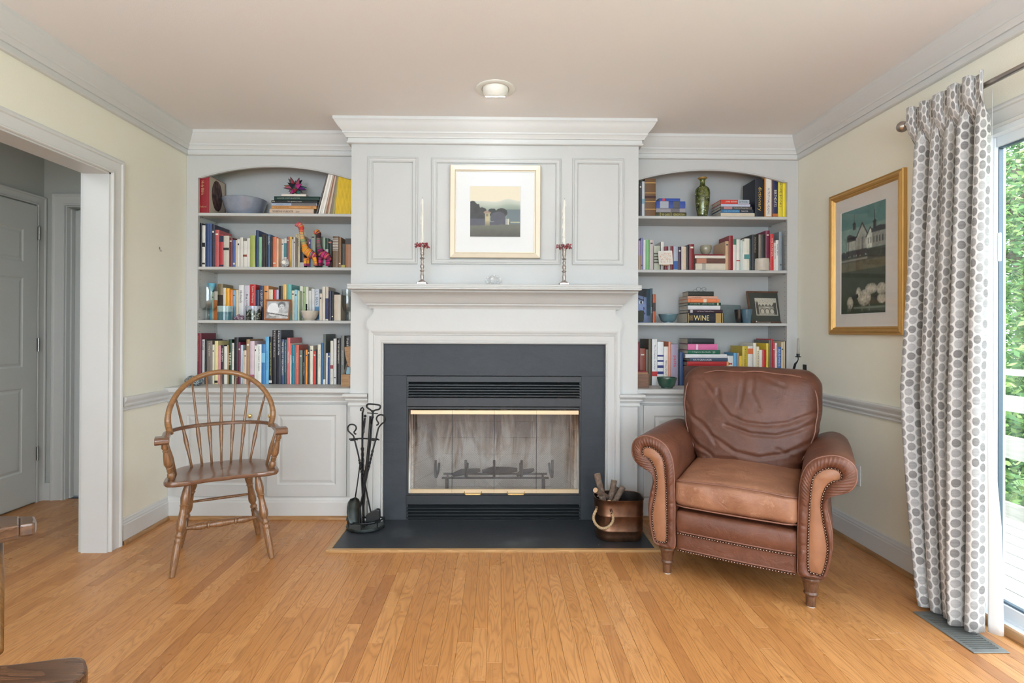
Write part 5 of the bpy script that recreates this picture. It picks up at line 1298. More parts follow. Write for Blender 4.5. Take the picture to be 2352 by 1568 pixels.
# these cups stand proud of the books on a shelf that is cleared for them
am = at(B, 590, 625, 3.64); amr = thing('amethyst', 'purple amethyst crystal cluster between the two landscape cups, left bookcase', 'stone', (am.x, 3.618, SL['L3']))
for k in range(26):
    R = random.Random(k+50); x = am.x+R.uniform(-.030, .030); y = 3.638+R.uniform(-.016, .012); r = R.uniform(.008, .0125)
    zz_ = SL['L3']+r*.9+R.uniform(0, max(0.001, .030-abs(x-am.x)*.6-r*.4))
    b = bmesh.new(); bmesh.ops.create_icosphere(b, subdivisions=1, radius=r)
    for v in b.verts: v.co *= R.uniform(.8, 1.2)
    for v in b.verts: v.co.z = max(v.co.z, SL['L3']-zz_+.0002)
    MB().add([v.co+Vector((x, y, zz_)) for v in b.verts], [tuple(v.index for v in f.verts) for f in b.faces]).build('crystal', MT['glaze'], amr, color=rgb(*R.choice([(120,96,116),(96,72,94),(150,128,140),(104,86,100)]), 1.2)); b.free()
# photo frame (wood) leaning back with a black and white photograph
def photo(u, v):
    n = mnoise.noise(Vector((u*7, v*7, 4)))*.12
    c = .62+n
    if ((u-.30)/.26)**2+((v-.52)/.38)**2 < 1: c = .86+n*.5
    if ((u-.66)/.17)**2+((v-.78)/.20)**2 < 1: c = .12
    if ((u-.67)/.12)**2+((v-.66)/.17)**2 < 1: c = .74+n
    if ((u-.62)/.025)**2+((v-.68)/.02)**2 < 1 or ((u-.71)/.025)**2+((v-.69)/.02)**2 < 1 or ((u-.67)/.04)**2+((v-.56)/.02)**2 < 1: c = .25
    if v < .34 and u > .45: c = .80+n
    if abs(v-.35+.2*u) < .03: c = .38
    return lin((c, c, c))
def frame_obj(name, label, cat, bl, br, tl, mw, img, mats, parts, depth=.012, cat2=None):
    # bl, br, tl: front corners as Vectors
    bl, br, tl = Vector(bl), Vector(br), Vector(tl); U = br-bl; V = tl-bl; n = U.cross(V).normalized()
    if n.y > 0 and abs(n.y) > .2: n = -n
    return bl, U, V, n
def leaning_frame(label, P0, P1, ztop, lean, fw, mw, img, fm, mm, cat, inner=None, imgn=(40, 30), name='framed_photograph'):
    # P0,P1: bottom corners (x,y,z); leans back by `lean` metres at the top
    P0, P1 = Vector(P0), Vector(P1); U = (P1-P0); w = U.length; u = U.normalized()
    back = Vector((-u.y, u.x, 0));  back = back if back.y > 0 else -back
    V = Vector((0, 0, ztop-P0.z))+back*lean; h = V.length; v = V.normalized(); n = u.cross(v).normalized()
    if n.dot(back) > 0: n = -n
    root = thing(name, label, cat, ((P0+P1)/2))
    def Q(a, b_, c): return P0+u*a+v*b_+n*c
    prof = [(0,0),(0,.010),(fw*.15,.0125),(fw*.45,.011),(fw*.8,.007),(fw,.006),(fw,0)]
    MB().sweep([(0,0),(w,0),(w,h),(0,h)], prof, lambda p, q, hh: Q(p, q, hh+.001), closed=True).build('frame', fm, root)
    MB().add([Q(0,0,0),Q(w,0,0),Q(w,h,0),Q(0,h,0),Q(0,0,-.004),Q(w,0,-.004),Q(w,h,-.004),Q(0,h,-.004)], [(0,1,2,3),(4,7,6,5),(0,4,5,1),(1,5,6,2),(2,6,7,3),(3,7,4,0)]).build('backing', fm, root)
    if mm: MB().add([Q(fw*.9,fw*.9,.003),Q(w-fw*.9,fw*.9,.003),Q(w-fw*.9,h-fw*.9,.003),Q(fw*.9,h-fw*.9,.003)], [(0,1,2,3)]).build('mat_board', mm, root, fixn=False)
    if inner: inner = (inner[0]*w, inner[1]*w, inner[2]*h, inner[3]*h)
    a0, a1, b0_, b1_ = inner if inner else (fw*.9, w-fw*.9, fw*.9, h-fw*.9)
    pic_grid('picture', Q(a0, b0_, .0036), u*(a1-a0), v*(b1_-b0_), imgn[0], imgn[1], img, root)
    MB().add([Q(fw*.9,fw*.9,.0052),Q(w-fw*.9,fw*.9,.0052),Q(w-fw*.9,h-fw*.9,.0052),Q(fw*.9,h-fw*.9,.0052)], [(0,1,2,3)]).build('glazing', MT['paneglass'], root, fixn=False)
    return root, Q, w, h
a = at(B, 897, 668, 3.60); b_ = at(B, 1215, 672, 3.608); tp = at(B, 940, 422, 3.62)
leaning_frame('reddish wooden photo frame with black and white photo, third shelf of left bookcase', (a.x, 3.612, SL['L3']+.0005), (b_.x+.004, 3.606, SL['L3']+.0005), tp.z, .022, .011, None, photo, MT['frame_wood'], None, 'photo frame', imgn=(60, 46))
bw_ = at(B, 1467, 620, 3.672); 
br_ = thing('small_bowl', 'small cream stoneware bowl with lilac side, third shelf of left bookcase', 'bowl', (bw_.x, 3.64, SL['L3']))
rb_ = (at(B,1580,600,3.672)-at(B,1355,600,3.672)).x/2-.001; hb_ = at(B,1467,565,3.64).z-SL['L3']
MB().lathe(bowlprof(rb_, hb_, rb_*.55, .003, .5), (bw_.x, 3.674, SL['L3']+.0004), 28).build('bowl_wall', MT['clay'], br_, smooth=True, ang=50)
pm = MB()
for j in range(7):
    for i in range(9):
        an_ = PI*1.02+i/8*.75; t = .12+j/6*.86; rr = rb_*.55+(rb_*.45)*(t**.5)+.0006; pm.v.append((bw_.x+math.cos(an_)*rr, 3.674+math.sin(an_)*rr, SL['L3']+.0004+.006+(hb_-.006)*t))
for j in range(6):
    for i in range(8): pm.f.append((j*9+i, j*9+i+1, (j+1)*9+i+1, (j+1)*9+i))
pm.build('lilac_glaze', MT['glaze'], br_, smooth=True, color=rgb(120, 110, 150, 1.2))
q = at(B, 1427, 520, 3.674)
bt_ = thing('small_bottle', 'small dark bottle with pale label standing inside the cream stoneware bowl', 'bottle', (q.x, 3.674, SL['L3']+.012))
zt2 = at(B,1427,470,3.62).z-SL['L3']-.012
MB().lathe([(.0003,.0),(.0055,0),(.006,.001),(.006,zt2*.62),(.004,zt2*.68),(.004,zt2*.72),(.0052,zt2*.74),(.0052,zt2),(.0003,zt2)], (q.x, 3.674, SL['L3']+.0125), 14).build('bottle_body', MT['void'], bt_, smooth=True, ang=40)
MB().lathe([(.0062,zt2*.2),(.0062,zt2*.5)], (q.x, 3.674, SL['L3']+.0125), 14).build('paper_label', MT['print'], bt_, color=rgb(150, 130, 90))
# counter left : agate and wooden sculpture
p = onY(455, 880, 3.56); 
def rock(c, sx, sy, sz, col, label, seed=1, name='stone', mat='glaze'):
    b = bmesh.new(); bmesh.ops.create_icosphere(b, subdivisions=3, radius=1)
    for v in b.verts:
        n = 1+.16*mnoise.noise(v.co*1.6+Vector((seed*3, 0, 0))); v.co = Vector((v.co.x*sx*n, v.co.y*sy*n, max(-.86, v.co.z)*sz*n))
    mz = min(v.co.z for v in b.verts)
    m = MB().add([v.co+Vector((c[0], c[1], c[2]-mz)) for v in b.verts], [tuple(v.index for v in f.verts) for f in b.faces]); b.free()
    return tag(m.build(name, MT[mat], smooth=True, color=col), label, 'stone')
xs0, xs1 = onY(424, 880, 3.52).x, onY(467, 880, 3.52).x
def veined():
    m, nt, b = nm('veined_stone'); v = coords(nt); vo = N(nt, 'ShaderNodeTexVoronoi'); vo.feature = 'DISTANCE_TO_EDGE'; vo.inputs['Scale'].default_value = 42; L(nt, v, vo.inputs['Vector'])
    c = mixc(nt, math_(nt, 'LESS_THAN', vo.outputs['Distance'], .05), (.07, .09, .10), (.42, .46, .46)); L(nt, c, b.inputs['Base Color']); b.inputs['Roughness'].default_value = .3; return m
MT['vein'] = veined()
rock(((xs0+xs1)/2, 3.52, .8335), (xs1-xs0)/2, .035, .034, None, 'dark blue grey stone with pale veins on the counter behind the wooden chair', 4, 'veined_stone', 'vein')
sc0 = at(B, 1852, 1510, 3.47); sc1 = at(B, 1990, 1510, 3.47)
sr = thing('wooden_sculpture', 'honey coloured wooden block sculpture with curved sail, right end of left counter', 'ornament', ((sc0.x+sc1.x)/2, 3.50, .8335))
za = at(B, 1900, 1350, 3.47).z
MB().rbx(sc0.x, min(CHL-.004, sc1.x), 3.475, 3.53, .8335, za, .003, 'z').build('block', MT['sculpt_wood'], sr)
cv = [(1897,1010),(1972,1000),(1974,1260),(1955,1262),(1930,1200),(1908,1110)]
def flatp(cr, pts, Y, th): return MB().prism([tuple(at(cr, a, b_, Y)) for a, b_ in pts], (0, th, 0))
flatp(B, cv, 3.49, .02).build('sail', MT['sculpt_wood'], sr)
flatp(B, [(1880,1350),(1905,1350),(1945,1215),(1930,1200)], 3.495, .015).build('strut', MT['dark_wood'], sr)
flatp(B, [(1918,1345),(1930,1260),(1965,1262),(1968,1345)], 3.48, .012).build('blue_piece', MT['glaze'], sr, color=rgb(110, 150, 165, 1.2))

# ---- right bookcase objects
p = at(Cc, 985, 500, 3.72); vz = SL['R1']+.012; vh = at(Cc, 985, 218, 3.70).z-vz; vr = (at(Cc,1088,500,3.70)-at(Cc,885,500,3.70)).x/2
va = thing('cloisonne_vase', 'green patterned cloisonne vase with brass rim on carved dark stand, top right shelf', 'vase', (p.x, 3.72, SL['R1']))
def cloi():
    m, nt, b = nm('cloisonne_enamel'); v = coords(nt); vo = N(nt, 'ShaderNodeTexVoronoi'); vo.inputs['Scale'].default_value = 150; L(nt, v, vo.inputs['Vector'])
    f = noise(nt, v, 30, 4, .6)
    c = ramp(nt, f, [(.35, (.030, .042, .012)), (.55, (.13, .155, .035)), (.7, (.26, .26, .08))])
    c = mixc(nt, math_(nt, 'LESS_THAN', vo.outputs['Distance'], .22), c, (.42, .36, .26))
    w = N(nt, 'ShaderNodeTexVoronoi'); w.inputs['Scale'].default_value = 46; L(nt, v, w.inputs['Vector'])
    c = mixc(nt, math_(nt, 'LESS_THAN', w.outputs['Distance'], .16), c, (.75, .68, .60))
    L(nt, c, b.inputs['Base Color']); b.inputs['Roughness'].default_value = .18; b.inputs['Metallic'].default_value = .2; b.inputs['Coat Weight'].default_value = .5; return m
MT['cloi'] = cloi()
t = [(0,.55),(.01,.60),(.06,.66),(.2,.82),(.4,.96),(.6,1.0),(.68,.96),(.73,.84),(.76,.66),(.79,.42),(.84,.33),(.92,.34),(.96,.42)]
MB().lathe([(.0004,0)]+[(vr*r, vh*z_) for z_, r in t], (p.x, 3.72, vz), 36).build('vase_body', MT['cloi'], va, smooth=True)
MB().lathe([(vr*.42,vh*.958),(vr*.60,vh*.975),(vr*.64,vh*.988),(vr*.60,vh),(vr*.46,vh*.99),(vr*.34,vh*.93)], (p.x, 3.72, vz), 36).build('brass_rim', MT['gold'], va, smooth=True)
sd = MB().lathe([(.0004,.004),(vr*.9,.004),(vr*.98,.007),(vr*.98,.010),(vr*.7,.012),(.0004,.012)], (p.x, 3.72, SL['R1']), 28)
for k in range(5):
    an_ = k*2*PI/5+.3; x, y = p.x+math.cos(an_)*vr*.92, 3.72+math.sin(an_)*vr*.92
    sd.tube([(x, y, SL['R1']+.0095), (x+math.cos(an_)*.006, y+math.sin(an_)*.006, SL['R1']+.005), (x+math.cos(an_)*.003, y+math.sin(an_)*.003, SL['R1']+.0008)], [.0035, .0035, .0045], 8)
sd.build('stand', MT['dark_wood'], va, smooth=True, ang=40)
# small celadon cup on stack
p = at(Cc, 1055, 1285, 3.66); R_ = (at(Cc,1133,1200,3.66)-at(Cc,977,1200,3.66)).x/2; h_ = at(Cc,1055,1160,3.66).z-cupz
lathe_obj('tea_cup', [(.0003,.0),(R_*.5,0),(R_*.52,.004),(R_*.85,h_*.3),(R_,h_*.62),(R_*.98,h_*.85),(R_*.90,h_),(R_*.84,h_),(R_*.90,h_*.8),(R_*.88,h_*.5),(.0003,h_*.15)], (p.x, 3.69, cupz+.0004), 'glaze', 'small grey green glazed cup on the book stack, second right shelf', 'cup', 28, rgb(142, 140, 122, 1.2))
# easel with a small painted tile
p0 = at(Cc, 380, 1488, 3.605); p1 = at(Cc, 572, 1488, 3.605)
es = thing('tabletop_easel', 'small light wooden tabletop easel on the second shelf, right bookcase', 'easel', ((p0.x+p1.x)/2, 3.62, SL['R2']))
zs0 = SL['R2']+.0002; zb_ = at(Cc, 475, 1432, 3.605).z; xm = (p0.x+p1.x)/2
MB().box(xm-.024, xm+.024, 3.599, 3.611, zb_-.006, zb_).build('ledge', MT['easel_wood'], es)
for dx in (-.016, .016):
    MB().add([(xm+dx*1.1-.0015,3.606,zs0),(xm+dx*1.1+.0015,3.606,zs0),(xm+dx*.1+.0015,3.628,zs0+.095),(xm+dx*.1-.0015,3.628,zs0+.095),(xm+dx*1.1-.0015,3.609,zs0),(xm+dx*1.1+.0015,3.609,zs0),(xm+dx*.1+.0015,3.631,zs0+.095),(xm+dx*.1-.0015,3.631,zs0+.095)],
             [(0,1,2,3),(4,7,6,5),(0,4,5,1),(1,5,6,2),(2,6,7,3),(3,7,4,0)]).build('leg', MT['easel_wood'], es)
MB().tube([(xm, 3.632, zs0+.09), (xm, 3.655, zs0)], .0015, 6).build('rear_leg', MT['easel_wood'], es)
ti = thing('painted_tile', 'white canvas tile with faint orange writing resting on the small easel', 'tile', (xm, 3.606, zb_))
c4 = [at(Cc, a, b_, 3.603) for a, b_ in ((385,1432),(580,1428),(558,1238),(370,1245))]
MB().prism([tuple(q) for q in c4], (0, .004, 0)).build('tile_body', MT['paper'], ti)
def scr(u, v):
    n = mnoise.noise(Vector((u*30, v*9, 5)))
    return lin((.86, .84, .80)) if n < .18 or not .1 < u < .9 or not .15 < v < .85 else lin((.80, .62, .50))
pic_grid('tile_print', c4[0]+Vector((0,-.0004,0)), c4[1]-c4[0], c4[3]-c4[0], 40, 30, scr, ti)
# white stone candle
p = at(Cc, 1850, 1400, 3.60); 
wc_ = thing('stone_candle', 'squat cream stone-look pillar candle, second shelf of right bookcase', 'candle', (p.x, 3.63, SL['R2']))
R_ = (at(Cc,1955,1400,3.60)-at(Cc,1745,1400,3.60)).x/2; h_ = at(Cc,1850,1340,3.60).z-SL['R2']
MB().lathe([(.0003,0),(R_*.97,0),(R_,.003),(R_*1.0,h_*.6),(R_*.96,h_-.002),(R_*.9,h_),(.0003,h_-.001)], (p.x, 3.60+R_*.95, SL['R2']+.0003), 30).build('wax', MT['clay'], wc_, smooth=True, ang=50)
MB().tube([(p.x, 3.60+R_*.95, SL['R2']+h_), (p.x+.001, 3.60+R_*.95, SL['R2']+h_+.006)], .0008, 5).build('wick', MT['void'], wc_)
dk = at(Cc, 1840, 1320, 3.64)
# third shelf right
def face(u, v):
    # cropped blue portrait, one eye
    n = mnoise.noise(Vector((u*5, v*5, 9)))*.05
    c = Vector((.42, .48, .62))*(.75+.5*math.exp(-((u-.35)**2+(v-.42)**2)/.18))
    if v > .82-.1*u: c = Vector((.07, .10, .14))
    if u > .72 and v > .2: c = Vector((.05, .20, .26))
    if abs(u-.45-.35*(v-.6)) < .02 and v > .55: c = Vector((.06, .08, .12))
    e = ((u-.30)/.16)**2+((v-.60)/.055)**2
    if e < 1: c = Vector((.75, .80, .86))
    if ((u-.31)/.07)**2+((v-.60)/.05)**2 < 1: c = Vector((.05, .06, .08))
    if abs(v-.69-.03*math.cos(u*6)) < .018 and u < .52: c = Vector((.10, .12, .18))
    if ((u-.52)/.05)**2+((v-.42)/.05)**2 < 1: c = Vector((.20, .24, .36))
    if ((u-.45)/.20)**2+((v-.27)/.035)**2 < 1: c = Vector((.30, .28, .42))
    return lin(tuple(max(0, min(1, x+n)) for x in c))
pa = at(D, 60, 645, 3.64); pa = Vector((at(D, 80, 500, 3.632).x+.024, pa.y, pa.z)); pb = at(D, 235, 645, 3.63); pt = at(D, 150, 232, 3.63)
fb_ = MB().box(pa.x-.03, pb.x, 3.632, 3.650, SL['R3']+.0004, pt.z).build('book', MT['book'], color=rgb(30, 50, 70, 1.2))
tag(fb_, 'book showing a blue painted face cover at the left end of third right shelf', 'book')
pic_grid('cover_picture', (pa.x-.029, 3.6315, SL['R3']+.001), (pb.x-pa.x+.0285, 0, 0), (0, 0, pt.z-SL['R3']-.002), 60, 70, face, fb_)
q = at(D, 120, 570, 3.60)
dn_ = flatp(D, [(70,642),(150,642),(158,600),(158,505),(120,500),(70,515)], 3.606, .018).build('small_dark_box', MT['darkmat'], bevel=.002)
tag(dn_, 'small dark green ornament in front of the blue face book, third right shelf', 'ornament')
p = at(D, 467, 600, 3.67); R_ = (at(D,585,570,3.67)-at(D,350,570,3.67)).x/2; h_ = at(D,467,550,3.66).z-SL['R3']
lathe_obj('teal_bowl', bowlprof(R_, h_, R_*.5, .003, .45), (p.x, 3.69, SL['R3']+.0004), 'glaze', 'small blue teal glazed bowl on the third shelf, right bookcase', 'bowl', 32, rgb(84, 112, 120, 1.25))
# spectacles
gx_ = at(D, 865, 262, 3.66); gl = thing('spectacles', 'thin wire-framed spectacles folded open on the old black book', 'glasses', (gx_.x, 3.66, spz))
for dx, lean_ in ((-.019, 0), (.019, 0)):
    ring = [(gx_.x+dx+math.cos(t_)*.0145, 3.655, spz+.0150+math.sin(t_)*.0145) for t_ in [2*PI*k/20 for k in range(20)]]
    MB().tube(ring, .0009, 6, closed=True).build('rim', MT['iron'], gl)
MB().tube([(gx_.x-.0055, 3.655, spz+.018), (gx_.x, 3.654, spz+.021), (gx_.x+.0055, 3.655, spz+.018)], .0008, 6).build('bridge', MT['iron'], gl)
for dx, sg in ((-.0335, -1), (.0335, 1)): MB().tube([(gx_.x+dx, 3.655, spz+.017), (gx_.x+dx*1.03, 3.70, spz+.012), (gx_.x+dx*1.0, 3.735, spz+.001)], .0008, 6).build('temple', MT['iron'], gl)
# grey stone plaque, cup, etching frame, chain
a = at(D, 1118, 640, 3.78); b_ = at(D, 1375, 640, 3.78); tz = at(D, 1200, 432, 3.80).z
pq = MB().add([(a.x,3.78,SL['R3']+.0004),(b_.x,3.775,SL['R3']+.0004),(b_.x-.001,3.80,tz-.003),(a.x+.002,3.80,tz),(a.x,3.795,SL['R3']+.0004),(b_.x,3.79,SL['R3']+.0004),(b_.x-.001,3.815,tz-.003),(a.x+.002,3.815,tz)],
        [(0,1,2,3),(4,7,6,5),(0,4,5,1),(1,5,6,2),(2,6,7,3),(3,7,4,0)])
tag(pq.build('stone_plaque', MT['glaze'], color=rgb(110, 122, 122, 1.1), bevel=.003), 'rough grey green stone plaque leaning behind the teal cup, third right shelf', 'plaque')
p = at(D, 1435, 600, 3.62); R_ = (at(D,1520,490,3.62)-at(D,1382,490,3.62)).x/2*1.02; h_ = at(D,1450,487,3.62).z-SL['R3']
lathe_obj('ceramic_cup', [(.0003,0),(R_*.62,0),(R_*.66,.003),(R_*.82,h_*.5),(R_,h_),(R_*.92,h_),(R_*.74,h_*.5),(.0003,h_*.1)], (at(D,1450,600,3.62).x, 3.64, SL['R3']+.0004), 'glaze', 'blue glazed tapered cup in front of the dark picture frame, third right shelf', 'cup', 12, rgb(66, 96, 112, 1.25))
lathe_obj('ceramic_cup', [(.0003,0),(R_*.5,0),(R_*.54,.003),(R_*.7,h_*.5),(R_*.86,h_),(R_*.8,h_),(R_*.6,h_*.5),(.0003,h_*.1)], (at(D,1355,600,3.66).x+.003, 3.685, SL['R3']+.0004), 'glaze', 'black glazed tapered cup between stone plaque and blue cup, third right shelf', 'cup', 12, rgb(34, 34, 36, 1.2))
def etching(u, v):
    n = mnoise.noise(Vector((u*26, v*26, 3))); c = .80
    if v < .50+.06*math.sin(u*9): c = .62+.16*n
    for cx0 in (.3, .52, .74):
        r = ((u-cx0)/.085)**2+((v-.24)/.13)**2
        if r < 1: c = .78
        elif r < 1.7 and v > .16: c = .34
    if u < .13 and v < .80 or u > .84 and v < .74: c = .30+.2*n
    if .13 < u < .84 and .50 < v < .60+.05*math.sin(u*40): c = .42+.25*n
    if v > .70 and n > .25: c = .62
    if u < .035 or u > .965 or v < .05 or v > .95: c = .74
    return lin((c, c*.97, c*.88))
a = at(D, 1437, 640, 3.66); b_ = at(D, 1885, 634, 3.70)
rt, Q, w, h = leaning_frame('dark brown picture frame with green mat and bridge etching, third right shelf', (a.x+.026, 3.668, SL['R3']+.0005), (b_.x+.022, 3.705, SL['R3']+.0005), at(D,1450,262,3.70).z, .05, .011, None, etching, MT['leg_wood'], MT['darkmat'], 'picture frame', inner=(.20, .81, .24, .79), imgn=(70, 56), name='framed_etching')
ch = MB(); p = at(D, 1560, 612, 3.62)
for k in range(16):
    x = p.x+k*.0062; ring = [(x+math.cos(t_)*.0042, 3.625+.012*math.sin(k*.4)+math.sin(t_)*.0022, SL['R3']+.0045+(.006*math.exp(-k*.5))+math.sin(t_+k)*.003) for t_ in [2*PI*j/8 for j in range(8)]]
    ch.tube(ring, .0011, 5, closed=True)
ch.ball((p.x-.001, 3.625, SL['R3']+.0095), .0085, 10); 
tag(ch.build('silver_chain', MT['pewter'], smooth=True), 'small tangle of silver chain in front of the etching, third right shelf', 'chain')
# counter right: wooden boxes, green bowl
a = at(D, 60, 1465, 3.46); b_ = at(D, 222, 1465, 3.46); zt_ = at(D, 100, 1285, 3.46).z
bx = thing('wooden_box', 'small walnut box with striped inlaid edge at the left end of right counter', 'box', ((a.x+b_.x)/2, 3.49, .8335))
MB().rbx(max(a.x, CHR+.004), b_.x, 3.465, 3.535, .8335, zt_, .002, 'z').build('body', MT['box_wood'], bx)
MB().rbx(max(a.x, CHR+.004)-.001, b_.x-.008, 3.463, 3.537, zt_+.0002, zt_+.007, .001, 'z').build('lid', MT['sculpt_wood'], bx)
rx = MB().rbx(max(a.x, CHR+.004)+.002, b_.x-.012, 3.468, 3.53, zt_+.0075, zt_+.0145, .002, 'z').build('red_case', MT['book'], color=rgb(120, 24, 32, 1.2))
tag(rx, 'small dark red case lying on the walnut box, right counter', 'case')
p = at(D, 460, 1400, 3.44); R_ = (at(D,580,1370,3.44)-at(D,340,1370,3.44)).x/2; h_ = at(D,460,1345,3.42).z-.8335
lathe_obj('green_bowl', bowlprof(R_, h_, R_*.6, .003, .4), (p.x, 3.47, .8336), 'glaze', 'small dark green glazed bowl on the counter left of the recliner', 'bowl', 32, rgb(40, 70, 58, 1.3))
# glass on the mantel: crystal
p = onY(1133, 651, 3.22); R_ = .058
cr_ = thing('crystal_votive', 'round clear cut-crystal votive standing on the middle of the mantel shelf', 'candle holder', (p.x, 3.235, MZ))
spiky((p.x, 3.235, MZ+.031), .033, 'crystal', cr_, 'crystal_body', 8, .92)
for ring_, cnt, rr in ((0, 6, .022), (1, 11, .040)):
    for k in range(cnt):
        an_ = 2*PI*k/cnt+ring_*.3; spiky((p.x+math.cos(an_)*rr*1.05, 3.225+ring_*.008, MZ+.0335+math.sin(an_)*rr*.62), .0095, 'crystal', cr_, 'facet', k)
# ================================================================ PICTURES ON THE WALLS
def landscape(u, v):
    n = mnoise.noise(Vector((u*12, v*12, 2)))*.5+mnoise.noise(Vector((u*30, v*30, 8)))*.3
    sky = Vector((.88, .84, .74)).lerp(Vector((.91, .88, .80)), 1-v)
    c = sky
    h1 = .70+.055*math.exp(-((u-.74)/.15)**2)+.01*math.sin(u*8)
    if v < h1: c = Vector((.80, .81, .76)).lerp(Vector((.66, .70, .64)), min(1, (h1-v)/.12))
    h2 = .57+.03*math.sin(u*7+2)
    if v < h2+.06: c = c.lerp(Vector((.50, .55, .50)), min(1, (h2+.06-v)/.14))
    if u > .72 and v < .545: c = Vector((.40, .46, .48))
    def blob(cx, cy, rx, ry): return ((u-cx)/rx)**2+((v-cy)/ry)**2+n*.5 < 1
    tree = blob(.05,.50,.16,.20) or blob(.2,.42,.15,.17) or blob(.44,.48,.09,.08) or blob(.62,.47,.12,.10)
    if tree: c = Vector((.20+.08*n, .21+.08*n, .21+.07*n))
    if blob(.56,.36,.16,.14) or (u < .30 and .20 < v < .36) or (.3 < u < .8 and .23 < v < .30): c = Vector((.30+.05*n, .31+.05*n, .35+.04*n))
    if v < .22+.035*u: c = Vector((.40, .405, .36)).lerp(Vector((.29, .29, .26)), max(0, 1-v/.2))+Vector((1,1,1))*.04*n
    if .295 < u < .39 and .215 < v < .47: c = Vector((.72, .68, .53)).lerp(Vector((.46, .44, .38)), max(0, (.33-v)/.12))
    if .27 < u < .42 and .465 < v < .485+.04*max(0, 1-abs(u-.33)/.08): c = Vector((.60, .52, .46))
    if (.315 < u < .33 or .345 < u < .36) and .40 < v < .455: c = Vector((.2, .2, .22))
    if .70 < u < .775 and .245 < v < .355: c = Vector((.62, .62, .60)) if u < .75 else Vector((.8, .8, .72))
    if .80 < u < .99 and .285 < v < .30: c = Vector((.82, .81, .62))
    if .40 < u < .48 and .295 < v < .303: c = Vector((.70, .70, .66))
    return lin(tuple(max(0, min(1, x)) for x in c))
a = onY(1033, 592, 3.34); b_ = onY(1241, 593, 3.34); tz = onY(1137, 379.5, 3.34).z
w = b_.x-a.x; h = tz-a.z
def wall_picture(name, label, origin, u, v, nrm, w, h, fm, fprof, mat_, inner, art, imgn, cat='picture'):
    o = Vector(origin); u, v, nrm = Vector(u), Vector(v), Vector(nrm)
    root = thing(name, label, cat, tuple(o+u*(w/2)))
    Q = lambda p, q, hh: o+u*p+v*q+nrm*hh
    fr = MB().sweep([(0,0),(w,0),(w,h),(0,h)], fprof, lambda p, q, hh: Q(p, q, hh), closed=True).build('frame', fm, root)
    fw = fprof[-1][0]
    e = .004
    MB().add([Q(e,e,.001),Q(w-e,e,.001),Q(w-e,h-e,.001),Q(e,h-e,.001)], [(0,1,2,3)]).build('backing', MT['paper'], root, fixn=False)
    MB().add([Q(fw*.9,fw*.9,.006),Q(w-fw*.9,fw*.9,.006),Q(w-fw*.9,h-fw*.9,.006),Q(fw*.9,h-fw*.9,.006)], [(0,1,2,3)]).build('mat_board', mat_, root, fixn=False)
    a0, a1, b0, b1 = inner
    MB().sweep([(a0-.003,b0-.003),(a1+.003,b0-.003),(a1+.003,b1+.003),(a0-.003,b1+.003)], [(0,.0085),(.003,.0065)], lambda p, q, hh: Q(p, q, hh), closed=True).build('mat_bevel', MT['paper'], root)
    pic_grid('picture', Q(a0, b0, .0066), u*(a1-a0), v*(b1-b0), imgn[0], imgn[1], art, root, blur=1)
    MB().add([Q(fw*.85,fw*.85,.0105),Q(w-fw*.85,fw*.85,.0105),Q(w-fw*.85,h-fw*.85,.0105),Q(fw*.85,h-fw*.85,.0105)], [(0,1,2,3)]).build('glazing', MT['paneglass'], root, fixn=False)
    return root
FP = [(0,0),(0,.018),(.003,.022),(.030,.017),(.034,.012),(.0385,.012),(.0385,.006)]
wall_picture('framed_picture', 'misty landscape print in a champagne gilt square frame above the mantel', (a.x, YCH-.010, a.z), (1,0,0), (0,0,1), (0,-1,0), w, h, MT['champagne'], FP, MT['paper'],
             (w*.223, w*.777, h*.232, h*.775), landscape, (150, 150))
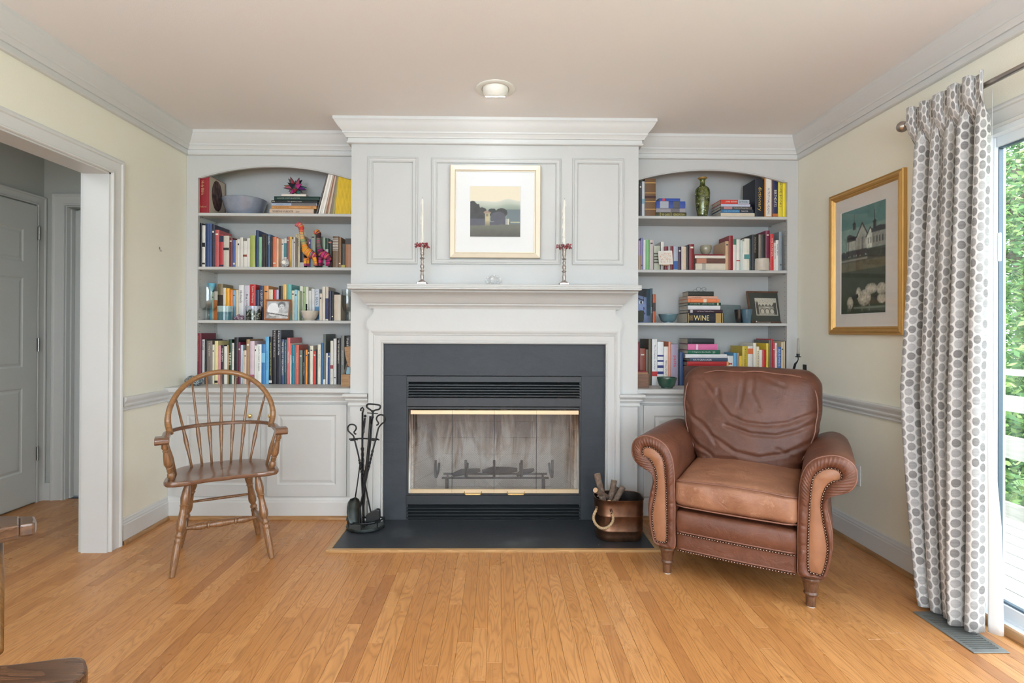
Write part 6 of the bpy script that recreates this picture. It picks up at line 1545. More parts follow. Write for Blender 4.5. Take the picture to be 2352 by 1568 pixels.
def barn(u, v):
    n = mnoise.noise(Vector((u*9, v*16, 2)))*.5+mnoise.noise(Vector((u*34, v*50, 8)))*.5
    c = Vector((.30, .40, .38)).lerp(Vector((.44, .52, .49)), .5+.5*n)
    if v > .82: c = c.lerp(Vector((.22, .36, .36)), .6)
    if v < .60: c = Vector((.20, .215, .19))+Vector((1,1,1))*.05*n
    if v < .50: c = Vector((.30, .29, .22))+Vector((1,1,1))*.07*n
    if v < .41: c = Vector((.17, .20, .15))+Vector((1,1,1))*.035*n
    dark = Vector((.14, .145, .15)); wall = Vector((.60, .61, .57))+Vector((1,1,1))*.15*n
    # near barn
    def gable(cx, hw, z0, ze, zp): 
        return abs(u-cx) < hw and z0 < v < ze+(zp-ze)*(1-abs(u-cx)/hw)
    if .14 < u < .40 and .61 < v < .80+.02: 
        if v < .70: c = wall
        elif v < .70+.07*(1-abs(u-.2)/.3): c = dark
    if gable(.50, .14, .60, .72, .85): c = wall*.85
    if .50 < abs(u-.50)/.14+.50 and False: pass
    if abs(abs(u-.50)/.14-1+(v-.72)/.13) < .10 and v > .72 and v < .86: c = dark
    if gable(.68, .10, .60, .70, .79): c = wall*1.1
    if abs(abs(u-.68)/.10-1+(v-.70)/.09) < .12 and .70 < v < .80: c = dark
    if u > .72 and .60 < v < .735: c = wall*.72
    if u > .70 and .735 < v < .79 and v < .79-.1*abs(u-.88): c = dark*1.3
    if .12 < u < .60 and .60 < v < .72 and (u*34) % 1 < .28: c = dark*1.3
    if u > .62 and .64 < v < .70 and (u*16) % 1 < .3: c = dark
    # cupolas and spires
    for cx, zb, zt in ((.315, .80, .955), (.775, .775, .94)):
        if abs(u-cx) < .035 and zb < v < zb+.055: c = dark*1.4
        if abs(u-cx) < .05*(1-(v-zb-.055)/.03) and zb+.055 <= v < zb+.085: c = dark
        if abs(u-cx) < .007 and v < zt and v > zb: c = dark
    if v < .605 and v > .545 and .02 < u < .62+.1*n: c = dark*1.2 if n < .25 else wall*.8
    if .505 < v < .525 and u < .62: c = Vector((.42, .42, .38))
    # sheep
    for cx, cy, rx, ry in ((.22,.105,.075,.06),(.55,.145,.15,.075),(.70,.225,.13,.05),(.92,.215,.10,.055),(.93,.13,.10,.045),(.42,.19,.06,.06)):
        r = ((u-cx)/rx)**2+((v-cy)/ry)**2
        if r < 1: c = (Vector((.62, .60, .54))+Vector((1,1,1))*.28*n)*(1-.25*r)
    for cx in (.17, .22, .50, .66): 
        if abs(u-cx) < .012 and .02 < v < .09: c = Vector((.35,.34,.31))
    for cx, cy in ((.385,.165),(.80,.14),(.30,.15)):
        if ((u-cx)/.035)**2+((v-cy)/.022)**2 < 1: c = dark
    if .045 < v < .062 and u > .3: c = Vector((.34, .37, .32))
    c = c*1.22+Vector((.03,.03,.03))  # whole picture lifted: haze of reflections on the glass put into its colour
    return lin(tuple(max(0, min(1, x)) for x in c))
FG = [(0,0),(0,.018),(.004,.024),(.010,.021),(.014,.023),(.020,.026),(.028,.022),(.032,.016),(.038,.018),(.042,.012),(.046,.006)]
py0, py1 = 3.237, 2.640; pz0, pz1 = 1.187, 2.026
wall_picture('framed_picture', 'tall gold framed painting of white barns and sheep on the right wall', (XR-.001, py0, pz0), (0,-1,0), (0,0,1), (-1,0,0), py0-py1, pz1-pz0, MT['gold'], FG, MT['cream'],
             (.098, .457, .120, .716), barn, (130, 210))

# outlet, scrap, ceiling light
ot = thing('wall_outlet', 'white plastic wall outlet plate low on the right wall behind the recliner', 'outlet', (XR, 3.01, .332))
MB().rbx(XR-.006, XR-.0005, 2.975, 3.045, .335, .450, .003, 'y').build('cover_plate', MT['plate'], ot)
for z in (.368, .414):
    MB().lathe([(.0001,-.0015),(.016,-.0015),(.016,.0015),(.0001,.0015)], (0,0,0), 18).v
    q = MB(); q.tube([(XR-.0085, 3.01, z), (XR-.006, 3.01, z)], .016, 18); f_ = q.build('socket', MT['plate'], ot)
    s_ = MB().box(XR-.0092, XR-.0086, 3.003, 3.0045, z-.002, z+.006).box(XR-.0092, XR-.0086, 3.0155, 3.017, z-.002, z+.006); s_.build('slots', MT['void'], f_)
tag(MB().add([(1.955,2.462,.0012),(1.985,2.452,.0012),(2.004,2.470,.006),(1.998,2.500,.012),(1.965,2.492,.004),(1.978,2.474,.014)], [(0,1,5),(1,2,5),(2,3,5),(3,4,5),(4,0,5),(4,3,2,1,0)]).build('paper_scrap', MT['paper']),
    'small crumpled white paper scrap on the floor by the right baseboard and curtain', 'scrap')
lx, ly = -.017, 2.886
cl = thing('ceiling_light', 'recessed eyeball spotlight with cream trim ring in the ceiling', 'light', (lx, ly, H))
MB().lathe([(.072,-.0005),(.105,-.0005),(.106,-.004),(.102,-.007),(.088,-.0085),(.076,-.006),(.072,-.0005)], (lx, ly, H), 48).build('trim_ring', MT['candle'], cl, smooth=True, ang=40)
eb = MB(); d = Vector((0, .42, -1)).normalized(); c0 = Vector((lx, ly, H))
R_ = .071
ths = [-1.05+1.05*k/6 for k in range(7)]+[.12*k for k in range(1, 6)]
eb.tube([c0+d*(R_*math.sin(t)) for t in ths]+[c0+d*.036], [max(.001, R_*math.cos(t)) for t in ths]+[.054], 40, cap=False)
eb.build('eyeball_housing', MT['candle'], cl, smooth=True)
eb = MB(); eb.tube([c0+d*.034, c0+d*.043], [.055, .053], 32); eb.build('lamp_face', MT['bulb'], cl)

# ---- candlesticks on the mantel
def candlestick(x, label, lab2, lab3, seed):
    y = 3.235; z = MZ+.0004
    root = thing('candlestick', label, 'candlestick', (x, y, MZ), 'pewter candlesticks on the mantel')
    hw = .0305
    b = MB()
    for sx in (-1, 1):
        for sy in (-1, 1): b.box(x+sx*hw*.98, x+sx*hw*.74, y+sy*hw*.98, y+sy*hw*.74, z, z+.006)
    b.rbx(x-hw, x+hw, y-hw, y+hw, z+.005, z+.0155, .003, 'z').build('square_base', MT['pewter'], root)
    pf = [(.0285,.0155),(.0285,.018),(.023,.024),(.013,.029),(.0105,.036),(.012,.046),(.0135,.056),(.0115,.062),(.0095,.072),(.010,.080),(.0165,.0865),(.0165,.088),(.009,.092),(.0085,.097),(.0135,.106),(.0145,.114),(.012,.122),(.0085,.128),
          (.0095,.133),(.012,.139),(.0105,.146),(.0085,.150),(.0105,.157),(.017,.1615),(.017,.163),(.0085,.169),(.0095,.178),(.0135,.185),(.0145,.191),(.012,.197),(.0125,.204),(.014,.215),(.018,.222),(.018,.225),(.0105,.226),(.0105,.218),(.0001,.218)]
    MB().lathe([(r*.86, h) for r, h in pf], (x, y, z), 28).build('stem', MT['pewter'], root, smooth=True, ang=50)
    # candle with runs of wax
    zc = z+.219; L_ = .305
    cd = thing('taper_candle', lab2, 'candle', (x, y, zc), 'ivory tapers on the mantel')
    R = random.Random(seed)
    MB().tube([(x, y, zc+L_*t) for t in (0, .25, .5, .75, .97, 1)], [.0082, .0078, .0073, .0068, .0062, .003], 16).build('taper', MT['candle'], cd, smooth=True, ang=60)
    MB().tube([(x, y, zc+L_), (x+.001, y, zc+L_+.006), (x+.003, y, zc+L_+.009)], .0007, 5).build('wick', MT['void'], cd)
    for k in range(7):
        t = .98-.13*k*R.uniform(.85, 1.15); an = R.choice((PI, PI*1.1, 0, PI*1.5, PI*.95)); rr = .0066
        px, py_ = x+math.cos(an)*rr, y+math.sin(an)*rr; zz0 = zc+L_*t; ln = R.uniform(.03, .06)
        MB().tube([(px, py_, zz0), (px+math.cos(an)*.001, py_+math.sin(an)*.001, zz0-ln*.4), (px+math.cos(an)*.0025, py_+math.sin(an)*.0025, zz0-ln*.85), (px+math.cos(an)*.001, py_, zz0-ln)], [.0012, .002, .0036, .0012], 8).build('wax_drip', MT['candle'], cd, smooth=True)
    # berry ring
    rg = thing('berry_ring', lab3, 'candle ring', (x, y, z+.227), 'burgundy berry rings round the tapers')
    for k in range(72):
        an = R.uniform(0, 2*PI); rr = R.uniform(.016, .046); zz0 = z+.236+R.uniform(-.010, .016)
        c = (x+math.cos(an)*rr, y+math.sin(an)*rr, zz0); r = R.uniform(.0036, .0060)
        MB().ball(c, r, 8).build('berry', MT['glaze'], rg, smooth=True, color=rgb(*R.choice([(132,36,52),(112,28,44),(150,60,66),(120,50,56)]), 1.2))
    for k in range(9):
        an = R.uniform(0, 2*PI); p = Vector((x+math.cos(an)*.022, y+math.sin(an)*.022, z+.232)); dd = Vector((math.cos(an), math.sin(an), R.uniform(-.4, .3)))*.016; sd = Vector((-dd.y, dd.x, .004)).normalized()*.004
        MB().add([p, p+dd*.5+sd, p+dd, p+dd*.5-sd], [(0,1,2,3)]).build('leaf', MT['glaze'], rg, color=rgb(96, 100, 84, 1.2), solid=.0008, fixn=False)
candlestick(onY(969.5, 640, 3.235).x, 'pewter candlestick on the left side of the mantel shelf', 'ivory taper with wax drips in the left mantel candlestick', 'burgundy berry ring around the left mantel candle', 3)
candlestick(onY(1295.5, 640, 3.235).x, 'pewter candlestick on the right side of the mantel shelf', 'ivory taper with wax drips in the right mantel candlestick', 'burgundy berry ring around the right mantel candle', 9)

# ---- iron sconce with grey candle, right wall by the bookcase
sx_, sy_ = 1.975, 3.49
sp = onY(1833, 820, sy_); x = sp.x; zc = onY(1833, 820, sy_).z
sn = thing('wall_sconce', 'black wrought iron candle sconce on the wall between right bookcase and recliner', 'sconce', (x, sy_, zc-.25))
MB().lathe([(.0003,0),(.010,0),(.0155,.0015),(.019,.004),(.0185,.005),(.013,.003),(.0095,.003),(.010,.022),(.009,.022),(.0085,.005),(.0003,.004)], (x, sy_, zc), 20).build('cup', MT['iron'], sn, smooth=True, ang=40)
MB().tube([(x, sy_, zc), (x+.0015, sy_, zc-.014), (x-.002, sy_+.004, zc-.028), (x-.010, sy_+.015, zc-.045), (x-.011, sy_+.03, zc-.08), (x+.01, sy_+.035, zc-.13), (XR-.006, sy_+.03, zc-.16)], [.0032, .0034, .005, .0085, .010, .008, .006], 8, flat=.6).build('arm', MT['iron'], sn, smooth=True)
MB().rbx(XR-.006, XR-.0005, sy_+.015, sy_+.05, zc-.25, zc-.05, .002, 'y').build('back_plate', MT['iron'], sn)
tag(MB().tube([(x, sy_, zc+.0065), (x, sy_, zc+.06), (x, sy_, zc+.11), (x, sy_, zc+.122), (x, sy_, zc+.126)], [.0088, .0082, .0066, .0052, .0015], 16).build('taper_candle', MT['greycandle'], smooth=True), 'grey taper candle in the black wall sconce', 'candle')

# ---- floor register
vr_ = thing('floor_register', 'grey metal floor vent register with slots under the curtain', 'floor vent', (1.86, 2.11, 0))
vx0, vx1, vy0, vy1 = 1.788, 1.925, 1.978, 2.272
pl = MB(); bw = .017; zt = .0045
def fr(a, b, c, d): pl.box(a, b, c, d, .0004, zt)
fr(vx0, vx1, vy0, vy0+.026); fr(vx0, vx1, vy1-.026, vy1); fr(vx0, vx0+bw, vy0+.026, vy1-.026); fr(vx1-bw, vx1, vy0+.026, vy1-.026)
pl.build('rim', MT['steelgrey'], vr_, bevel=.001)
MB().box(vx0+bw, vx1-bw, vy0+.026, vy1-.026, .0003, .0006).build('duct', MT['void'], vr_)
k = vy0+.026
while k < vy1-.03:
    MB().box(vx0+bw, vx1-bw, k+.0062, k+.0128, .0006, zt-.0006).build('slat', MT['steelgrey'], vr_); k += .0128

# ================================================================ CURTAIN AND ROD
RX, RZ = 1.930, 2.183
ro = thing('curtain_rod', 'brushed nickel curtain rod with ball finial above the patio door', 'curtain rod', (RX, 1.3, RZ))
MB().tube([(RX, 2.475, RZ), (RX, .1, RZ)], .0115, 16).build('rod', MT['nickel'], ro, smooth=True, ang=60)
fn = MB(); prof = [(.0001,0),(.012,.001),(.021,.008),(.0255,.018),(.0262,.026),(.022,.036),(.014,.043),(.010,.046),(.0135,.049),(.0135,.053),(.010,.056),(.012,.060),(.0115,.075)]
base = 0
for r, dd in prof:
    for j in range(24): fn.v.append((RX+math.cos(2*PI*j/24)*r, 2.545-dd, RZ+math.sin(2*PI*j/24)*r))
for i in range(len(prof)-1):
    for j in range(24): fn.f.append((i*24+j, i*24+(j+1)%24, (i+1)*24+(j+1)%24, (i+1)*24+j))
fn.build('finial', MT['nickel'], ro, smooth=True, ang=50)
for y in (2.455, .2):
    MB().tube([(RX, y, RZ), (RX+.03, y, RZ), (XR-.008, y, RZ-.004)], .005, 8).tube([(XR-.008, y, RZ-.004), (XR-.0005, y, RZ-.004)], .02, 16).build('bracket', MT['nickel'], ro)
def curtain_mat():
    m, nt, b = nm('dotted_curtain_linen'); tcn = nt.nodes.new('ShaderNodeUVMap'); tcn.uv_map = 'UVMap'
    sp = nt.nodes.new('ShaderNodeSeparateXYZ'); L(nt, tcn.outputs[0], sp.inputs[0])
    cw, chh_ = .0315, .0405
    wob = math_(nt, 'MULTIPLY', math_(nt, 'SUBTRACT', noise(nt, coords(nt, 'UV', (1, 1, 1)), 14, 2), .5), .012)
    U_ = math_(nt, 'DIVIDE', math_(nt, 'ADD', sp.outputs[0], wob), cw); col = math_(nt, 'FLOOR', U_)
    odd = math_(nt, 'FRACT', math_(nt, 'MULTIPLY', col, .5))
    V_ = math_(nt, 'ADD', math_(nt, 'DIVIDE', sp.outputs[1], chh_), odd); row = math_(nt, 'FLOOR', V_)
    fu = math_(nt, 'SUBTRACT', math_(nt, 'FRACT', U_), .5); fv = math_(nt, 'SUBTRACT', math_(nt, 'FRACT', V_), .5)
    cmb = nt.nodes.new('ShaderNodeCombineXYZ'); L(nt, col, cmb.inputs[0]); L(nt, row, cmb.inputs[1])
    wn = nt.nodes.new('ShaderNodeTexWhiteNoise'); wn.noise_dimensions = '3D'; L(nt, cmb.outputs[0], wn.inputs['Vector'])
    r = math_(nt, 'ADD', math_(nt, 'POWER', math_(nt, 'ABSOLUTE', math_(nt, 'MULTIPLY', fu, 2.0)), 2.2), math_(nt, 'POWER', math_(nt, 'ABSOLUTE', math_(nt, 'MULTIPLY', fv, 2.22)), 2.0))
    dot = math_(nt, 'SUBTRACT', 1, math_(nt, 'MULTIPLY', math_(nt, 'SUBTRACT', r, .80), 9), True)
    line = math_(nt, 'LESS_THAN', math_(nt, 'ABSOLUTE', fu), .035)
    st = noise(nt, coords(nt, 'UV', (20, 160, 1)), 1, 3, .6)
    sh = math_(nt, 'ADD', math_(nt, 'MULTIPLY', wn.outputs['Value'], .6), math_(nt, 'MULTIPLY', st, .6))
    dc = ramp(nt, sh, [(.25, (.27, .255, .245)), (.6, (.42, .41, .40)), (.95, (.60, .59, .575))])
    fab = (.80, .785, .76)
    c = mixc(nt, math_(nt, 'MULTIPLY', math_(nt, 'MULTIPLY', line, .5), 1), fab, (.45, .44, .42)); c = mixc(nt, dot, c, dc)
    L(nt, c, b.inputs['Base Color']); b.inputs['Roughness'].default_value = .9
    b.inputs['Sheen Weight'].default_value = .15
    bump(nt, b, noise(nt, coords(nt, 'UV', (1, 1, 1)), 900, 2), .0004)
    out = nt.nodes['Material Output']; tr = nt.nodes.new('ShaderNodeBsdfTranslucent'); L(nt, c, tr.inputs[0])
    mx = nt.nodes.new('ShaderNodeMixShader'); mx.inputs[0].default_value = .22; L(nt, b.outputs[0], mx.inputs[1]); L(nt, tr.outputs[0], mx.inputs[2]); L(nt, mx.outputs[0], out.inputs['Surface'])
    return m
MT['curtain'] = curtain_mat()
MT['lining'] = simple('white_lining', (.82, .82, .81), .9, var=.02)
cur = thing('curtain', 'white curtain printed with grey dots hanging beside the patio door', 'curtain', (RX, 2.25, .01))
def cplan(s, z):
    # s along the cloth 0..1 (left edge to right edge), z height -> (x, y)
    t = (z-.02)/2.16; t = max(0, min(1, t))
    yl = 2.325+(2.475-2.325)*min(1, t/.42)**.8 if t < .42 else 2.475-(2.475-2.440)*((t-.42)/.58)
    yr = 2.085+(2.068-2.085)*t
    ph = s*2*PI*5.0
    w_ = math.sin(ph+.5)+.28*math.sin(2*ph+1.1+z*.3)
    amp = (.040*(1-t)+.022*t)*(1+.35*math.sin(s*9+1))
    y = yl+(yr-yl)*s + .012*math.sin(2*ph+.7)*(1-.4*t)
    x = RX-.004+amp*w_ - .035*(1-t)*(1-s) - .02*(1-t)
    x += .006*math.sin(z*3.1+s*14)*(1-t)
    return x, min(y, 2.5)
nu, nv = 180, 60
mb = MB(); uv = []
ztop = 2.232
for j in range(nv+1):
    z = .012+(ztop-.012)*j/nv
    for i in range(nu+1):
        s = i/nu; x, y = cplan(s, z)
        if z > 2.04: k_ = min(1, (z-2.04)/.10); xt = RX-.0165-.030*max(0, .5+.5*math.sin(s*10*PI+.5)); x = x*(1-k_)+xt*k_
        mb.v.append((x, y, z + (.004*math.sin(s*40) if j == nv else 0) - (.008*math.sin(s*31)*(1-j/nv)**8)))
        uv.append((s*1.42, z))
for j in range(nv):
    for i in range(nu): mb.f.append((j*(nu+1)+i, j*(nu+1)+i+1, (j+1)*(nu+1)+i+1, (j+1)*(nu+1)+i))
mb.build('cloth', MT['curtain'], cur, smooth=True, uv=uv, solid=.0012, fixn=False)
mb = MB(); nl = 30
for j in range(nv+1):
    z = .018+(2.16-.018)*j/nv
    for i in range(13):
        s = i/12; xa, ya = cplan(1.0, z); t = z/2.2
        q_ = max(.04, min(1, (1.25-z)/.8)); mb.v.append((xa+.002+(.036*s*(1-.7*t)+.008*(1-t))*q_, ya-.002-(.012*math.sin(s*PI)*(1-t)+.030*s*(1-t))*q_, z))
for j in range(nv):
    for i in range(12): mb.f.append((j*13+i, j*13+i+1, (j+1)*13+i+1, (j+1)*13+i))
mb.build('lining', MT['lining'], cur, smooth=True, solid=.0012, fixn=False)

def smoothp(P, n=8):
    out = []
    for i in range(len(P)-1):
        p0, p1, p2, p3 = P[max(0,i-1)], P[i], P[i+1], P[min(len(P)-1,i+2)]
        for k in range(n):
            t = k/n; out.append(.5*((2*p1)+(p2-p0)*t+(2*p0-5*p1+4*p2-p3)*t*t+(3*p1-p0-3*p2+p3)*t**3))
    return out+[P[-1]]
# ================================================================ FIREPLACE TOOLS
org_t = (780, 910); s_t = 4.75
def T(px, py, Y): return onY(780+px/4.75, 910+py/4.75, Y)
ty = 3.19
bc = T(262, 1400, ty); bx_, bz = bc.x, .0108
stt = thing('fireplace_tool_stand', 'half-round black iron tool stand at the left end of the hearth', 'tool stand', (bx_, ty, .010))
hwid = (T(480,1420,3.15)-T(55,1420,3.15)).x/2
def halfring(r, ry, z, n=18, y0=ty+.055): return [(bx_+math.cos(PI+PI*i/n)*r, y0+math.sin(PI+PI*i/n)*ry, z) for i in range(n+1)]
ppts = halfring(hwid, .115, 0); 
MB().prism([(a, b_, .016) for a, b_, _ in ppts], (0, 0, .017)).build('base_plate', MT['ironworn'], stt, bevel=.003)
for k in (1, 6, 12, 17):
    q = ppts[k]; MB().tube([(q[0]*.97+bx_*.03, q[1]+.006, .0105), (q[0]*.97+bx_*.03, q[1]+.006, .018)], [.006, .008], 8).build('foot', MT['iron'], stt)
MB().tube(halfring(hwid*.97, .11, .068)+[(bx_+hwid*.97, ty+.055, .068)], .005, 8, closed=False).tube([(bx_-hwid*.97, ty+.055, .068), (bx_+hwid*.97, ty+.055, .068)], .005, 8).build('guard_rail', MT['iron'], stt)
for k in (0, 4, 9, 14, 18):
    q = halfring(hwid*.97, .11, 0)[k]; MB().tube([(q[0], q[1], .032), (q[0], q[1], .067)], .004, 6).build('baluster', MT['iron'], stt)
top = T(250, 125, ty+.03)
def twist(p0, p1, r, turns, n=40):
    p0, p1 = Vector(p0), Vector(p1); mb = MB(); d = (p1-p0).normalized(); a = d.orthogonal().normalized(); b_ = d.cross(a)
    for k in range(2): mb.tube([p0.lerp(p1, i/n)+(a*math.cos(turns*2*PI*i/n+k*PI)+b_*math.sin(turns*2*PI*i/n+k*PI))*r*.5 for i in range(n+1)], r*.75, 6)
    return mb
pb, pm, pt_ = Vector((T(262,1300,ty).x, ty, .033)), T(248, 560, ty), T(250, 180, ty)
pz = T(255, 880, ty)
pp = MB().tube([pb, pz], .0075, 8).tube([pm, pt_, T(262,140,ty), T(250,120,ty), T(235,130,ty), T(228,152,ty), T(240,160,ty)], [.0062,.0058,.0055,.005,.0048,.0045,.003], 8)
pp.build('post', MT['iron'], stt, smooth=True, ang=60); twist(pm, pz, .008, 2.5).build('twisted_section', MT['iron'], stt, smooth=True)
zr = T(265, 462, ty).z
cbar = MB().tube([(T(110,470,ty).x, ty-.012, zr), (T(250,470,ty).x, ty, zr+.002), (T(425,470,ty).x, ty-.012, zr)], .0048, 8)
for px in (165, 400):
    c = T(px, 470, ty-.01); cbar.tube([(c.x+math.cos(PI*2*k/12)*.020, ty-.03+math.sin(PI*2*k/12)*.016, zr-.001) for k in range(11)], .004, 6)
cbar.build('hanger_arms', MT['iron'], stt, smooth=True, ang=60)
def hook_tool(label, pts, r, hookpts, tw=None, name='fire_poker'):
    root = thing(name, label, 'fireplace tool', (pts[-1][0], pts[-1][1], min(p[2] for p in pts)), 'iron fireplace tools in the stand')
    hookpts = smoothp(hookpts, 5)
    MB().tube(hookpts, [r*.95]*(len(hookpts)-1)+[r*.5] if False else [r*.5]+[r*.95]*(len(hookpts)-1), 8).build('hook_handle', MT['iron'], root, smooth=True, ang=60)
    MB().tube(pts, r, 8).build('shaft', MT['iron'], root, smooth=True, ang=60)
    if tw: twist(tw[0], tw[1], r*1.25, 2.5).build('twisted_section', MT['iron'], root, smooth=True)
    return root
y1 = ty-.03
# left tool with hook going down to the right: brush
hk1 = [T(a, b_, y1) for a, b_ in ((182,412),(165,405),(158,388),(172,370),(182,345),(170,318),(140,306),(108,312),(90,340),(95,375),(120,402),(150,430),(163,470))]
sh1 = [T(163,470,y1), T(205,640,y1), T(232,780,y1), T(285,1000,y1+.01), T(340,1260,y1+.015)]
br = hook_tool('black iron hearth brush hanging at the left of the tool stand', [tuple(p) for p in sh1], .0048, hk1, (T(215,690,y1), T(245,850,y1)), 'hearth_brush')
hd = [T(a, b_, y1-.005) for a, b_ in ((285,1300),(400,1235),(432,1245),(436,1330),(430,1345),(300,1395),(283,1380))]
MB().prism([tuple(p) for p in hd], (0, .035, 0)).build('brush_head', MT['blackslat'], br, bevel=.004)
bz0 = T(300, 1390, y1).z
bb = MB()
for k in range(40):
    t = k/39; a = hd[6].lerp(hd[4], t); 
    for dy in (.004, .014, .024): bb.tube([(a.x, a.y+dy, a.z+.004), (a.x+random.uniform(-.003, .003), a.y+dy, max(.036, a.z-.02))], .0012, 4, cap=False)
bb.build('bristles', MT['blackslat'], br, kind='stuff', fixn=False)
# right tool with hook going down left: shovel
hk2 = [T(a, b_, y1) for a, b_ in ((400,316),(415,308),(425,292),(412,270),(402,245),(415,215),(445,200),(478,208),(498,238),(490,275),(462,298),(430,335),(418,365))]
sh2 = [T(418,365,y1), T(395,470,y1-.01), T(362,590,y1-.01), T(300,860,y1-.02), T(255,1060,y1-.03), T(215,1230,y1-.03), T(215,1390,y1-.03)]
pk = hook_tool('black iron fire poker with round hook handle, right in the tool stand', [tuple(p) for p in sh2], .0048, hk2, (T(362,590,y1-.01), T(312,800,y1-.02)), 'fire_poker')
# shovel : thin shaft with round pan
y2 = ty-.04
svh = [T(222,740,y2+.02), T(208,850,y2+.02), T(190,980,y2+.01), T(172,1095,y2)]
sv = thing('hearth_shovel', 'iron hearth shovel with rounded worn pan standing in the tool stand', 'fireplace tool', tuple(T(160,1380,y2)), 'iron fireplace tools in the stand')
MB().tube([tuple(p) for p in svh], .0038, 8).build('shaft', MT['iron'], sv, smooth=True)
rows_ = [(172,172,1095),(125,215,1110),(98,232,1150),(88,240,1200),(86,244,1260),(92,250,1320),(110,255,1370),(130,250,1395)]
pan = MB(); nn = 10
for a, b_, yy in rows_:
    for i in range(nn+1):
        u = i/nn; q = T(a+(b_-a)*u, yy, y2); d_ = math.sin(u*PI)
        pan.v.append((q.x, q.y-.002+(1-d_)*-.016+.004+ (.01 if False else 0), max(.045, q.z)))
for j in range(len(rows_)-1):
    for i in range(nn): pan.f.append((j*(nn+1)+i, j*(nn+1)+i+1, (j+1)*(nn+1)+i+1, (j+1)*(nn+1)+i))
pan.build('pan', MT['ironworn'], sv, smooth=True, solid=.0025, fixn=False)
# tongs / wide bar tool with triangular handle
y3 = ty-.05
tg = thing('fire_tongs', 'black iron log tongs with triangular loop handle leaning in the tool stand', 'fireplace tool', tuple(T(230,1390,y3)), 'iron fireplace tools in the stand')
lp_ = [T(a, b_, y3) for a, b_ in ((365,175),(340,150),(305,125),(294,105),(305,88),(335,84),(420,92),(443,105),(443,125),(425,142),(390,150),(372,160))]
MB().tube(smoothp(lp_+lp_[:1], 4)[:-1], .005, 8, closed=True).build('loop_handle', MT['iron'], tg, smooth=True)
MB().tube([T(302,180,y3), T(418,188,y3)], .0028, 6).build('cross_pin', MT['iron'], tg)
MB().tube([T(365,150,y3), T(358,240,y3), T(345,300,y3)], .006, 8).build('neck', MT['iron'], tg, smooth=True)
for dx, w_ in ((0, 1), (22, .8)):
    MB().tube([T(335+dx,215,y3), T(320+dx*.9,480,y3), T(300+dx*.6,700,y3), T(270+dx*.4,900,y3), T(250+dx,1100,y3), T(210+dx*2.2,1280,y3), T(222+dx*2,1395,y3)], [.0062*w_]*5+[.005*w_, .004*w_], 8, flat=.6).build('arm', MT['iron'], tg, smooth=True)
MB().ball(tuple(T(362,225,y3-.004)), .0075, 12).build('rivet', MT['iron'], tg, smooth=True)
# small turned grip on the post
gp_ = thing('fire_poker', 'iron poker with ball-topped twisted grip hanging beside the stand post', 'fireplace tool', tuple(T(258,1380,ty-.02)), 'iron fireplace tools in the stand')
MB().ball(tuple(T(278,215,ty-.02)), .0085, 14).build('ball_knob', MT['iron'], gp_, smooth=True)
MB().turned(T(276,235,ty-.02), T(258,395,ty-.02), [(0,.004),(.06,.007),(.12,.0045),(.2,.0062),(.45,.0068),(.7,.006),(.9,.0062),(.93,.0078),(1,.0078)], 12).build('grip', MT['iron'], gp_, smooth=True, ang=40)
MB().tube([T(256,395,ty-.02), T(244,580,ty-.02), T(240,900,ty-.02), T(262,1385,ty-.02)], .0042, 8).build('shaft', MT['iron'], gp_, smooth=True)

# ================================================================ COPPER LOG BUCKET
bl = onZ(1357, 1232, .012); 
bcx, bcy = .708, 3.100
bhw, bhd, bh = .138, .098, .232
def rrect(cx, cy, hw, hd, r, n=7):
    out = []
    for k, (sx, sy) in enumerate(((1,-1),(1,1),(-1,1),(-1,-1))):
        for i in range(n+1):
            a = -PI/2+k*PI/2+PI/2*i/n; out.append((cx+sx*(hw-r)+math.cos(a)*r, cy+sy*(hd-r)+math.sin(a)*r))
    return out
bu = thing('log_bucket', 'rounded rectangular antique copper log bucket on the right end of the hearth', 'bucket', (bcx, bcy, .010))
mb = MB(); lev = [(0,.90),(.004,.93),(.03,.955),(.052,.965),(.056,.985),(.062,.985),(.066,.968),(.10,.975),(.136,.98),(.140,1.0),(.147,1.0),(.151,.985),(.20,.995),(bh-.006,1.0),(bh-.003,1.025),(bh+.001,1.03),(bh+.003,1.01),(bh,.985)]
m_ = None
for z, k in lev:
    ring = rrect(bcx, bcy, bhw*k, bhd*k, .075*k); m_ = len(ring); mb.v += [(a, b_, .0108+z) for a, b_ in ring]
for j in range(len(lev)-1):
    for i in range(m_): mb.f.append((j*m_+i, j*m_+(i+1)%m_, (j+1)*m_+(i+1)%m_, (j+1)*m_+i))
mb.f.append(tuple(range(m_-1, -1, -1)))
ob = mb.build('shell', MT['copper'], bu, smooth=True, ang=50)
mb = MB()
for z, k in ((bh+.001,.985),(.16,.965),(.06,.94),(.01,.92)):
    mb.v += [(a, b_, .0108+z) for a, b_ in rrect(bcx, bcy, bhw*k-.002, bhd*k-.002, .072*k)]
for j in range(3):
    for i in range(m_): mb.f.append((j*m_+i, j*m_+(i+1)%m_, (j+1)*m_+(i+1)%m_, (j+1)*m_+i))
mb.f.append(tuple(range(3*m_, 4*m_))); mb.build('inner_lining', MT['copperin'], bu, smooth=True, ang=50, fixn=False)
Yf = bcy-bhd-.006
hp = [onY(1130+a/2.9575, 760+b_/2.9575, Yf-.008) for a, b_ in ((713,1208),(695,1240),(690,1275),(705,1310),(735,1335),(770,1338),(800,1320),(820,1290),(822,1260),(812,1228))]
hs = smoothp(hp); rp_ = MB()
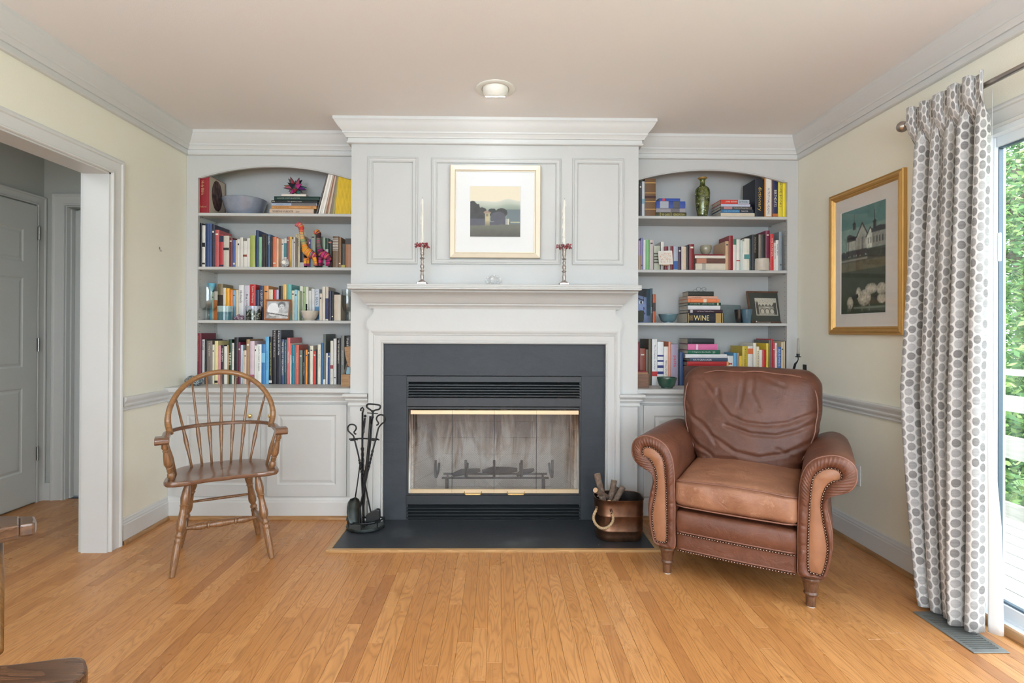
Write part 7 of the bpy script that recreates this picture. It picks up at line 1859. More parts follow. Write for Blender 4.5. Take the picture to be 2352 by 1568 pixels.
for st_ in range(3):
    pts = []
    for i, p in enumerate(hs):
        d = (hs[min(i+1,len(hs)-1)]-hs[max(i-1,0)]).normalized(); a = Vector((0,1,0)); b_ = d.cross(a); ph = i*.75+st_*2*PI/3
        pts.append(p+(a*math.cos(ph)+b_*math.sin(ph))*.0042)
    rp_.tube(pts, .0042, 6)
rp_.build('rope_handle', MT['rope'], bu, smooth=True)
for e in (hp[0], hp[-1]):
    MB().tube([e+Vector((0,.012,.006)), e+Vector((0,-.006,.006)), e+Vector((0,-.009,.0)), e+Vector((0,-.004,-.006))], .0045, 8).tube([e+Vector((0,.013,.006)), e+Vector((0,.006,.006))], .008, 10).build('handle_bracket', MT['copper'], bu)
def branch(pa, pb_, ya, yb_, r, label, seed):
    A_ = onY(1130+pa[0]/2.9575, 760+pa[1]/2.9575, ya); B_ = onY(1130+pb_[0]/2.9575, 760+pb_[1]/2.9575, yb_)
    d = (A_-B_).normalized(); root = thing('log', label, 'log', tuple(B_), 'short cut branches in the copper bucket')
    R = random.Random(seed); ax = d.orthogonal().normalized()
    pts = [A_, A_.lerp(B_,.15)+ax*.002*R.uniform(-1,1), A_.lerp(B_,.4)+ax*.005*R.uniform(-1,1), A_.lerp(B_,.7)+ax*.004*R.uniform(-1,1), B_]
    MB().tube(pts, [r, r*1.04, r*.97, r*1.05, r*.98], 14, cap=False).build('bark', MT['bark'], root, smooth=True)
    MB().tube([A_+d*.0002, A_-d*.002], [r*.96, r*.96], 14).tube([B_+d*.002, B_], [r*.9, r*.9], 14).build('cut_end', MT['twigcut'], root)
    if seed % 2: MB().tube([A_.lerp(B_,.45), A_.lerp(B_,.35)+ax*(r*1.8)], [r*.35, r*.25], 8).build('twig_stub', MT['bark'], root, smooth=True)
branch((714,968),(760,1190), 3.10, 3.06, .0190, 'tallest bark-covered branch leaning left in the copper bucket', 1)
branch((702,1080),(800,1140), 3.015, 3.13, .0150, 'knotty branch with pale cut end pointing left over the bucket rim', 3)
branch((830,1012),(790,1200), 3.14, 3.10, .0165, 'dark branch standing upright in the middle of the copper bucket', 2)
branch((890,1058),(800,1215), 3.12, 3.07, .0165, 'grey branch leaning right in the copper bucket', 5)
branch((852,1060),(800,1180), 3.17, 3.14, .0110, 'thin branch behind the others in the copper bucket', 4)
branch((797,1165),(830,1215), 3.025, 3.15, .0155, 'branch with pale round cut end facing out at the bucket centre', 8)
branch((857,1178),(850,1215), 3.035, 3.15, .0155, 'branch with brown cut end facing out at the right of the bucket', 6)
# ================================================================ LEATHER RECLINER (built in its own frame, then turned)
AX, AY, AA = 1.105, 2.472, -.554
rc = thing('recliner_armchair', 'brown leather rolled-arm recliner with nailhead trim and turned wooden legs', 'armchair', (0, 0, 0))
def crm(pts, n=6, closed=True):
    P = [Vector((*p, 0)) if len(p) == 2 else Vector(p) for p in pts]; out = []; m = len(P)
    for i in range(m if closed else m-1):
        if closed: p0, p1, p2, p3 = P[i-1], P[i], P[(i+1)%m], P[(i+2)%m]
        else: p0, p1, p2, p3 = P[max(0,i-1)], P[i], P[i+1], P[min(m-1,i+2)]
        for k in range(n):
            t = k/n; out.append(.5*((2*p1)+(p2-p0)*t+(2*p0-5*p1+4*p2-p3)*t*t+(3*p1-p0-3*p2+p3)*t**3))
    if not closed: out.append(P[-1])
    return out
OUTL = [(.262,.148),(.31,.146),(.357,.148),(.375,.19),(.389,.27),(.392,.34),(.383,.40),(.371,.455),(.376,.500),(.392,.520),(.437,.526),(.468,.556),(.479,.600),(.470,.645),(.440,.673),(.398,.683),(.350,.672),(.310,.648),(.283,.607),(.268,.55),(.262,.46),(.259,.35),(.259,.24)]
def insetloop(loop, d):
    m = len(loop); out = []
    for i in range(m):
        t = (loop[(i+1)%m]-loop[i-1]).normalized(); n = Vector((-t.y, t.x, 0)); out.append(loop[i]+n*d)
    return out
# inner inset panel outline (x,z), from the nail line
inp = [(1168,1292),(1163,1180),(1166,1060),(1170,950),(1178,830),(1190,745),(1215,705),(1255,675),(1300,663),(1345,672),(1360,700),(1348,730),(1310,742),(1275,775),(1252,830),(1244,900),(1256,990),(1274,1080),(1281,1150),(1270,1230),(1248,1300),(1210,1303)]
INP = [(.31+(a-1180)*.000622, .150+(1325-b)*.000718) for a, b in inp]
nails = MB()
for sg in (1, -1):
    def mx(p, y): return (sg*p.x, y, p.y)
    outl = crm(OUTL, 6); inl = crm(INP, 6)
    m = len(outl); DEP = .70
    # resample the inner loop to match
    def resample(loop, m):
        ls = [0]; n = len(loop)
        for i in range(n): ls.append(ls[-1]+(loop[(i+1)%n]-loop[i]).length)
        out = []; j = 0
        for k in range(m):
            t = ls[-1]*k/m
            while ls[j+1] < t: j += 1
            f = (t-ls[j])/max(1e-9, ls[j+1]-ls[j]); out.append(loop[j].lerp(loop[(j+1)%n], f))
        return out
    m2 = 240
    O = resample(outl, m2); I = resample(inl, m2)
    # align starts: choose rotation and direction minimising distance
    def area2(l): return sum(l[i-1].x*l[i].y-l[i].x*l[i-1].y for i in range(len(l)))
    if area2(O)*area2(I) < 0: I = I[::-1]
    best = min(range(0, m2, 4), key=lambda k: sum((O[i]-I[(i+k)%m2]).length for i in range(0, m2, 8)))
    I = [I[(i+best)%m2] for i in range(m2)]
    ccw = area2(O) > 0
    # arm body : extruded outline, softly narrowing to the back, rounded front edge
    body = MB(); ys = [(-.030, -.010), (-.024, -.003), (-.012, 0), (.10, 0), (.3, 0), (.5, -.002), (.64, -.006), (DEP-.03, -.02), (DEP, -.05)]
    for y, ins in ys:
        lp = insetloop(O, -ins if ccw else ins) if False else insetloop(O, abs(ins)*(1 if ccw else -1))
        for p in lp:
            n = mnoise.noise(Vector((p.x*9, y*7, p.y*9+sg*5)))*.004
            body.v.append((sg*(p.x), y+0, p.y+n-(.012*max(0, y-.3) if p.y > .5 else 0)))
    for j in range(len(ys)-1):
        for i in range(m2): body.f.append((j*m2+i, j*m2+(i+1)%m2, (j+1)*m2+(i+1)%m2, (j+1)*m2+i))
    body.f.append(tuple((len(ys)-1)*m2+i for i in range(m2)))
    arm = body.build('arm', MT['leather'], rc, smooth=True, ang=60)
    # pleated front band between outline and inset
    fb = MB(); ringsn = 7
    acc = 0; acl = []
    for i in range(m2): acl.append(acc); acc += (O[(i+1)%m2]-O[i]).length
    for r in range(ringsn+1):
        t = r/ringsn
        for i in range(m2):
            p = O[i].lerp(I[i], t)
            puff = math.sin(min(1, t*1.0)*PI)**.6*.020
            roll = max(0, min(1, (O[i].y-.46)/.06)); low = 1-roll
            pl = roll*abs(math.sin(acl[i]*PI/.0165))**.7*.0080*math.sin(t*PI)**.4 + low*.0022*math.sin(acl[i]*70+3*mnoise.noise(Vector((acl[i]*30, 0, 0))))*math.sin(t*PI)
            y = -.026-puff-(pl if roll else pl)
            if t == 1: y = -.028
            fb.v.append((sg*p.x, y, p.y))
    for j in range(ringsn):
        for i in range(m2): fb.f.append((j*m2+i, j*m2+(i+1)%m2, (j+1)*m2+(i+1)%m2, (j+1)*m2+i))
    fb.build('pleated_front', MT['leather'], rc, smooth=True)
    # inset panel
    ip = MB(); cen = sum(I, Vector((0,0,0)))/m2
    ip.v = [(sg*p.x, -.030, p.y) for p in I]+[(sg*p.x, -.036, p.y) for p in insetloop(I, .008 if ccw else -.008)]
    for i in range(m2): ip.f.append((i, (i+1)%m2, m2+(i+1)%m2, m2+i))
    ip.f.append(tuple(range(m2, 2*m2)))
    ip.build('inset_panel', MT['suede'], rc, smooth=True, ang=40)
    # nails along the panel edge
    ln = sum((I[(i+1)%m2]-I[i]).length for i in range(m2)); cnt = int(ln/.0118); NP = resample(I, cnt)
    for p in NP:
        # leave the nails as half spheres
        c = Vector((sg*p.x, -.034, p.y)); k0 = len(nails.v); nn = 8
        for rr, dd in ((.0054, 0), (.0048, .0024), (.0028, .0042)):
            for j in range(nn): nails.v.append((c.x+math.cos(2*PI*j/nn)*rr, c.y-dd, c.z+math.sin(2*PI*j/nn)*rr))
        nails.v.append((c.x, c.y-.0050, c.z))
        for q in range(2):
            for j in range(nn): nails.f.append((k0+q*nn+j, k0+q*nn+(j+1)%nn, k0+(q+1)*nn+(j+1)%nn, k0+(q+1)*nn+j))
        for j in range(nn): nails.f.append((k0+2*nn+j, k0+2*nn+(j+1)%nn, k0+3*nn))
    wl_ = insetloop(O, .004 if ccw else -.004)
    MB().tube([(sg*p.x, -.030, p.y) for p in wl_], .0042, 6, closed=True).build('arm_welt', MT['welt'], rc, smooth=True)
    # seam over the arm
    sm = [p for p in O if p.y > .50 and p.x < .44]
    # legs
    lz = .148; x0 = sg*.31
    lp = [(.0185,0),(.0195,.004),(.021,.035),(.0215,.045),(.027,.050),(.029,.056),(.027,.062),(.0245,.065),(.0265,.070),(.033,.105),(.035,.112),(.040,.117),(.0415,.122),(.040,.127),(.037,.129),(.040,.133),(.0425,.139),(.041,.146),(.038,.150)]
    lg = MB().lathe(lp, (x0, .018, .004), 24); lo = lg.build('leg', MT['leg_wood'], rc, smooth=True, ang=35)
    MB().lathe([(.016,0),(.017,.004),(.0001,.004)], (x0, .018, 0), 16).build('foot_glide', MT['plate'], lo)
    MB().lathe([(r*.9, z) for r, z in lp], (sg*.27, .60, .0), 20).build('leg', MT['leg_wood'], rc, smooth=True, ang=35)
# frame body under the seat and outer back
def padbox(name, c, h, r, n, mat, warp=None): return MB().rbox(c, h, r, n, warp).build(name, MT[mat], rc, smooth=True)
padbox('seat_base', (0, .33, .235), (.262, .31, .10), .02, 6, 'leather')
def obw(p, a):
    t = (p.z-.15)/.80; return Vector((p.x*(1-.06*t), p.y+.13*t, p.z))
padbox('outer_back', (0, .60, .52), (.30, .055, .37), .05, 14, 'leather', obw)
# seat cushion
def seatw(p, a):
    x, y, z = p; u = x/.262; v = (y-.22)/.27
    top = max(0, a[2])
    if a[2] > 0: z += (.030*(1-u*u)*(1-.6*v*v) + .012*v)*a[2]
    n = mnoise.noise(Vector((x*10, y*10, z*12)))*.004
    if a[2] < 0: z += -.004*(1-u*u)
    if a[1] < 0: y -= .016*(1-u*u)*(1-abs(a[2])**2)*abs(a[1])
    # soft folds on the front face
    if a[1] < -.6: y += .0025*math.sin(x*38+z*22)
    return Vector((x, y+n*.5, z+n))
padbox('seat_cushion', (0, .235, .424), (.264, .275, .068), .030, 34, 'leatherseat', seatw)
def loopy(zz, y0, hx, r=.03, yb=.30):
    pts = [(-hx, yb, zz)]
    for i in range(9): a = PI+PI/2*i/8; pts.append((-hx+r+math.cos(a)*r, y0+r+math.sin(a)*r, zz))
    for i in range(9): a = 1.5*PI+PI/2*i/8; pts.append((hx-r+math.cos(a)*r, y0+r+math.sin(a)*r, zz))
    return pts+[(hx, yb, zz)]
def zlift(x): return .018*(1-(x/.262)**2)
w1 = MB().tube([(x, y-.010*(1-(x/.264)**2), z+zlift(x)*.75) for x, y, z in [(-.258+.516*i/24, -.042+ (.018 if i in (0,24) else .006 if i in (1,23) else 0), .478) for i in range(25)]], .0042, 6)
w1.build('seat_welt', MT['welt'], rc, smooth=True)
MB().tube([(x, -.044+ (.018 if i in (0,24) else .006 if i in (1,23) else 0)-.006*(1-(x/.264)**2), .360) for i, x in [(i, -.256+.512*i/24) for i in range(25)]], .0036, 6).build('seat_welt', MT['welt'], rc, smooth=True)
# footrest panel
def frw(p, a):
    x, y, z = p; t = (z-.13)/.21
    if a[1] < 0: y -= .010*math.sin(max(0, min(1, (z-.23)/.10))*PI) + .006*(1-(x/.26)**2) if z > .23 else .006*(1-(x/.26)**2)
    if a[1] < -.6: y += .0015*mnoise.noise(Vector((x*20, z*30, 0)))
    return Vector((x, y, z))
padbox('footrest', (0, .012, .233), (.258, .042, .100), .018, 26, 'leather', frw)
for zz_, off in ((.226, -.0365), (.143, -.033)):
    MB().tube([(x, off+.002-.006*(1-(x/.26)**2)+(.012 if abs(x) > .25 else 0), zz_+.010) for x in [-.255+.51*i/20 for i in range(21)]], .0034, 6).build('footrest_welt', MT['welt'], rc, smooth=True)
    cnt = 42
    for i in range(cnt):
        x = -.247+.494*i/(cnt-1); c = Vector((x, off-.006*(1-(x/.26)**2)+.0015, zz_)); k0 = len(nails.v); nn = 8
        for rr, dd in ((.0054, 0), (.0048, .0024), (.0028, .0042)):
            for j in range(nn): nails.v.append((c.x+math.cos(2*PI*j/nn)*rr, c.y-dd, c.z+math.sin(2*PI*j/nn)*rr))
        nails.v.append((c.x, c.y-.0050, c.z))
        for q in range(2):
            for j in range(nn): nails.f.append((k0+q*nn+j, k0+q*nn+(j+1)%nn, k0+(q+1)*nn+(j+1)%nn, k0+(q+1)*nn+j))
        for j in range(nn): nails.f.append((k0+2*nn+j, k0+2*nn+(j+1)%nn, k0+3*nn))
nails.build('nailhead_trim', MT['nail'], rc, smooth=True, kind='stuff')
# back cushion : wide rounded top, narrowing to the seat, with creases
HWp = [(.43,.235),(.50,.262),(.56,.288),(.62,.318),(.70,.338),(.80,.350),(.90,.350),(1.0,.338)]
def hw(z):
    for (a, b), (c, d) in zip(HWp[:-1], HWp[1:]):
        if z <= c: t = max(0, (z-a)/(c-a)); t = t*t*(3-2*t); return b+(d-b)*t
    return HWp[-1][1]
def bl2(cx, cy): return ((cx-822)*.00081, 1.01-(cy-62)*.00083)
creases = [[(385,262),(430,300),(490,420),(560,470)],[(378,420),(430,500),(520,590),(620,640)],[(390,330),(470,400),(560,450),(640,560)],[(640,230),(650,300),(720,380),(820,415),(940,420),(1060,400),(1240,320)],
           [(700,440),(850,480),(1000,480),(1120,440),(1245,370)],[(620,520),(760,600),(900,620),(1060,580),(1230,480)],[(800,110),(795,200),(780,320)],[(440,130),(520,150),(600,230)],[(900,130),(980,160),(1040,180)],[(1120,560),(1200,500),(1250,440)],
           [(560,200),(600,240),(640,290)],[(860,130),(850,230),(900,330)],[(500,640),(620,655),(760,650)],[(1010,560),(1090,600),(1130,660)]]
CR = [[Vector((*bl2(*q), 0)) for q in c] for c in creases]
def segd(p, a, b):
    ab = b-a; t = max(0, min(1, (p-a).dot(ab)/ab.length_squared)); return (p-(a+ab*t)).length, t
def backw(p, a):
    x, y, z = p
    sc = hw(z)/.35
    X = x*sc; yy = y + (z-.45)*.22
    if a[1] < -.3:
        d_ = 0; P_ = Vector((X, z, 0))
        for ci, c in enumerate(CR):
            for i in range(len(c)-1):
                d, t = segd(P_, c[i], c[i+1]); 
                if d < .04: d_ = max(d_, math.exp(-(d/.010)**2)*(.0068 if ci < 6 else .005)) if True else 0; yy -= math.exp(-((d-.017)/.010)**2)*.0012
        yy += d_
        puff = (1-(x/.35)**2)*(1-((z-.70)/.30)**2)
        yy -= .040*max(0, puff)
        yy += mnoise.noise(Vector((X*6, z*6, 3)))*.007
    return Vector((X, yy, z+.010*(1-(x/.35)**2)*max(0, a[2])))
bkc = MB().rbox((0, .475, .72), (.35, .088, .275), .080, 72, backw)
bkc.build('back_cushion', MT['leatherback'], rc, smooth=True)
# piping around the front face of the back cushion
pp_ = []
for i in range(64):
    t = i/64*2*PI; cx_, cz_ = math.cos(t), math.sin(t)
    k = (abs(cx_)**5+abs(cz_)**5)**(-1/5); x = .3305*cx_*k; z = .72+.2535*cz_*k
    X = x*hw(z)/.35; yb_ = .4055+(z-.45)*.22-(.005 if cz_ > .5 else 0); z += .009*(1-(x/.35)**2)*max(0, cz_)
    pp_.append((X, yb_, z+(.004*math.sin(x*30) if z > .93 else 0)))
MB().tube(pp_, .0040, 6, closed=True).build('back_welt', MT['welt'], rc, smooth=True)
# stitched seam across the left arm top
rc.location = (AX, AY, 0); rc.rotation_euler = (0, 0, AA)

# ================================================================ WINDSOR CHAIR
def windsor_leg(p0, p1):
    # p0 top (seat), p1 foot
    return MB().turned(p0, p1, [(0,.0125),(.04,.0135),(.10,.019),(.18,.0225),(.235,.0185),(.25,.0165),(.262,.0205),(.275,.0165),(.31,.0155),(.38,.0185),(.455,.0225),(.50,.0215),(.535,.0145),(.55,.0135),(.565,.0185),(.585,.020),(.60,.0145),(.615,.0175),(.63,.0195),(.645,.0175),(.66,.0165),(.70,.0185),(.80,.0185),(.90,.0165),(1,.0135)], 16)
def windsor(root, fm, bow_m, seat_m, w=.255, full=True, seat_shape=None, arm_end=True):
    ZS = .432; TH = .030
    # seat outline (x,y), front at y=0
    so = seat_shape or [(-.20,-.015),(-.12,.002),(-.05,.010),(0,.002),(.05,.010),(.12,.002),(.20,-.015),(.245,-.010),(.268,.015),(.272,.06),(.262,.13),(.245,.22),(.215,.29),(.16,.335),(.08,.352),(0,.356),(-.08,.352),(-.16,.335),(-.215,.29),(-.245,.22),(-.262,.13),(-.272,.06),(-.268,.015),(-.245,-.010)]
    lp = crm(so, 5); n = len(lp); mb = MB(); cen = Vector((0, .17, 0))
    def dz(p):
        x, y = p.x, p.y
        d = .016*math.exp(-((abs(x)-.10)/.085)**2)*math.exp(-((y-.12)/.12)**2)
        d += .006*math.exp(-((y+.0)/.05)**2)*(1-abs(x)/.27)
        return d
    rings = [(0.0, None)]
    for k, (sc, zz_) in enumerate(((.93,0),(.985,.004),(1.0,.010),(1.0,.022),(.985,.029))):
        for p in lp: q = cen+(p-cen)*sc; mb.v.append((q.x, q.y, ZS+zz_-(dz(q) if k == 4 else 0)))
    for sc in (.93, .8, .65, .5, .35, .2, .08):
        for p in lp: q = cen+(p-cen)*sc; mb.v.append((q.x, q.y, ZS+TH-dz(q)))
    tot = 12
    for j in range(tot-1):
        for i in range(n): mb.f.append((j*n+i, j*n+(i+1)%n, (j+1)*n+(i+1)%n, (j+1)*n+i))
    mb.f.append(tuple(range(n-1, -1, -1))); mb.f.append(tuple((tot-1)*n+i for i in range(n)))
    mb.build('seat', seat_m, root, smooth=True, ang=50)
    feet = {'fl': (-.232,-.005), 'fr': (.232,-.005), 'bl': (-.205,.385), 'br': (.205,.385)}
    tops = {'fl': (-.165,.075), 'fr': (.165,.075), 'bl': (-.13,.28), 'br': (.13,.28)}
    def lpnt(k, z): t = 1-z/ZS; return Vector((tops[k][0]+(feet[k][0]-tops[k][0])*t, tops[k][1]+(feet[k][1]-tops[k][1])*t, z))
    for k in feet: windsor_leg(lpnt(k, ZS+.004), lpnt(k, 0)).build('leg', fm, root, smooth=True, ang=50)
    for a, b in (('fl','bl'),('fr','br')):
        p, q = lpnt(a, .165), lpnt(b, .165)
        MB().turned(p, q, [(0,.008),(.15,.010),(.35,.017),(.46,.020),(.50,.022),(.54,.020),(.65,.017),(.85,.010),(1,.008)], 12).build('side_stretcher', fm, root, smooth=True)
    p = lpnt('fl', .165).lerp(lpnt('bl', .165), .5); q = lpnt('fr', .165).lerp(lpnt('br', .165), .5)
    MB().turned(p, q, [(0,.009),(.10,.0105),(.16,.0155),(.23,.019),(.28,.0165),(.305,.0125),(.315,.0195),(.335,.020),(.345,.0125),(.40,.0165),(.5,.0195),(.60,.0165),(.655,.0125),(.665,.0195),(.685,.020),(.695,.0125),(.72,.0165),(.77,.019),(.84,.0155),(.9,.0105),(1,.009)], 12).build('middle_stretcher', fm, root, smooth=True, ang=50)
    MB().turned(lpnt('bl', .262), lpnt('br', .262), [(0,.006),(.3,.008),(.7,.008),(1,.006)], 10).build('rear_stretcher', fm, root, smooth=True)
    # arm rail: bent U
    AZ = .665
    rail_ = []
    for i in range(41):
        t = -1+2*i/40; an = t*PI/2*1.0
        x = .262*math.sin(an)*(1+.01*abs(t)); y = .365 - .0 if False else None
        y = .125+.255*max(0, math.cos(an))**.62
        rail_.append(Vector((x, y, AZ+.004*math.cos(an))))
    rail_ = [Vector((-.266, .03, AZ))]+rail_+[Vector((.266, .03, AZ))]
    mb = MB(); hh, ww = .0095, .0125; m = len(rail_)
    for i, p in enumerate(rail_):
        d = (rail_[min(i+1,m-1)]-rail_[max(i-1,0)]); d.z = 0; d.normalize(); nn = Vector((-d.y, d.x, 0)); wd = ww*(1.0 if 3 < i < m-4 else 1.5)
        for a, b in ((-1,-.6),(-.6,-1),(.6,-1),(1,-.6),(1,.6),(.6,1),(-.6,1),(-1,.6)): mb.v.append(tuple(p+nn*(a*wd)+Vector((0,0,b*hh))))
    for i in range(m-1):
        for k in range(8): mb.f.append((i*8+k, i*8+(k+1)%8, (i+1)*8+(k+1)%8, (i+1)*8+k))
    mb.f.append(tuple(range(8))); mb.f.append(tuple((m-1)*8+k for k in range(8)))
    mb.build('arm_rail', bow_m if False else seat_m, root, smooth=True, ang=40)
    for sg in (-1, 1):
        h = MB().rbx(sg*.246, sg*.309, -.035, .045, AZ-.018, AZ+.017, .010, 'x') if sg > 0 else MB().rbx(-.309, -.246, -.035, .045, AZ-.018, AZ+.017, .010, 'x')
        h.build('arm_hand', seat_m, root, smooth=False, bevel=.004)
    # arm posts
    for sg in (-1, 1):
        p, q = Vector((sg*.270, .012, AZ-.015)), Vector((sg*.236, .055, ZS+TH-.004))
        MB().turned(p, q, [(0,.012),(.05,.013),(.12,.0165),(.17,.0125),(.19,.011),(.21,.0155),(.23,.012),(.30,.0145),(.45,.019),(.56,.0205),(.62,.017),(.65,.012),(.67,.0165),(.70,.013),(.76,.0145),(.80,.0115),(.83,.0165),(.90,.018),(.96,.0145),(1,.011)], 14).build('arm_post', fm, root, smooth=True, ang=50)
        MB().turned(Vector((sg*.268, .115, AZ)), Vector((sg*.222, .150, ZS+TH-.004)), [(0,.006),(.3,.0075),(.55,.0115),(.75,.0095),(1,.007)], 10).build('short_spindle', fm, root, smooth=True)
    # bow
    bw_ = []; 
    for i in range(49):
        t = -1+2*i/48; an = t*PI/2*1.0
        hwid_ = .262; zz_ = .72
        if abs(t) > .86: k = (abs(t)-.86)/.14; x = math.copysign(hwid_-.012*k-.0, t); z = zz_-k*.065
        else:
            a2 = t/.86*PI/2; x = hwid_*math.sin(a2); z = zz_+.238*math.cos(a2)**.9
        y = .21+.165*(1-abs(t)**3)+.085*(z-.66)/.3 if False else (.355-.155*(abs(x)/.262)**3)+.16*(z-.66)
        bw_.append(Vector((x, y, z)))
    MB().tube(bw_, [.0145 if 4 < i < 44 else .016 for i in range(49)], 10, up=(0,1,0)).build('bow', bow_m, root, smooth=True)
    def bowpt(x):
        best = min(range(len(bw_)), key=lambda i: abs(bw_[i].x-x)+(0 if bw_[i].z > .78 else 1)); return bw_[best]
    xs_top = [-.225,-.155,-.080,0,.080,.155,.225]; xs_bot = [-.148,-.098,-.049,0,.049,.098,.148]
    for xt, xb in zip(xs_top, xs_bot):
        top = bowpt(xt)-Vector((0,0,.006)); 
        if abs(xt) > .2: top = min([p for p in bw_ if p.x*xt > 0], key=lambda p: abs(p.z-.845))
        bot = Vector((xb, .325-.9*xb*xb*2, ZS+TH-.004))
        tz = (AZ-bot.z)/(top.z-bot.z); 
        # pass just in front of the rail
        an_ = math.asin(max(-1, min(1, (bot.x+(top.x-bot.x)*tz)/.268))); ym = .125+.255*math.cos(an_)**.62
        mid = Vector((bot.x+(top.x-bot.x)*tz, ym, AZ))
        prof = [(0,.0065),(.15,.0068),(.30,.0105),(.36,.0118),(.43,.0095),(.55,.0068),(.8,.006),(1,.0052)]
        pts = []
        for t, r in prof:
            z = bot.z+(top.z-bot.z)*t
            if z < AZ: k = (z-bot.z)/(AZ-bot.z); p = bot.lerp(mid, k)
            else: k = (z-AZ)/(top.z-AZ); p = mid.lerp(top, k)
            pts.append(p)
        MB().tube(pts, [r for t, r in prof], 10).build('spindle', fm, root, smooth=True)
wc1 = thing('windsor_armchair', 'oak bow-back Windsor armchair standing in front of the left base cabinet', 'chair', (0, 0, 0))
windsor(wc1, MT['chair_wood'], MT['chair_bow'], MT['chair_seat'])
WX, WY, WA = -1.380, 2.722, .515
wc1.location = (WX, WY, 0); wc1.rotation_euler = (0, 0, WA); wc1.scale = (.962, 1, 1)

# ---- second armchair, cut off by the frame at the lower left
wc2 = thing('wooden_armchair', 'dark stained wooden armchair cut off at the lower left corner', 'chair', (0, 0, 0))
def slabp(pts, z0, z1, bev, name, mat):
    return MB().prism([(a, b_, z0) for a, b_ in pts], (0, 0, z1-z0)).build(name, MT[mat], wc2, bevel=bev)
sp_ = [onZ(a, b_, .45) for a, b_ in ((-420,1600),(-200,1545),(-60,1531),(60,1520),(150,1508),(188,1508),(200,1522),(198,1545),(160,1580),(90,1640),(-60,1760),(-260,1860))]
slabp([(p.x, p.y) for p in crm([tuple(p[:2]) for p in sp_], 4)], .415, .45, .007, 'seat', 'dark_wood')
def post(px, py, z0, z1, px2, py2, r, name='leg', mat='amber_wood'):
    a = onZ(px, py, z1); b_ = onZ(px2, py2, z0); return a, b_
c = Vector((sum(p.x for p in sp_)/12, sum(p.y for p in sp_)/12, 0))
k1 = onZ(172, 1535, .43); k2 = onZ(-330, 1660, .43); k3 = onZ(-150, 1860, .43)
for k in (k1, k2, k3, Vector((k2.x+.05, k3.y, 0))):
    t_ = Vector((k.x, k.y, .42)).lerp(Vector((c.x, c.y, .42)), .10); f_ = Vector((k.x, k.y, 0)).lerp(Vector((c.x, c.y, 0)), -.06)
    MB().turned(t_, f_, [(0,.016),(.2,.021),(.3,.024),(.33,.018),(.36,.023),(.5,.022),(.7,.024),(.72,.018),(.75,.022),(1,.016)], 14).build('leg', MT['amber_wood'], wc2, smooth=True, ang=50)
ar = [onZ(a, b_, .68) for a, b_ in ((-400,1280),(-160,1215),(0,1184),(45,1184),(80,1184),(84,1192),(80,1200),(45,1205),(0,1213),(-160,1250),(-400,1330))]
slabp([(p.x, p.y) for p in ar[3:8]] , .645, .68, .006, 'arm_hand', 'dark_wood')
slabp([(ar[0].x, ar[0].y), (ar[1].x, ar[1].y), (ar[2].x, ar[2].y), (ar[3].x-.0006, ar[3].y), (ar[7].x-.0006, ar[7].y), (ar[8].x, ar[8].y), (ar[9].x, ar[9].y), (ar[10].x, ar[10].y)], .640, .68, .005, 'arm_rail', 'dark_wood')
ap = (ar[2]+ar[8])/2; pz_ = onZ(-2, 1500, .45)
pa_, pb2 = onZ(-14, 1222, .642), onZ(-14, 1500, .449)
MB().tube([pa_, pa_.lerp(pb2, .4), pb2], [.0185, .020, .017], 14).build('arm_post', MT['amber_wood'], wc2, smooth=True)
bk0 = onZ(-380, 1300, .45)
for i in range(6):
    t = i/5; bx0 = ar[0].x-.02; x_ = bx0; y_ = ar[10].y-.03-t*.34
    MB().turned((x_, y_, .44), (x_-.08, y_, .98), [(0,.008),(.3,.012),(.6,.008),(1,.007)], 10).build('spindle', MT['amber_wood'], wc2, smooth=True)
MB().tube([(ar[0].x-.03, ar[10].y-.01, .44), (ar[0].x-.08, ar[10].y-.0, .80), (ar[0].x-.10, ar[10].y-.08, .97), (ar[0].x-.105, ar[10].y-.2, 1.0), (ar[0].x-.10, ar[10].y-.32, .97), (ar[0].x-.08, ar[10].y-.40, .80), (ar[0].x-.03, ar[10].y-.39, .44)], .016, 10).build('bow', MT['dark_wood'], wc2, smooth=True)

# ================================================================ OUTSIDE
dk = thing('deck', 'weathered grey wooden deck boards outside the patio door', 'deck', (3.0, 2.5, -.12))
x = XR+.17; R = random.Random(5)
while x < 3.34:
    MB().rbx(x+.003, x+.137, -1.5, 7.0, -.075, -.05, .003, 'y' if False else 'z').build('board', MT['deck'], dk); x += .14
MB().box(XR+.17, 3.34, -1.5, 7.0, -.14, -.09).build('joists', MT['deck'], dk)
rl = thing('deck_railing', 'pale wooden deck railing with horizontal boards outside the patio door', 'railing', (3.30, 2.5, -.05))
for z0, z1 in ((.02,.115),(.40,.54),(.70,.80),(.93,.97)):
    MB().rbx(3.27, 3.30, -1.5, 7.0, z0, z1, .003, 'y' if False else 'z').build('rail_board', MT['deck'], rl)
for y in (-.9, .9, 2.7, 4.5, 6.3): MB().rbx(3.302, 3.39, y, y+.09, -.05, 1.0, .004, 'z').build('post', MT['deck'], rl)
def grassm():
    m, nt, b = nm('lawn_grass'); v = coords(nt, 'World'); f = noise(nt, v, 3, 5, .7); L(nt, mixc(nt, f, (.10, .20, .05), (.26, .38, .12)), b.inputs['Base Color']); b.inputs['Roughness'].default_value = .95; return m
MT['grass'] = grassm()
tag(MB().box(3.4, 40, -15, 40, -.9, -.8).build('lawn', MT['grass']), 'green lawn beyond the deck', 'lawn', kind='structure')
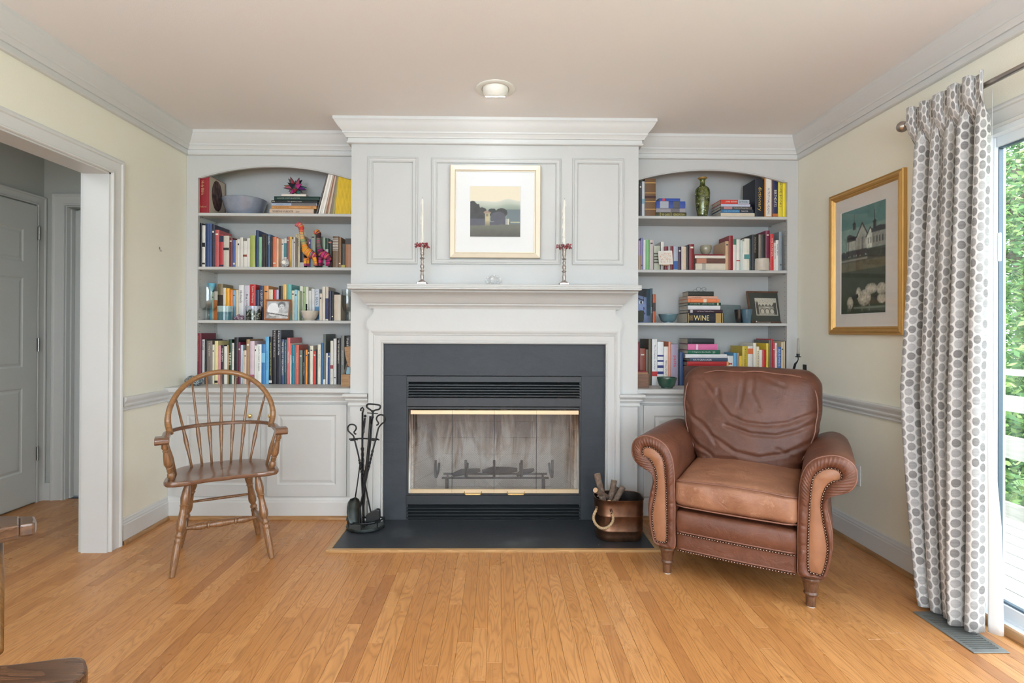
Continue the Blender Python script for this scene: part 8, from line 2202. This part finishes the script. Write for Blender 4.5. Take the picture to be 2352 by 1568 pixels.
def leafm():
    m, nt, b = nm('tree_leaves'); g = nt.nodes.new('ShaderNodeNewGeometry')
    c = ramp(nt, g.outputs['Random Per Island'], [(0, (.06, .15, .05)), (.5, (.16, .30, .09)), (.85, (.34, .46, .14)), (1, (.5, .58, .25))]); L(nt, c, b.inputs['Base Color']); b.inputs['Roughness'].default_value = .6
    out = nt.nodes['Material Output']; tr = nt.nodes.new('ShaderNodeBsdfTranslucent'); L(nt, c, tr.inputs[0]); mx = nt.nodes.new('ShaderNodeMixShader'); mx.inputs[0].default_value = .4
    L(nt, b.outputs[0], mx.inputs[1]); L(nt, tr.outputs[0], mx.inputs[2]); L(nt, mx.outputs[0], out.inputs['Surface']); return m
MT['leaf'] = leafm()
def tree(x, y, h, rad, seed, label, n=34000):
    R = random.Random(seed); root = thing('tree', label, 'tree', (x, y, -.8), 'trees beyond the deck')
    tr = MB().tube([(x, y, -.8), (x+.1, y, h*.3), (x-.1, y+.1, h*.6), (x, y, h*.85)], [.13, .10, .06, .02], 10)
    for k in range(9):
        a = R.uniform(0, 2*PI); z0 = R.uniform(.2, .7)*h; tr.tube([(x, y, z0), (x+math.cos(a)*rad*.5, y+math.sin(a)*rad*.5, z0+.5), (x+math.cos(a)*rad*.85, y+math.sin(a)*rad*.85, z0+1.1)], [.06, .035, .012], 6)
    tr.build('trunk', MT['bark'], root, smooth=True)
    lf = MB()
    clumps = [(Vector((R.gauss(0, .42), R.gauss(0, .42), R.uniform(-.1, 1.0)))) for _ in range(60)]
    for k in range(n):
        cl = clumps[k % 60]; p = Vector((x+cl.x*rad, y+cl.y*rad, .1+cl.z*(h-.1)))+Vector((R.gauss(0,1), R.gauss(0,1), R.gauss(0,.8)))*.36
        a = Vector((R.gauss(0,1), R.gauss(0,1), R.gauss(0,1))).normalized(); b_ = a.orthogonal().normalized(); s_ = R.uniform(.030, .060)
        lf.add([p-a*s_, p+b_*s_*.45, p+a*s_, p-b_*s_*.45], [(0,1,2,3)])
    lf.build('foliage', MT['leaf'], root, kind='stuff', fixn=False)
tree(6.2, 6.0, 4.4, 1.7, 1, 'leafy green tree nearest behind the deck railing')
tree(10.3, 10.4, 6.0, 2.6, 2, 'large leafy green tree further beyond the deck', 40000)
tree(11.5, 3.6, 5.5, 2.2, 3, 'leafy tree at the right beyond the deck', 26000)
tree(4.9, 11.4, 4.6, 1.9, 4, 'leafy tree at the left beyond the deck', 26000)
